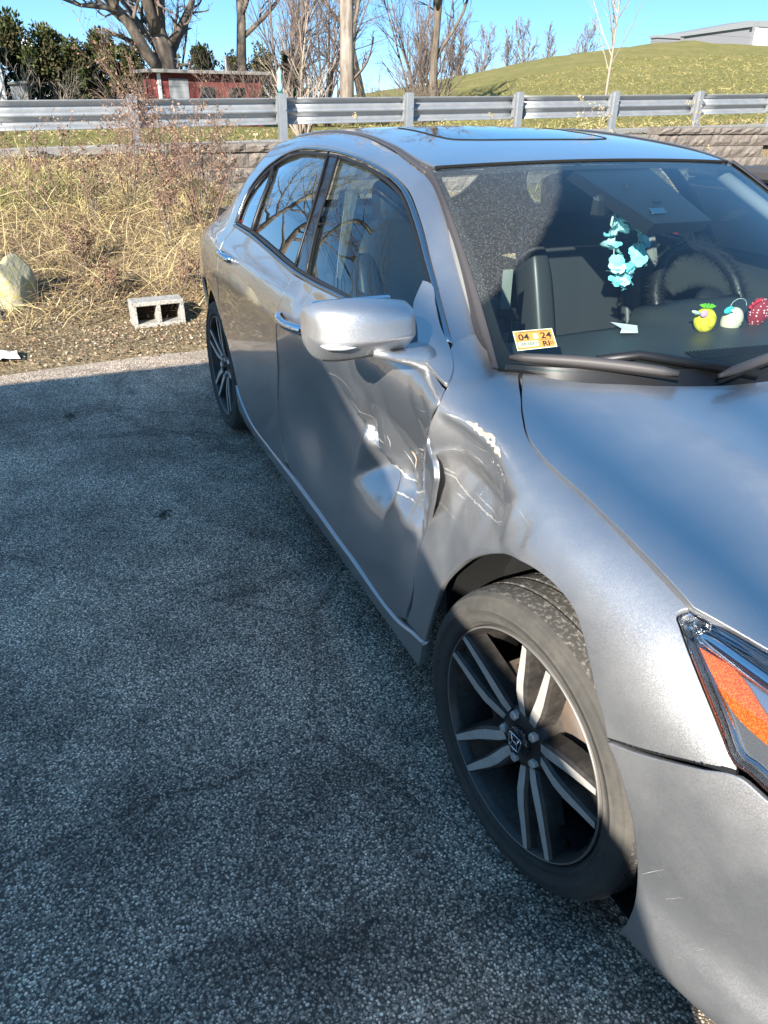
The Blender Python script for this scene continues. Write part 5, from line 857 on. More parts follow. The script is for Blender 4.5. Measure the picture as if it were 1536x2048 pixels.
def mirror(sd_):
    f=sS(None,.009,sd_)
    panel('mirror_base',[[(-.826,7.50*QS),(-.775,6.95*QS),(-.72,6.75*QS),(-.67,6.5*QS),(-.625,6.2*QS)],[(-.625,6.2*QS),(-.5,6.25*QS)],[(-.5,6.25*QS),(-.515,6.42*QS),(-.600,6.98*QS),(-.66,7.13*QS),(-.74,7.44*QS),(-.805,7.62*QS),(-.826,7.50*QS)]],f,M['paint_dusty'],car,.02,gap=0,depth=.012)
    # housing: sections from the inboard end to the tip; each has a ridge low on its face and tucks under below it
    secs=[(.868,-.608,1.034,1.126,.046),(.871,-.607,1.029,1.134,.054),(.90,-.603,1.025,1.140,.058),(.96,-.602,1.016,1.147,.061),(1.01,-.606,1.011,1.149,.061),(1.05,-.613,1.009,1.148,.058),(1.080,-.624,1.012,1.143,.052),(1.097,-.632,1.022,1.136,.043),(1.105,-.640,1.036,1.128,.030),(1.107,-.646,1.050,1.118,.015)]
    n=40; V=[]; zr=.36
    for (w_,cx,z0,z1,hx) in secs:
        s_=np.linspace(0,1,20); zz=z0+(z1-z0)*s_
        face=np.where(s_<zr,1-.85*((zr-s_)/zr)**1.0,1-.12*np.clip((s_-zr)/(1-zr),0,1)-.70*np.clip((s_-zr)/(1-zr),0,1)**7.0); face[0]=.15; face[-1]=.0
        back=np.where((s_>0)&(s_<1),-.62,-.1); k_=np.sin(np.pi*np.clip(s_*1.0,.0,1))**.35
        fx=cx+hx*face; bx=cx-.055*k_*(hx/.062)**.6-.004
        V.append(np.concatenate([np.stack([fx,np.full(20,w_*sd_),zz],1),np.stack([bx[::-1],np.full(20,w_*sd_),zz[::-1]],1)]))
    V=np.concatenate(V);k=len(secs);F=[[i*n+j,i*n+(j+1)%n,(i+1)*n+(j+1)%n,(i+1)*n+j] for i in range(k-1) for j in range(n)]+[list(range(n))[::-1],[(k-1)*n+j for j in range(n)]]
    o=mesh('mirror_housing',V,F,M['paint_dusty'],car,True); md=o.modifiers.new('s','SUBSURF'); md.levels=md.render_levels=1
    MB().box((-.662,.985*sd_,1.085),(.012,.19,.105),None,.004).build('mirror_glass',M['chrome'],o,False)
    zz=lambda w_,f: np.interp(w_,[q[0] for q in secs],[q[2]+(q[3]-q[2])*f for q in secs]); xx=lambda w_: np.interp(w_,[q[0] for q in secs],[q[1]+q[4] for q in secs])
    MB().tube([(xx(w_)+.0005,w_*sd_,zz(w_,.33)) for w_ in np.linspace(1.02,1.09,12)],np.interp(np.linspace(0,1,12),[0,.3,.8,1],[.001,.005,.007,.003]),8,True,.9).build('lamp_strip',M['lamp'],o,True)
    MB().tube([(xx(w_)*.25+np.interp(w_,[.88,1.09],[-.600,-.620])*.75+.006,w_*sd_,zz(w_,.05)) for w_ in np.linspace(.89,1.08,14)],.0022,5).build('lower_seam',M['gap'],o)
    # arm: flattened loft from the base plate to the underside of the housing
    cen=np.array([(-.640,.80,.985),(-.632,.83,.990),(-.620,.87,1.003),(-.609,.92,1.016),(-.604,.965,1.028)]);rx=[.056,.050,.043,.038,.032];rz=[.036,.030,.021,.015,.011]; an=np.linspace(0,2*np.pi,20,endpoint=False); V=[]
    for c_,a_,b_ in zip(cen,rx,rz):
        ca,sa=np.cos(an),np.sin(an); V.append(np.stack([c_[0]+a_*np.sign(ca)*np.abs(ca)**.7,np.full(20,c_[1]*sd_),c_[2]+b_*np.sign(sa)*np.abs(sa)**.7],1))
    V=np.concatenate(V); F=[[i*20+j,i*20+(j+1)%20,(i+1)*20+(j+1)%20,(i+1)*20+j] for i in range(4) for j in range(20)]+[list(range(20))[::-1],[80+j for j in range(20)]]
    mesh('mirror_arm',V,F,M['paint_dusty'],car,True)
M['lamp']=nmat('clear_signal_lens',(.75,.76,.76),.08,.6,coat=1)
bothsides(car_side)
# ---------------- hood, roof, glass
fh=lambda u,v:np.stack([u,v,hood(u,v)+.006*np.exp(-((np.abs(v)-(.47-.06*(u+.2)))/.05)**2)*sstep(-.42,-.1,u)],1)
hr=PR['hood_rear']; hs_=PR['hoodseam_h']
right=[(a,b+.003) for a,b in hs_[:7]]; hfr=[(.2802,-.786),(.323,-.7619),(.3802,-.7311),(.50,-.645),(.62,-.53),(.72,-.39),(.79,-.22),(.815,0)]
rear=[(-.4792,-.628),(-.4097,-.5834),(-.3616,-.5353),(-.3053,-.4545),(-.2632,-.3778),(-.2209,-.2731),(-.200,-.15),(-.195,0)]
mir=lambda L_:[(a,-b) for a,b in L_[::-1]]
panel('hood',[right,hfr+mir(hfr)[1:],mir(right),(rear+mir(rear)[1:])[::-1]],fh,M['paint_dusty'],car,.028,gap=.003,he=.02)
frf=lambda u,v:np.stack([u,v,roof(u,v)],1)
ctr=lambda y:-1.108-.03*(y/.565)**2
rs=[(ctr(-.545),-.545),(-1.25,-.560),(-1.4432,-.535),(-1.7406,-.505),(-1.95,-.512),(-2.3,-.535),(-2.70,-.53)]
rs=[(ctr(-.535),-.535),(-1.22,-.548),(-1.4432,-.528),(-1.7406,-.502),(-1.95,-.508),(-2.3,-.522),(-2.70,-.52)]
fr_=[(ctr(y),y) for y in np.linspace(.535,-.535,9)]
panel('roof',[rs,[(-2.70,-.52),(-2.76,0),(-2.70,.52)],mir(rs),fr_],frf,M['paint'],car,.03)
sr=[(-1.445,y*1.) for y in(-.25,-.12,0,.12,.25)]
src=[(-1.9,-.318),(-1.7,-.322),(-1.55,-.326),(-1.48,-.311),(-1.445,-.24),(-1.425,-.1),(-1.42,0)]
sro=panel('sunroof',[src+mir(src)[1:],[(-1.9,.318),(-1.915,.28),(-1.92,0),(-1.915,-.28),(-1.9,-.318)]],lambda u,v:frf(u,v)+[0,0,.0012],M['gloss_black'],car,.04,gap=.002,depth=.001)
MB().tube(np.array([(a,b,float(roof(np.array([a]),b)[0])+.0015) for a,b in spline(src+mir(src)[1:],.03)]),.0032,6,True,.5).build('sunroof_seal',M['gap'],car)
# windscreen: (u,v) scaled to metres so the triangles stay even
fws=lambda u,v:WS(u/.62,v/.72)
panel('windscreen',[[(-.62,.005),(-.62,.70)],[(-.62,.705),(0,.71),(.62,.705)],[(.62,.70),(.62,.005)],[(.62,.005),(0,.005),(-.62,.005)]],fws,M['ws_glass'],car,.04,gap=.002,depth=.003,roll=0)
def wsp(u,v,off): 
    p=WS(np.asarray(u,float),np.asarray(v,float));f=lambda a,b:WS(a,b);n_=nrm(f,np.asarray(u,float),np.asarray(v,float),.01);n_*=np.sign(n_[:,2:3]);return p+n_*off
fm=MB()
for sg in (-1,1):
    v=np.linspace(0,.985,24);a=wsp(np.full(24,sg*.995),v,-.006);b=wsp(sg*(.958-.025*(v<.12)*(1-v/.12)),v,-.006);P=np.concatenate([a,b]);fm.add(P,[(i,i+1,24+i+1,24+i) for i in range(23)])
for vv,wd in ((.985,-.035),(.0,.06)):
    u=np.linspace(-.99,.99,30);a=wsp(u,np.full(30,vv),-.0065);b=wsp(u,np.full(30,vv+wd),-.0065);P=np.concatenate([a,b]);fm.add(P,[(i,i+1,30+i+1,30+i) for i in range(29)])
fm.build('glass_border',M['gap'],car,True)
for sg in (-1,1):
    v=np.linspace(.0,1.0,30);inn=wsp(np.full(30,sg*.992),v,.004);mid_=wsp(np.full(30,sg*1.012),v,.009)
    Lx=[(-.53,7.955),(-.561,7.9458),(-.622,7.985),(-.70,8.12),(-.85,8.30),(-1.05,8.42),(-1.135,8.47)];p=spline(q_(Lx),.02);out=sS(None,.001,sg)(p[:,0],p[:,1]);d=np.linspace(0,1,len(out));out=np.stack([np.interp(v,d,out[:,k]) for k in range(3)],1)
    P=np.concatenate([inn,mid_,out*.35+mid_*.65+np.array([0,.0,.003]),out,out-np.array([0,0,.02])]);MB().add(P,[(r*30+i,r*30+i+1,r*30+31+i,r*30+30+i) for r in range(4) for i in range(29)]).build('pillar_moulding',M['trim'],car,True)
P=wsp(np.linspace(-.97,.97,40),np.full(40,1.0),.001);MB().tube(P+np.array([-.002,0,0]),.0055,6,True).build('glass_seal',M['gap'],car,True)
# cowl and wipers
u=np.linspace(-.97,.97,40);a=wsp(u,np.full(40,.02),.002);b=np.array([(np.interp(abs(y_),[0,.15,.273,.378,.4545,.535,.583,.63,.66],[-.195,-.2,-.2209,-.2632,-.3053,-.3616,-.4097,-.4792,-.50]),y_) for y_ in a[:,1]]);b=np.c_[b,hood(b[:,0],b[:,1])-.022];c=a*.5+b*.5-np.array([0,0,.004])
P=np.concatenate([a,c,b,b+np.array([.05,0,-.03])]);MB().add(P,[(r*40+i,r*40+i+1,r*40+41+i,r*40+40+i) for r in range(3) for i in range(39)]).build('cowl',M['black'],car,True)
def wiper(p0,p1,arm,r=.011):
    P=np.array([np.array(p0)*(1-s)+np.array(p1)*s+np.array([0,0,.006*math.sin(math.pi*s)]) for s in np.linspace(0,1,12)])
    o=MB().tube(P,np.interp(np.linspace(0,1,12),[0,.08,.5,.92,1],[.005,r,r*1.2,r,.006]),8,True,1.0).build('wiper',M['trim'],car,True)
    MB().tube(P+np.array([.004,0,-.012]),.004,5).build('rubber_blade',M['gap'],o)
    i=P[6]; MB().tube([i+np.array([-.01,0,.004]),i+np.array([.012,.10,.012]),np.array(arm)],[.012,.011,.013],8,True).build('wiper_arm',M['black'],o,True)
wiper((-.508,-.648,1.005),(-.262,-.36,1.004),(-.215,-.17,.995)); wiper((-.205,-.30,1.008),(-.30,.32,1.045),(-.16,.36,.995))
# ---------------- front corner: bumper, headlamps
SM=float(PS[-1])-.001
def front(sd_):
    fc=lambda off=0.:(lambda u,v:(lambda p:np.stack([p[:,0],p[:,1]*(-sd_),p[:,2]],1))(Cn(u,v)+(off*nrm(Cn,u,v)*np.sign(nrm(Cn,u,v)@np.array([.6,-.8,0]))[:,None] if off else 0)))
    hl=[(.0783,.8213),(.0609,.8141),(.0587,.806),(.0761,.7986),(.1446,.7678),(.2114,.732),(.2703,.697),(.279,.6975),(.3203,.6905),(.42,.690),(.55,.70)]
    top=[(.55,.70),(.60,.745),(.56,.795)],[(.56,.795),(.40,.815),(.2259,.8234),(.1525,.8235),(.0922,.8217),(.0783,.8213)]
    o=panel('headlight',[hl,top[0],top[1]],fc(-.030),M['reflector'],car,.02,gap=.004,depth=.01)
    rim=ring([hl,*top],.012); rim=rim if area(rim)>0 else rim[::-1]
    def band(nm,i0,i1,o0,o1,mt_):
        a=inset(rim,i0);b=inset(rim,i1);A=fc(o0)(a[:,0],a[:,1]);B=fc(o1)(b[:,0],b[:,1]);n=len(A);return mesh(nm,np.concatenate([A,B]),[(i,(i+1)%n,n+(i+1)%n,n+i) for i in range(n)],mt_,o,True)
    band('lamp_seal',.001,.0042,-.004,-.001,M['gap']); band('lamp_bezel',.0042,.007,-.001,-.006,M['satin']); band('lamp_rim',.008,.022,-.006,-.028,M['chrome'])
    band('lamp_step',.022,.027,-.024,-.024,M['satin']); band('lamp_rail',.027,.031,-.020,-.022,M['chrome']); band('lamp_wall',.022,.022,-.012,-.04,M['reflector'])
    panel('amber_reflector',[[(.118,.7935),(.195,.7935),(.2763,.766)],[(.2763,.766),(.36,.745),(.37,.725),(.2911,.738)],[(.2911,.738),(.225,.7496),(.169,.7719),(.118,.7935)]],fc(-.016),M['amber'],o,.012,gap=.001,depth=.012)
    bp_=np.array([(.098,.806),(.16,.805),(.26,.800),(.36,.793),(.48,.78)]);P=fc(-.020)(*spline(bp_,.02).T);MB().tube(P,[.010]+[.014]*(len(P)-1),8,True,1.).build('chrome_bar',M['chrome'],o,True)
    panel('lamp_lens',[hl,*top],fc(.001),M['lens'],o,.025,gap=.005,depth=.003,roll=.0)
    c=Cn(np.array([.44]),np.array([.735]))[0];MB().ball((c[0]-.055,-c[1]*(-1)*0+c[1]*(-sd_),.738),(.04,.04,.04),18,12).build('projector',M['chrome'],o,True)
    bt=[(.0642,.5870),(.105,.6055),(.145,.6255),(.2212,.6635),(.279,.6890),(.3205,.6835),(.42,.685),(.55,.694),(.70,.70)]
    ba=[(.0642,.5870),(.0887,.5677),(.124,.5147),(.1412,.4751),(.154,.4337),(.1657,.3843),(.1735,.3525),(.1850,.3031),(.1830,.262)]
    panel('front_bumper',[bt,[(.70,.70),(.74,.60),(.86,.45),(1.0,.41),(SM,.40)],[(SM,.40),(SM,.18)],[(SM,.18),(.6,.18),(.35,.18),(.20,.178)],[(.20,.178),(.172,.20),(.183,.262)],ba[::-1]],fc(0),M['paint_dusty'],car,.014,gap=.0018)
    # clip rail showing in the wide open seam under the fender
    s=np.array([(.0645,.5985),(.105,.6195),(.145,.6398),(.2212,.6775),(.27,.6935)]);P=fc(-.0065)(*spline(s-np.array([0,.0035]),.012).T); o3=MB().tube(P,.0062,5,True,.9).build('seam_rail',M['black'],car)
    if sd_==-1:
        for i in (3,4,8,9,13,14): 
            if i<len(P): MB().box(P[i]+np.array([0,-.0045,.003]),(.011,.004,.004)).build('clip',M['satin'],o3)
front(-1); front(1)
for sd_ in (-1,1): panel('grille',[[(.70,.72),(.74,.60),(.86,.44),(1.0,.40),(SM+.01,.39)],[(SM+.01,.39),(SM+.01,.73)],[(SM+.01,.73),(.9,.73),(.70,.72)]],lambda u,v:(Cn(np.minimum(u,SM),v)+np.array([-.035,0,0]))*np.array([1,-sd_,1]),M['black'],car,.04)
for z_,w_ in ((.66,.42),(.58,.40),(.50,.36)): 
    P=[(Cn(np.array([SM-abs(q)]),np.array([z_]))[0]*np.array([1,np.sign(q) if q else 1,1]))-np.array([.02,0,0]) for q in np.linspace(-w_,w_,21)]
    MB().tube(P,.012,6,True,.6).build('grille_bar',M['chrome'] if z_>.62 else M['gloss_black'],car,True)
# rear closing panels
v=[];nn_=13
for y_ in np.linspace(-.50,.50,nn_): 
    for s_ in np.linspace(0,1,7): v.append((-2.74-.58*s_,y_*(1+.12*s_),(float(roof(np.array([-2.72]),y_)[0])*(1-s_)+1.075*s_)+.02*math.sin(math.pi*s_)))
mesh('rear_window',v,[(i*7+j,i*7+j+1,(i+1)*7+j+1,(i+1)*7+j) for i in range(nn_-1) for j in range(6)],M['rear_glass'],car,True)
v=[];
for y_ in np.linspace(-.60,.60,nn_):
    for (x_,z_) in ((-3.30,1.078),(-3.5,1.035),(-3.75,1.02),(-3.90,1.015),(-3.97,.97),(-3.99,.82),(-3.97,.66)): v.append((x_,y_,z_-.05*y_*y_))
mesh('boot_lid',v,[(i*7+j,i*7+j+1,(i+1)*7+j+1,(i+1)*7+j) for i in range(nn_-1) for j in range(6)],M['paint'],car,True)
v=[]
for y_ in np.linspace(-.68,.68,nn_):
    for (x_,z_) in ((-3.95,.68),(-4.03,.60),(-4.04,.42),(-3.98,.24),(-3.85,.2)): v.append((x_+.25*abs(y_/.68)**4,y_,z_))
mesh('rear_bumper',v,[(i*5+j,i*5+j+1,(i+1)*5+j+1,(i+1)*5+j) for i in range(nn_-1) for j in range(4)],M['paint'],car,True)
M['tail']=nmat('red_tail_lens',(.35,.01,.01),.1,coat=.6)
for sd_ in (-1,1): MB().box((-3.93,.42*sd_,.86),(.10,.20,.14),rotz(-.35*sd_),.03).build('tail_light',M['tail'],car)
# ---------------- underbody, arches, inner skins
ub=MB(); ub.box((-1.45,0,.235),(3.9,1.30,.06)); ub.box((.42,0,.45),(.75,1.16,.5)); ub.box((-3.1,0,.55),(1.5,1.2,.6)); ub.box((-.02,0,.55),(.35,1.08,.6)); ub.build('underbody',M['gap'],car)
for sd_ in(-1,1):
    for cx in(0,-2.86):
        wl=MB(); wl.lathe([(.60,.40),(.855 if cx<0 else .84,.40)],40,None,(0,0,0)); v=np.concatenate(wl.v); v=v[:, :]*[1,sd_,1]+[cx,0,.345]; v[:,2]=np.maximum(v[:,2],.2)
        mesh('wheel_arch_liner',v,wl.f,M['gap'],car,True); mesh('arch_wall',[(cx-.42,.60*sd_,.15),(cx+.42,.60*sd_,.15),(cx+.42,.60*sd_,.80),(cx-.42,.60*sd_,.80)],[(0,1,2,3)],M['gap'],car)
    # inner skins behind the outer panels so that nothing shows through the gaps
    for (x0,x1,dm) in ((-.54,-2.40,None),):
        xs_=np.linspace(x0,x1,30); ts=np.linspace(.6,6.0,12)
        U,V_=np.meshgrid(xs_,ts,indexing='ij'); P=S(U.ravel(),V_.ravel()); P[:,1]+=.15-.03*sstep(4.5,6,V_.ravel()); P[:,1]*=-sd_
        mesh('inner_door_skin',P,[(i*12+j,i*12+j+1,(i+1)*12+j+1,(i+1)*12+j) for i in range(29) for j in range(11)],M['dash'],car,True)
    P=S(np.linspace(-.56,-.40,6).repeat(10),np.tile(np.linspace(.4,6.2,10),6)); P[:,1]+=.145; P[:,1]*=-sd_; mesh('door_jamb',P,[(i*10+j,i*10+j+1,(i+1)*10+j+1,(i+1)*10+j) for i in range(5) for j in range(9)],M['gap'],car)
# ---------------- wheels
def wheel(name,loc,steer,camber,sd_):
    e=empty(name,loc,parent=car); e.matrix_basis=car.matrix_basis.inverted()@(Matrix.Translation(loc)@Matrix.Rotation(steer,4,'Z')@Matrix.Rotation(camber,4,'X')@Matrix.Rotation(math.pi if sd_==1 else 0,4,'Z'))
    ad=lambda mb,nm,mt_,par=e,sm=True,an_=None: mb.build(nm,mt_,par,sm,False,None,an_)
    # local: outer face towards -Y, lip plane at y=0, axis Y
    side=[(.020,.2515),(.007,.258),(.003,.2645),(-.001,.2655),(-.0005,.2685),(.0005,.269),(-.005,.282),(-.0075,.290),(-.0092,.291),(-.0092,.2935),(-.0078,.2945),(-.008,.300),(-.0035,.312),(.001,.317),(.0005,.3185),(.006,.3215),(.014,.3265)]
    treadp=[(.014,.3265),(.030,.3315),(.055,.3335),(.057,.328),(.064,.328),(.066,.334),(.098,.3352),(.100,.328),(.108,.328),(.110,.3352),(.142,.334),(.144,.328),(.151,.328),(.153,.3335),(.178,.3315),(.194,.3265)]
    inn=[(.194,.3265),(.206,.311),(.212,.295),(.206,.275),(.192,.255)]
    ty=ad(MB().lathe(side,96),'tyre',M['rubber']); ad(MB().lathe(treadp,96),'tread',M['tread'],ty,True,30); ad(MB().lathe(inn,64),'inner_wall',M['rubber'],ty)
    ad(MB().lathe([(.018,.2525),(.004,.2535),(.001,.2515),(.003,.2495)],96),'rim_lip',M['rim_lip'])
    ad(MB().lathe([(.003,.2495),(.010,.2450),(.024,.2405),(.060,.236),(.075,.228),(.18,.226),(.19,.25)],80),'rim_barrel',M['rim_black'])
    sp=MB();fc=MB();web=MB()
    R=np.array([.062,.085,.115,.15,.19,.225,.2445]); O1=np.array([.016,.020,.0275,.0325,.0345,.0365,.0375]); W1=np.array([.0095,.0112,.0118,.0108,.0092,.0078,.0068]); D=np.array([.026,.020,.014,.010,.007,.004,.002])
    ph=math.radians(83)
    for k in range(5):
        a=ph+k*2*math.pi/5
        cr,sr_=math.cos(a),math.sin(a)
        def tp(r,o,d): return (r*cr-o*sr_,d,r*sr_+o*cr)
        for s_ in(-1,1):
            tw=.004*np.linspace(0,1,7)
            oc=s_*O1
            v=[];n=len(R)
            for r,o,ww,d in zip(R,oc,W1,D): v+=[tp(r,o-ww,d),tp(r,o+ww,d),tp(r,o+ww*1.35+.002,d+.006),tp(r,o+ww*1.5+.006,d+.045),tp(r,o-ww*1.5-.006,d+.045),tp(r,o-ww*1.35-.002,d+.006)]
            f=[(i*6+j,i*6+(j+1)%6,i*6+6+(j+1)%6,i*6+6+j) for i in range(n-1) for j in range(1,6)]+[(0,1,2,3,4,5),tuple((n-1)*6+j for j in range(5,-1,-1))]
            sp.add(v,f)
            v=[]
            for r,o,ww,d in zip(R,oc,W1,D): v+=[tp(r,o-ww,d-.0006),tp(r,o+ww,d-.0006)]
            fc.add(v,[(2*i,2*i+1,2*i+3,2*i+2) for i in range(n-1)])
        v=[]
        for r,o,d in zip(R,O1,D): v+=[tp(r,-o,d+.020+.012*(r<.2)),tp(r,o,d+.020+.012*(r<.2))]
        web.add(v,[(2*i,2*i+1,2*i+3,2*i+2) for i in range(len(R)-1)])
    ad(sp,'spokes',M['rim_black'],e,False); ad(fc,'spoke_faces',M['rim_face'],e,False); ad(web,'spoke_webs',M['rim_black'],e,False)
    hb=ad(MB().lathe([(.10,.078),(.050,.078),(.030,.070),(.024,.055),(.022,.034)],40),'hub',M['rim_black'])
    for k in range(5):
        a=ph+math.radians(36)+k*2*math.pi/5; ad(MB().lathe([(.04,.0105),(.016,.0105),(.013,.008),(.013,.0)],6,None,(.0545*math.cos(a),0,.0545*math.sin(a))),'lug_nut',M['rim_face'],hb,False)
    cp=ad(MB().lathe([(.024,.034),(.012,.0335),(.008,.030),(.0075,.0)],32),'centre_cap',M['gloss_black'])
    em=MB(); y0=.0055   # emblem: rounded frame around a letter with two uprights and a bar
    fr=[]; 
    for a in np.linspace(0,2*np.pi,29): 
        c_,s_=math.cos(a),math.sin(a); xx=.0185*np.sign(c_)*abs(c_)**.35; zz=.0175*np.sign(s_)*abs(s_)**.35; fr.append(((xx*(1+.16*zz/.0175)),y0,zz))
    em.tube(fr,.0017,6,False)
    for s_ in(-1,1): em.tube([(s_*.0125,y0,.0145),(s_*.0078,y0,.0),(s_*.0105,y0,-.0145)],[.0021,.0016,.0021],6)
    em.tube([(-.0078,y0,0),(.0078,y0,0)],.0017,6)
    ad(em,'emblem',M['chrome'],cp)
    bd_=MB().lathe([(.085,.06),(.085,.148),(.110,.148),(.110,.06)],48); ad(bd_,'brake_disc',M['disc'])
    ca=MB(); 
    for a in np.linspace(math.radians(150),math.radians(205),7): ca.box((.135*math.cos(a),.098,.135*math.sin(a)),(.05,.07,.045),roty(-a))
    ad(ca,'brake_caliper',M['disc'],e,False); ad(MB().lathe([(.12,.0),(.12,.11),(.19,.11)],24),'hub_carrier',M['gap'])
    return e
wheel('front_wheel',(0,-.886,.334),math.radians(5.4),math.radians(-1.5),-1); wheel('front_wheel',(0,.886,.334),math.radians(5.4),0,1)
wheel('rear_wheel',(-2.857,-.882,.338),0,0,-1); wheel('rear_wheel',(-2.857,.882,.338),0,0,1)
# ---------------- scrapes: thin ragged flakes of missing and transferred paint lying on the panels
M['scratch']=nmat('bare_scratch',(.36,.355,.34),.5,.3); M['filler']=dusty('exposed_tan_filler',(.62,.42,.26),.85,(.70,.62,.50),60,.4,.6,.8,.5); M['scuff']=nmat('dull_scuff',(.36,.355,.345),.55,.4)
def flake(nm,L_,width,f,mt_,parent,seed,off=.0012,step=.004,rag=.6):
    p=spline([(a,b*QS) for a,b in L_],step);n=len(p);rr=np.random.RandomState(seed);t_=np.gradient(p,axis=0);t_/=np.linalg.norm(t_,axis=1)[:,None]+1e-9;nn2=np.stack([-t_[:,1],t_[:,0]],1)
    s=np.linspace(0,1,n);env=np.sin(np.pi*np.clip(s,0,1))**.5
    wa=width*env*(1+rag*np.convolve(rr.randn(n+4),np.ones(2)/2,'same')[2:-2]).clip(.08);wb=width*env*(1+rag*np.convolve(rr.randn(n+4),np.ones(2)/2,'same')[2:-2]).clip(.08)
    A=p+nn2*wa[:,None];B=p-nn2*wb[:,None];V=np.concatenate([A,B]);N=nrm(f,V[:,0],V[:,1]);P=f(V[:,0],V[:,1]);N*=np.sign(-N[:,1:2]);P=P+N*off
    N=np.nan_to_num(N);F=[(i,i+1,n+i+1,n+i) for i in range(n-1)];F=[q if np.cross(P[q[1]]-P[q[0]],P[q[2]]-P[q[0]])@N[q[0]]>0 else q[::-1] for q in F]
    return mesh(nm,P,F,mt_,parent,True,N)
fdm=sS(FD,0,-1); ffm=sS(FF,0,-1)
fender=[o for o in car.children if o.name=='front_fender'][0]; fdoor=[o for o in car.children if o.name=='front_door'][0]; bump_=[o for o in car.children if o.name=='front_bumper'][0]
for i,(L_,w_) in enumerate([([(-1.005,3.552),(-.944,3.435),(-.908,3.31),(-.894,3.167),(-.86,3.096),(-.838,3.094)],.0016),([(-.923,3.088),(-.877,3.0),(-.833,2.92),(-.77,2.919),(-.739,2.851),(-.69,2.87)],.0030),([(-.804,3.64),(-.81,3.391),(-.807,3.214)],.0014),([(-.80,3.35),(-.794,3.273),(-.798,3.173)],.003),([(-.814,2.735),(-.766,2.682),(-.702,2.679),(-.642,2.699)],.0014),([(-1.178,3.709),(-1.081,3.801),(-1.002,3.774),(-.945,3.621)],.0008),([(-.70,2.95),(-.73,3.05),(-.76,3.2)],.002),([(-.58,4.5),(-.55,4.6),(-.52,4.86)],.0009),([(-.87,3.3),(-.84,3.22),(-.815,3.2)],.002),([(-.69,2.75),(-.66,2.8),(-.64,2.86)],.003)]):
    flake('scratch',L_,w_*.55,fdm,M['scratch'],fdoor,i)
flake('exposed_filler',[(-.735,3.22),(-.712,3.128),(-.716,3.0)],.003,fdm,M['filler'],fdoor,50)
for i,(a,b) in enumerate([((-.663,3.40),(-.60,3.44)),((-.660,3.33),(-.585,3.40)),((-.664,3.27),(-.60,3.32)),((-.655,3.19),(-.585,3.26)),((-.664,3.12),(-.60,3.17)),((-.64,3.06),(-.58,3.11))]): flake('scuff',[a,((a[0]+b[0])/2,(a[1]+b[1])/2+.008),b],.0016,fdm,M['scuff'],fdoor,60+i,rag=.35)
flake('exposed_filler',[(-.372,5.73),(-.345,5.78),(-.315,5.76),(-.279,5.74),(-.253,5.667),(-.226,5.59)],.014,ffm,M['filler'],fender,51,rag=.45); flake('exposed_filler',[(-.43,5.56),(-.40,5.66),(-.37,5.73)],.0035,ffm,M['scratch'],fender,52)
for i,(L_,w_) in enumerate([([(-.436,5.297),(-.406,5.23),(-.372,5.215),(-.353,5.095)],.0014),([(-.352,5.01),(-.306,5.123),(-.283,5.251)],.0018),([(-.475,3.71),(-.43,3.756),(-.389,3.748),(-.342,3.769),(-.289,3.863),(-.212,4.032),(-.147,4.283)],.0028),([(-.328,3.882),(-.277,3.974),(-.226,4.089),(-.167,4.237)],.0018),([(-.187,4.087),(-.138,4.417),(-.111,4.605)],.0012),([(-.501,3.172),(-.423,3.313),(-.347,3.409)],.001),([(-.15,5.116),(-.107,5.133),(-.072,5.077),(-.04,5.028)],.0012),([(-.237,5.546),(-.196,5.432),(-.159,5.352)],.0016),([(-.46,3.8),(-.42,3.83)],.0030),([(-.40,3.62),(-.35,3.68)],.0022),([(-.243,4.679),(-.231,4.562),(-.199,4.612)],.0026)]):
    flake('scratch',L_,w_*.5,ffm,M['scratch'] if i not in(8,9) else M['scuff'],fender,20+i,rag=.9 if i in(2,8,9) else .6)
fcn=lambda u,v:Cn(u,v)
for i,(L_,w_) in enumerate([([(.179,.377),(.2,.41),(.216,.435)],.0012),([(.228,.37),(.243,.391),(.254,.407)],.0011),([(.189,.413),(.205,.412),(.215,.411)],.0008),([(.30,.33),(.31,.345)],.0008),([(.27,.29),(.285,.30)],.0008)]):
    flake('scratch',[(a,b/QS) for a,b in L_],w_*.5,fcn,M['scratch'],bump_,40+i)
# ================================================================ CABIN
it=car
cf=MB(); cf.box((-1.5,0,.30),(2.3,1.36,.04)); cf.build('cabin_floor',M['gap'],it); MB().box((-.34,0,.62),(.05,1.40,.56)).build('firewall',M['gap'],it)
# head lining
xs_=np.linspace(-2.65,-1.2,16);ys_=np.linspace(-.5,.5,9);X,Y=np.meshgrid(xs_,ys_,indexing='ij');mesh('head_lining',np.stack([X,Y,roof(X,Y)-.035],-1).reshape(-1,3),[(i*9+j,i*9+j+1,i*9+10+j,i*9+9+j) for i in range(15) for j in range(8)],M['grey_trim'],it,True)
# dash: one lofted surface from the windscreen base back to the edge, with the driver's hood standing up from it
U=np.linspace(-.66,.66,45); rows=[]
def dz(y): return .022*sstep(.00,.10,y)+.012*np.exp(-((y-.37)/.17)**4)
for s,(x0,z0) in enumerate([(-.30,.955),(-.45,.975),(-.62,.972),(-.74,.968),(-.80,.955),(-.82,.90),(-.80,.75),(-.76,.55)]):
    back=.12*sstep(-.06,.08,U)*(s>=2)*(s<6)*np.clip((s-1)/3,0,1); rows.append(np.stack([x0-.20*np.abs(U/.66)**3*(s<2)-back,U,z0+dz(U)*np.clip(s/2.,0,1)*(s<6)-.02*np.abs(U/.66)**2],1))
P=np.concatenate(rows);n=45; mesh('dashboard',P,[(r*n+i,r*n+i+1,r*n+n+i+1,r*n+n+i) for r in range(len(rows)-1) for i in range(n-1)],M['dash'],it,True)
dv=MB()
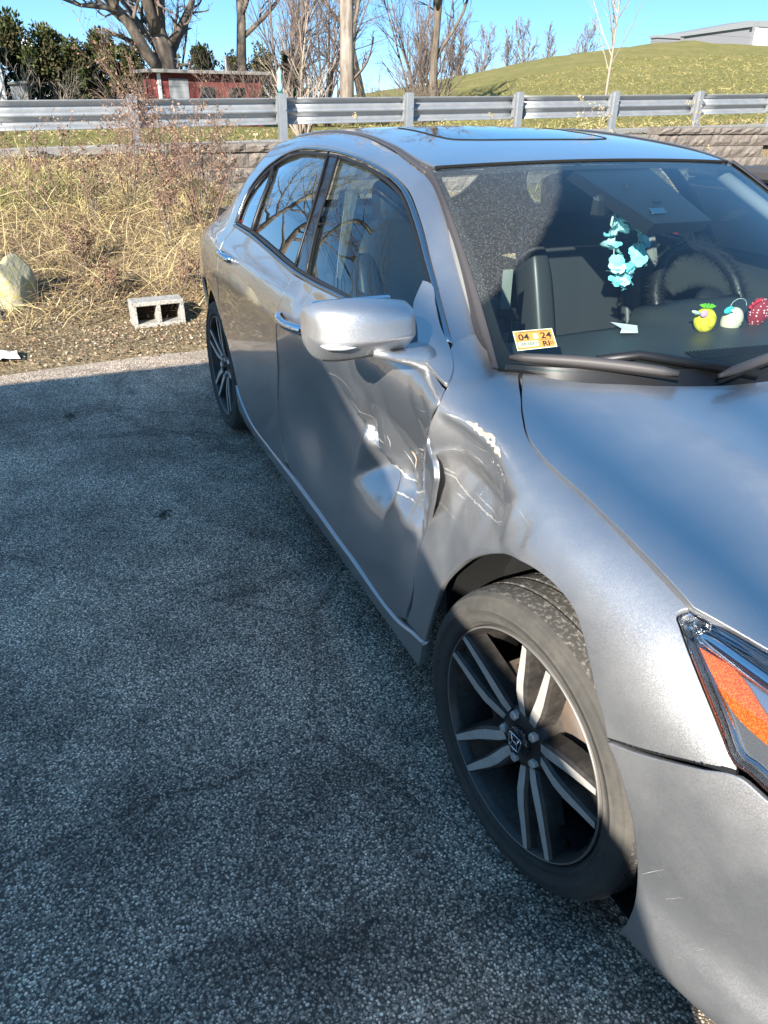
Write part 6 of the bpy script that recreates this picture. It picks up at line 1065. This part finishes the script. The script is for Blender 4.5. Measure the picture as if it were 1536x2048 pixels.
for i in range(46): dv.box((-.395-.03*abs(i-23)/23,-.05+.011*(i-10),.974+.004),(.05,.004,.006),roty(.1))
dv.build('defrost_vent',M['black'],it)
def seat(name,y,bolster=True):
    e=empty(name,(-1.55,y,.3),parent=car); e.matrix_basis=car.matrix_basis.inverted()@Matrix.Translation((-1.55,y,.3))
    def cush(nm,c,r,pw,Mx,par=e,mt_=M['seat']):
        fn=lambda p:np.sign(p)*np.abs(p)**pw; o=MB().ball(c,r,28,18,Mx,fn).build(nm,mt_,par,True); return o
    cush('seat_cushion',(-1.22,y,.50),(.30,.25,.085),.45,roty(-.12)); b=cush('backrest',(-1.60,y,.83),(.075,.255,.36),.5,roty(-.30))
    for s_ in(-1,1): cush('bolster',(-1.545,y+.215*s_,.78),(.075,.05,.30),.55,roty(-.30),b)
    h=cush('headrest',(-1.695,y,1.225),(.05,.135,.085),.45,roty(-.12))
    hp=MB(); 
    for s_ in(-1,1): hp.tube([(-1.68,y+.06*s_,1.12),(-1.695,y+.06*s_,1.22)],.006,6)
    hp.build('headrest_post',M['chrome'],h)
    return e
seat('front_seat',.355); seat('front_seat',-.365)
fn=lambda p:np.sign(p)*np.abs(p)**.4
MB().ball((-2.35,0,.48),(.28,.62,.10),28,14,roty(-.1),fn).build('rear_seat_cushion',M['seat'],it,True); MB().ball((-2.66,0,.78),(.08,.62,.30),28,14,roty(-.42),fn).build('rear_seat_back',M['seat'],it,True); MB().box((-3.0,0,1.03),(.5,1.1,.03)).build('parcel_shelf',M['dash'],it)
for s_ in(-1,1):
    MB().box((-1.60,.70*s_,.98),(.10,.05,.62),rotx(.28*s_)@roty(-.1),.015).build('inner_pillar',M['grey_trim'],it)
    MB().tube([(-.62,.66*s_,1.01),(-.88,.60*s_,1.20),(-1.14,.54*s_,1.335)],[.022,.022,.022],8,True).build('inner_front_pillar',M['grey_trim'],it,True)
# steering wheel in a fluffy black cover
M['fluff']=nmat('black_fluff',(.012,.012,.014),.9,spec=.2); M['belt']=nmat('grey_belt_webbing',(.20,.22,.20),.8)
sw=empty('steering_wheel',(-.93,.37,.99),parent=car); sw.matrix_basis=car.matrix_basis.inverted()@Matrix.Translation((-.93,.37,.99))
Rw=roty(-.50); an=np.linspace(0,2*np.pi,41); ringp=np.stack([0*an,.180*np.cos(an),.180*np.sin(an)],1)@Rw.T+np.array([-.955,.37,.965])
MB().tube(ringp,.020,8,False).build('rim',M['black'],sw,True)
n=6500;ii=rng.randint(0,40,n);p=ringp[ii]+(ringp[ii+1]-ringp[ii])*rng.rand(n,1);d=unit(rng.randn(n,3));a=unit(np.cross(d,rng.randn(n,3)))*.0012;Lf=rng.uniform(.025,.055,(n,1))
V=np.stack([p+d*.012-a,p+d*.012+a,p+d*Lf+unit(rng.randn(n,3))*.006],1).reshape(-1,3); o=mesh('fluffy_cover',V,np.arange(3*n).reshape(-1,3),M['fluff'],sw); 
MB().ball((-.90,.37,.955),(.035,.07,.065),16,10,Rw).build('hub',M['black'],sw,True)
sp_=MB(); [sp_.tube([(-.90,.37,.955),np.array([0,.17*math.cos(q),.17*math.sin(q)])@Rw.T+np.array([-.955,.37,.965])],[.022,.014],6) for q in(0,math.pi,-math.pi/2)]; sp_.build('spoke',M['black'],sw,True)
# seat belt hanging by the passenger door, seen between pillar and seat
bl=empty('seat_belt',(-1.3,-.1,.95),parent=car); bl.matrix_basis=car.matrix_basis.inverted()@Matrix.Translation((-1.3,-.1,.95))
y0=-.105
MB().box((-1.4,-.105,.94),(.004,.040,.16)).build('webbing',M['belt'],bl); MB().box((-1.395,-.098,.865),(.016,.075,.035),None,.005).build('guide',M['black'],bl); MB().box((-1.395,-.092,.825),(.006,.035,.06),None,.002).build('tongue',M['chrome'],bl); MB().box((-1.46,-.145,.76),(.05,.20,.30),None,.02).build('console_side',M['grey_trim'],bl)
# mirror and camera housing on the glass
rm=empty('rear_view_mirror',(-.93,0,1.27),parent=car); rm.matrix_basis=car.matrix_basis.inverted()@Matrix.Translation((-.93,0,1.27))
MB().box((-.945,.005,1.272),(.028,.245,.066),rotz(-.12)@roty(.15),.014).build('shell',M['black'],rm,True,angle=40); MB().box((-.962,.005,1.271),(.004,.225,.052),rotz(-.12)@roty(.15),.002).build('mirror_face',M['chrome'],rm); MB().tube([(-.945,0,1.275),(-.96,0,1.33)],.013,8).build('stalk',M['black'],rm,True)
for yy in (-.085,.09): MB().box((-.929,yy,1.272),(.002,.012,.032),rotz(-.12)).build('mirror_clip',M['satin'],rm)
hs_=MB(); hv=[]
for (u,v,o) in ((-.22,.985,-.008),(.30,.985,-.008),(.235,.60,-.008),(-.11,.60,-.008)): hv.append(wsp([u],[v],o)[0])
hv=np.array(hv); lo=hv+np.array([-.05,0,-.02]); lo[2:]+=np.array([.02,0,-.012]); hs_.add(np.concatenate([hv,lo]),[(0,1,2,3),(4,7,6,5),(0,4,5,1),(1,5,6,2),(2,6,7,3),(3,7,4,0)]); ch=hs_.build('sensor_housing',M['black'],car)
c=wsp([-.03],[.66],-.004)[0]; MB().box(c,(.022,.05,.004),roty(.55),.001).build('lens_window',M['satin'],ch); MB().box(wsp([.035],[.72],-.004)[0],(.015,.03,.004),roty(.55)).build('sensor',M['black'],ch)
# ================================================================ THINGS IN AND ON THE CAR
# inspection sticker behind the glass
stk=empty('inspection_sticker',tuple(wsp([-.863],[.127],-.006)[0]),'orange inspection sticker numbered 04 24 in the lower corner of the windscreen','sticker')
A_=[wsp([-.9215],[.1535],-.004)[0],wsp([-.7995],[.1698],-.004)[0],wsp([-.8057],[.1012],-.004)[0],wsp([-.9251],[.079],-.004)[0]]
M['orange']=nmat('orange_print',(.80,.27,.055),.6); M['ink']=nmat('black_ink',(.01,.01,.01),.6); M['stickwhite']=nmat('sticker_white',(.85,.78,.62),.6)
def quadpt(x,y,off=0.): # x right 0..1, y up 0..1 on the sticker
    t_=np.array(A_[0])*(1-x)+np.array(A_[1])*x; b_=np.array(A_[3])*(1-x)+np.array(A_[2])*x; p=b_*(1-y)+t_*y; n_=np.cross(np.array(A_[1])-A_[0],np.array(A_[3])-A_[0]); n_/=np.linalg.norm(n_); n_*=np.sign(n_[2])*1; return p+n_*off
def qd(nm,x0,y0,x1,y1,off,mt_,par=stk): return mesh(nm,[quadpt(x0,y0,off),quadpt(x1,y0,off),quadpt(x1,y1,off),quadpt(x0,y1,off)],[(0,1,2,3)],mt_,par)
bk=qd('backing',0,0,1,1,0,M['stickwhite']); qd('orange_field',.025,.04,.975,.96,.0004,M['orange']); qd('barcode_field',.06,.14,.56,.42,.0007,M['stickwhite'])
bc=MB()
x=.12
while x<.52:
    w_=rng.choice([.006,.010,.016]); bc.add([quadpt(x,.2,.001),quadpt(x+w_,.2,.001),quadpt(x+w_,.38,.001),quadpt(x,.38,.001)],[(0,1,2,3)]); x+=w_+rng.choice([.006,.010])
bc.build('barcode',M['ink'],stk)
def text(s,x,y,h,mt_,nm,bold=.0,off=.0012,wx=1.):
    cu=bpy.data.curves.new(nm,'FONT'); cu.body=s; cu.size=1; cu.offset=bold; tmp=bpy.data.objects.new('tmp',cu); C.objects.link(tmp); bpy.context.view_layer.update(); me=bpy.data.meshes.new_from_object(tmp); bpy.data.objects.remove(tmp)
    V=np.array([v.co for v in me.vertices]); F=[list(p.vertices) for p in me.polygons]; W_=np.linalg.norm(np.array(A_[1])-A_[0]); Hh=np.linalg.norm(np.array(A_[3])-A_[0]); k=h/.72
    P=[quadpt(x+v[0]*k*Hh/W_*wx,y+v[1]*k,off) for v in V]; return mesh(nm,P,F,mt_,stk)
text('04',.10,.50,.32,M['ink'],'month_number',.018); text('24',.66,.50,.32,M['ink'],'year_number',.018); text('RI',.66,.10,.26,M['ink'],'state_letters',.03); text('B',.475,.52,.26,M['stickwhite'],'emblem_letter',.03)
for (x0,x1,y_) in ((.14,.88,.88),(.64,.90,.42),(.82,.95,.25),(.82,.95,.17)):   # print too small to read
    x=x0
    while x<x1: w_=rng.uniform(.015,.04); qd('small_print',x,y_,min(x+w_,x1),y_+.035,.0012,M['ink']); x+=w_+.012
# flower garland hung from the mirror
M['petal']=nmat('cyan_silk_petal',(.22,.66,.72),.6); M['petal_pale']=nmat('pale_cyan_petal',(.50,.80,.82),.6); M['ring']=nmat('pale_cord',(.45,.55,.50),.6)
for m_ in('petal','petal_pale'): M[m_].node_tree.nodes['Principled BSDF'].inputs['Subsurface Weight'].default_value=.0
lei=empty('flower_garland',(-.925,0,1.25),'turquoise silk flower garland hanging from the rear view mirror','garland')
lp=[(-.93,-.030,1.265),(-.925,-.045,1.22),(-.92,-.048,1.17),(-.92,-.038,1.11),(-.92,-.012,1.06),(-.92,.018,1.065),(-.92,.042,1.11),(-.92,.044,1.17),(-.925,.038,1.22),(-.93,.02,1.265)]
MB().tube(lp,.0016,5).build('cord',M['ring'],lei); MB().tube([(-.925,-.062,1.22)]+[(-.925,-.035+.030*math.cos(a),1.225+.055*math.sin(a)) for a in np.linspace(math.pi,math.pi*.35,8)],.0035,6).build('plastic_hoop',M['ring'],lei,True)
rr=np.random.RandomState(4)
for k in range(30):
    s=(k+.5)/30*9;i=min(int(s),8);p=np.array(lp[i])*(1-s+i)+np.array(lp[i+1])*(s-i)+rr.randn(3)*[.008,.010,.008]
    R3=rotz(rr.rand()*6)@rotx(rr.randn()*.8)@roty(rr.randn()*.8); mb=MB()
    for q in range(5):
        a=q*2*math.pi/5; v=[];L_=rr.uniform(.020,.029)
        for (u_,w_,h_) in ((.002,.004,0),(.4,.011,.003),(.75,.013,.007),(1.,.007,.006+rr.randn()*.003)): 
            for s2 in(-1,0,1): v.append((u_*L_,s2*w_,h_+(.003 if s2==0 else 0)*-1+rr.randn()*.0012))
        mb.add(np.array(v)@rotz(a).T@R3.T+p,[(r*3+c_,r*3+c_+1,r*3+4+c_,r*3+3+c_) for r in range(3) for c_ in range(2)])
    mb.build('flower',M['petal'] if rr.rand()<.55 else M['petal_pale'],lei,True)
# soft toys on the dash
M['yellow']=nmat('yellow_plush',(.72,.62,.05),.9,spec=.1); t=NT(M['yellow']); o=t.n('ShaderNodeTexCoord').outputs['Object']
wv=t.n('ShaderNodeTexWave',wave_type='BANDS'); wv.inputs['Scale'].default_value=22; mp=t.n('ShaderNodeMapping'); mp.inputs['Rotation'].default_value=(.7,0,0); t.l(o,mp.inputs[0]); t.l(mp.outputs[0],wv.inputs[0]); wv2=t.n('ShaderNodeTexWave',wave_type='BANDS'); wv2.inputs['Scale'].default_value=22; mp2=t.n('ShaderNodeMapping'); mp2.inputs['Rotation'].default_value=(-.7,0,0); t.l(o,mp2.inputs[0]); t.l(mp2.outputs[0],wv2.inputs[0])
ln=t.math('MAXIMUM',t.ramp(wv.outputs[0],[(.86,(0,0,0)),(.97,(1,1,1))]),t.ramp(wv2.outputs[0],[(.86,(0,0,0)),(.97,(1,1,1))])); t.set('Base Color',t.mix(ln,(.74,.64,.06),(.50,.44,.03)))
M['lime']=nmat('lime_felt',(.12,.42,.03),.9); M['pink']=nmat('pink_felt',(.62,.32,.62),.9); M['cream']=nmat('cream_plush',(.55,.50,.38),.9); M['teal']=nmat('teal_felt',(.05,.48,.50),.8); M['crimson']=nmat('crimson_felt',(.55,.02,.04),.9)
M['berry']=nmat('dotted_berry',(.30,.02,.03),.85); t=NT(M['berry']); v=t.vor(t.n('ShaderNodeTexCoord').outputs['Object'],120,'F1',.3); t.set('Base Color',t.mix(t.ramp(v.outputs['Distance'],[(.22,(1,1,1)),(.30,(0,0,0))]),(.22,.015,.025),(.75,.60,.60)))
DZ=.978
pa=empty('soft_toy',(-.575,.045,DZ),'yellow pineapple soft toy with lime leaves and pink tag on the dashboard','soft toy')
MB().ball((-.605,.045,DZ+.030),(.030,.030,.034),24,16).build('body',M['yellow'],pa,True)
mb=MB(); 
for a in np.linspace(0,2*np.pi,9)[:-1]: mb.tube([(-.605,.045,DZ+.062),(-.605+.012*math.cos(a),.045+.014*math.sin(a),DZ+.070),(-.605+.020*math.cos(a),.045+.022*math.sin(a),DZ+.070)],[.004,.0055,.002],5)
mb.build('leaves',M['lime'],pa,True); MB().ball((-.588,.020,DZ+.053),(.008,.012,.010),12,8).build('flower_tag',M['pink'],pa,True); MB().ball((-.59,-.008,DZ+.059),(.004,.018,.005),10,6,rotx(-.3)).build('ribbon',M['ring'],pa,True)
mg=empty('soft_toy',(-.585,.125,DZ),'cream pear shaped soft toy with teal bow between pineapple and berry','soft toy')
MB().ball((-.585,.128,DZ+.034),(.026,.030,.038),24,16,rotx(-.45),lambda p:p*(1-.22*p[:,2:3])).build('body',M['cream'],mg,True); b_=MB(); b_.ball((-.575,.095,DZ+.060),(.006,.018,.010),12,8,rotx(.2)); b_.build('bow',M['teal'],mg,True); MB().ball((-.566,.098,DZ+.061),(.004,.004,.004),8,6).build('bead',M['paper'],mg,True)
MB().tube([(-.560,.136+.0065*math.cos(a),DZ+.020+.0065*math.sin(a)) for a in np.linspace(0,2*np.pi,13)],.0009,4,False).build('stitched_ring',M['fluff'],mg); mesh('care_label',[(-.568,.085,DZ+.004),(-.556,.098,DZ+.001),(-.552,.112,DZ+.006),(-.566,.102,DZ+.012)],[(0,1,2,3)],M['paper'],mg)
be=empty('soft_toy',(-.575,.2,DZ),'dark red dotted berry soft toy at the right of the dashboard','soft toy')
MB().ball((-.575,.208,DZ+.040),(.026,.034,.042),24,16,rotx(-.35),lambda p:p*(1+.30*p[:,2:3]*[1,1,.3])).build('body',M['berry'],be,True)
mb=MB()
for a in np.linspace(0,2*np.pi,8)[:-1]: mb.tube([(-.57,.18,DZ+.072),(-.565+.008*math.cos(a),.178+.018*math.sin(a),DZ+.072+.014*math.sin(a+1))],[.005,.004],5)
mb.build('cap',M['crimson'],be,True); MB().tube([(-.60,.155+.03*math.cos(a),DZ+.06+.022*math.sin(a)) for a in np.linspace(0,3.4,12)],.0008,4,False).build('hanging_loop',M['ring'],be)
pp=mesh('paper_slip',[(-.79,-.128,.976),(-.735,-.075,.974),(-.66,-.135,.976),(-.675,-.185,.977),(-.70,-.16,.981)],[(0,1,2,4),(4,2,3)],M['paper']); tag(pp,'white folded paper slip lying on the dashboard','paper')
pk=mesh('paper_slip',[(-.50,.21,.985),(-.50,.30,.985),(-.42,.30,.982),(-.42,.23,.982)],[(0,1,2,3)],M['paper']); tag(pk,'second white paper on the dash below the red berry toy','paper')
# ================================================================ NEIGHBOURING VEHICLES
# boxy off-roader parked on the left, out of frame: it shades the lot and the lower doors
SX_=0.0
suv=empty('out_of_frame_van',(.4,-3.75,0),'dark boxy van parked out of frame, left of the sedan','van')
M['navy']=nmat('dark_green_blue_paint',(.012,.022,.035),.3,coat=.8)
def prism(nm,prof_,y0,y1,mt_,par,bev=.03):
    n=len(prof_);v=[(x,y0,z) for x,z in prof_]+[(x,y1,z) for x,z in prof_];o=mesh(nm,v,[list(range(n)),list(range(n,2*n))[::-1]]+[(i,n+i,n+(i+1)%n,(i+1)%n) for i in range(n)],mt_,par)
    bm=bmesh.new();bm.from_mesh(o.data);bmesh.ops.recalc_face_normals(bm,faces=bm.faces);bm.to_mesh(o.data);bm.free()
    if bev: md=o.modifiers.new('b','BEVEL');md.width=bev;md.segments=3;md.limit_method='ANGLE'
    return o
SUVP=[(-.98,.45),(-1.0,1.2),(-.97,2.05),(-.90,2.16),(.55,2.185),(.78,2.15),(1.02,2.02),(1.24,1.91),(1.55,1.86),(2.0,1.77),(2.30,1.715),(2.42,1.58),(2.60,1.42),(3.25,1.32),(3.42,1.15),(3.46,.45)]
SY0,SY1=-2.75,-5.1
prism('body',SUVP,SY0,SY1,M['navy'],suv,.03)
for (a,b) in ((-.85,-.05),(.1,.9),(1.05,1.9)): MB().box(((a+b)/2,SY0+.001,1.50),(b-a,.012,.42),None,.004).build('window',M['gloss_black'],suv)
for x in(-.3,2.55):
    for y in(SY0-.08,SY1+.08): MB().lathe([(-.11,.2),(-.11,.34),(-.08,.39),(.08,.39),(.11,.34),(.11,.2)],32,None,(x,y,.39)).build('wheel',M['rubber'],suv,True)
MB().box((-1.05,-3.9,.65),(.12,1.7,.2),None,.03).build('bumper',M['black'],suv); MB().box((3.43,-3.9,.62),(.14,1.75,.22),None,.03).build('bumper',M['black'],suv)
# black pickup behind the sedan's far side: only the bed corner shows past the windscreen pillar
pu=empty('parked_pickup',(-1.,3.2,0),'black pickup truck whose bed corner shows past the sedan roof at right','pickup')
M['blackpaint']=nmat('black_truck_paint',(.006,.008,.014),.15,coat=.9)
px0=-3.12; Y0=2.28
prism('bed_side',[(px0,.55),(px0,1.16),(-1.0,1.18),(-1.0,.55)],Y0,Y0+.06,M['blackpaint'],pu,.02); prism('bed_side',[(px0,.55),(px0,1.16),(-1.0,1.18),(-1.0,.55)],Y0+1.8,Y0+1.86,M['blackpaint'],pu,.02)
MB().box((px0+.02,Y0+.93,.87),(.06,1.74,.58),None,.015).build('tailgate',M['blackpaint'],pu); MB().box((px0+.02,Y0+.93,1.185),(.085,1.74,.062),None,.02).build('tailgate_cap',M['trim'],pu)
MB().box((-2.74,Y0-.012,1.185),(.10,.03,.10),None,.010).build('latch',M['black'],pu); MB().box((-2.05,Y0-.004,1.115),(2.1,.012,.016),None,.003).build('bright_strip',M['satin'],pu)
for zz in (1.205,1.175): MB().ball((-2.755,Y0-.03,zz),(.010,.006,.010),8,6).build('latch_bolt',M['chrome'],pu,True)
MB().box((-2.08,Y0+.02,1.205),(2.06,.10,.075),None,.02).build('bed_rail',M['trim'],pu); MB().box((-2.1,Y0+.93,.62),(2.1,1.8,.06)).build('bed_floor',M['black'],pu)
prism('cab',[(-1.0,.5),(-1.0,1.25),(-.92,1.85),(.2,1.88),(.8,1.3),(1.8,1.15),(1.85,.5)],Y0,Y0+1.86,M['blackpaint'],pu,.05); MB().box((-.97,Y0+.93,1.55),(.02,1.5,.45),roty(.12)).build('rear_glass',M['gloss_black'],pu); MB().box((px0-.1,Y0+.93,.6),(.16,1.75,.16),None,.03).build('bumper',M['chrome'],pu)
for y in(Y0+.03,Y0+1.83): MB().box((px0-.015,y,.92),(.04,.10,.34),None,.01).build('tail_light',M['tail'],pu)
for x in(-2.0,1.05):
    for y in(Y0+.14,Y0+1.72): MB().lathe([(-.11,.2),(-.11,.32),(-.08,.37),(.08,.37),(.11,.32),(.11,.2)],28,None,(x,y,.37)).build('wheel',M['rubber'],pu,True)
# bare trees out of frame, up-sun and to the left: they cast the soft bands on the bonnet and are mirrored in the side glass
def upsun(p,t_): return np.array(p)+t_*np.array(L)
c0=upsun((-.05,-.75,.92),17.); c1=upsun((.0,-.36,.95),18.5); c3=upsun((.15,-.02,.95),20.)
tb=[([(14.5,c0[1]-.3,0),(14.4,c0[1]-.2,3.5),(14.2,c0[1]-.1,6.5),(14.6,c0[1],9.2),(15,c0[1]+.1,11.5),(15,c0[1],13)],.34,.10),
 ([(14.3,c0[1]-.1,7.2),c0+[1.9,.02,-.3],c0+[.3,.0,0],c0+[-.5,-.02,.1],c0+[-1.1,-.1,.3]],.085,.06),
 ([(14.5,c1[1]-.6,8.6),c1+[1.4,-.05,-.3],c1+[.35,0,0],c1+[-.05,0,.05],c1+[-.28,.02,.1]],.10,.05),
 ([(14.7,c3[1]-.5,9.6),c3+[1.6,-.08,-.3],c3+[.4,0,0],c3+[.05,.03,.05],c3+[-.2,.06,.1]],.08,.04)]
tree('bare_tree',(14.5,float(c0[1]),0),'large bare tree standing behind the photographer',None,branchset(501,0,0,0,1,nchild=(2,),limbs=tb,spread=.8,lenk=.2,first=.7),split=1,thin=.008)
for i,(x,y,h,r) in enumerate([(-15,-6.4,11,.11),(-20,-6.0,13,.14),(-25,-8.6,13,.16),(-12.5,-8.5,11,.10)]):
    tree('bare_tree',(x,y,.6),['bare tree left of the frame, nearest the lot','tall bare tree left of the frame, farthest away','smaller bare tree left of the frame, out on its own','slim bare tree left of the frame, between the lot and the wires'][i],None,branchset(520+i,(x,y,.6),h,r,3,(0,0),(15,7,4),.95,.18,.5,.3),split=1,thin=.012)
M['wire']=nmat('cable',(.01,.01,.01),.6)
for i in range(5):
    a=np.array([-30,-6.5-.4*i,6.0+.35*(i%3)]);b=np.array([6,-22-.4*i,6.6+.35*(i%3)]); o=MB().tube([a*(1-s)+b*s-np.array([0,0,2.2*s*(1-s)]) for s in np.linspace(0,1,24)],.018,4).build('power_line',M['wire']); tag(o,['overhead power line nearest the lot','second overhead power line from the lot','middle overhead power line of the five','fourth overhead power line from the lot','overhead power line farthest from the lot'][i],'power line','power lines left of the lot')
for i,(x,y) in enumerate([(-20,-16),(-14,-18),(-8,-20),(-26,-11)]): evergreen('arborvitae',(x,y,.3),3.2,1.1,['evergreen left of the lot, nearest the bank','evergreen left of the lot, second along','evergreen left of the lot, farthest from the bank','evergreen left of the lot, beside the road'][i],160+i,None,2600)
# ---------------- labels for what nobody could count and for the setting
ST_={'dry_grass':'dry straw coloured grass covering the bank','green_grass':'green and yellow grass tufts on the bank','dead_weed_tangle':'tangle of brown dead stems low on the bank','verge_grass':'short grass under the guardrail','hill_grass':'short olive grass on the hill','leaf_litter':'fallen brown leaves on the ground'}
for o in C.objects:
    b_=o.name.split('.')[0]
    if o.parent is None and b_ in ST_: o['label']=ST_[b_]; o['category']='ground cover'
for nm,lb,ct in(('bank_ground','grassy bank, verge and hill behind the parking lot','ground'),('asphalt_lot','worn dark asphalt with pale stones in it','asphalt')): tag(C.objects[nm],lb,ct)
for o in C.objects:
    if o.type=='MESH' and len(o.data.materials)==0: o.data.materials.append(M['black'])
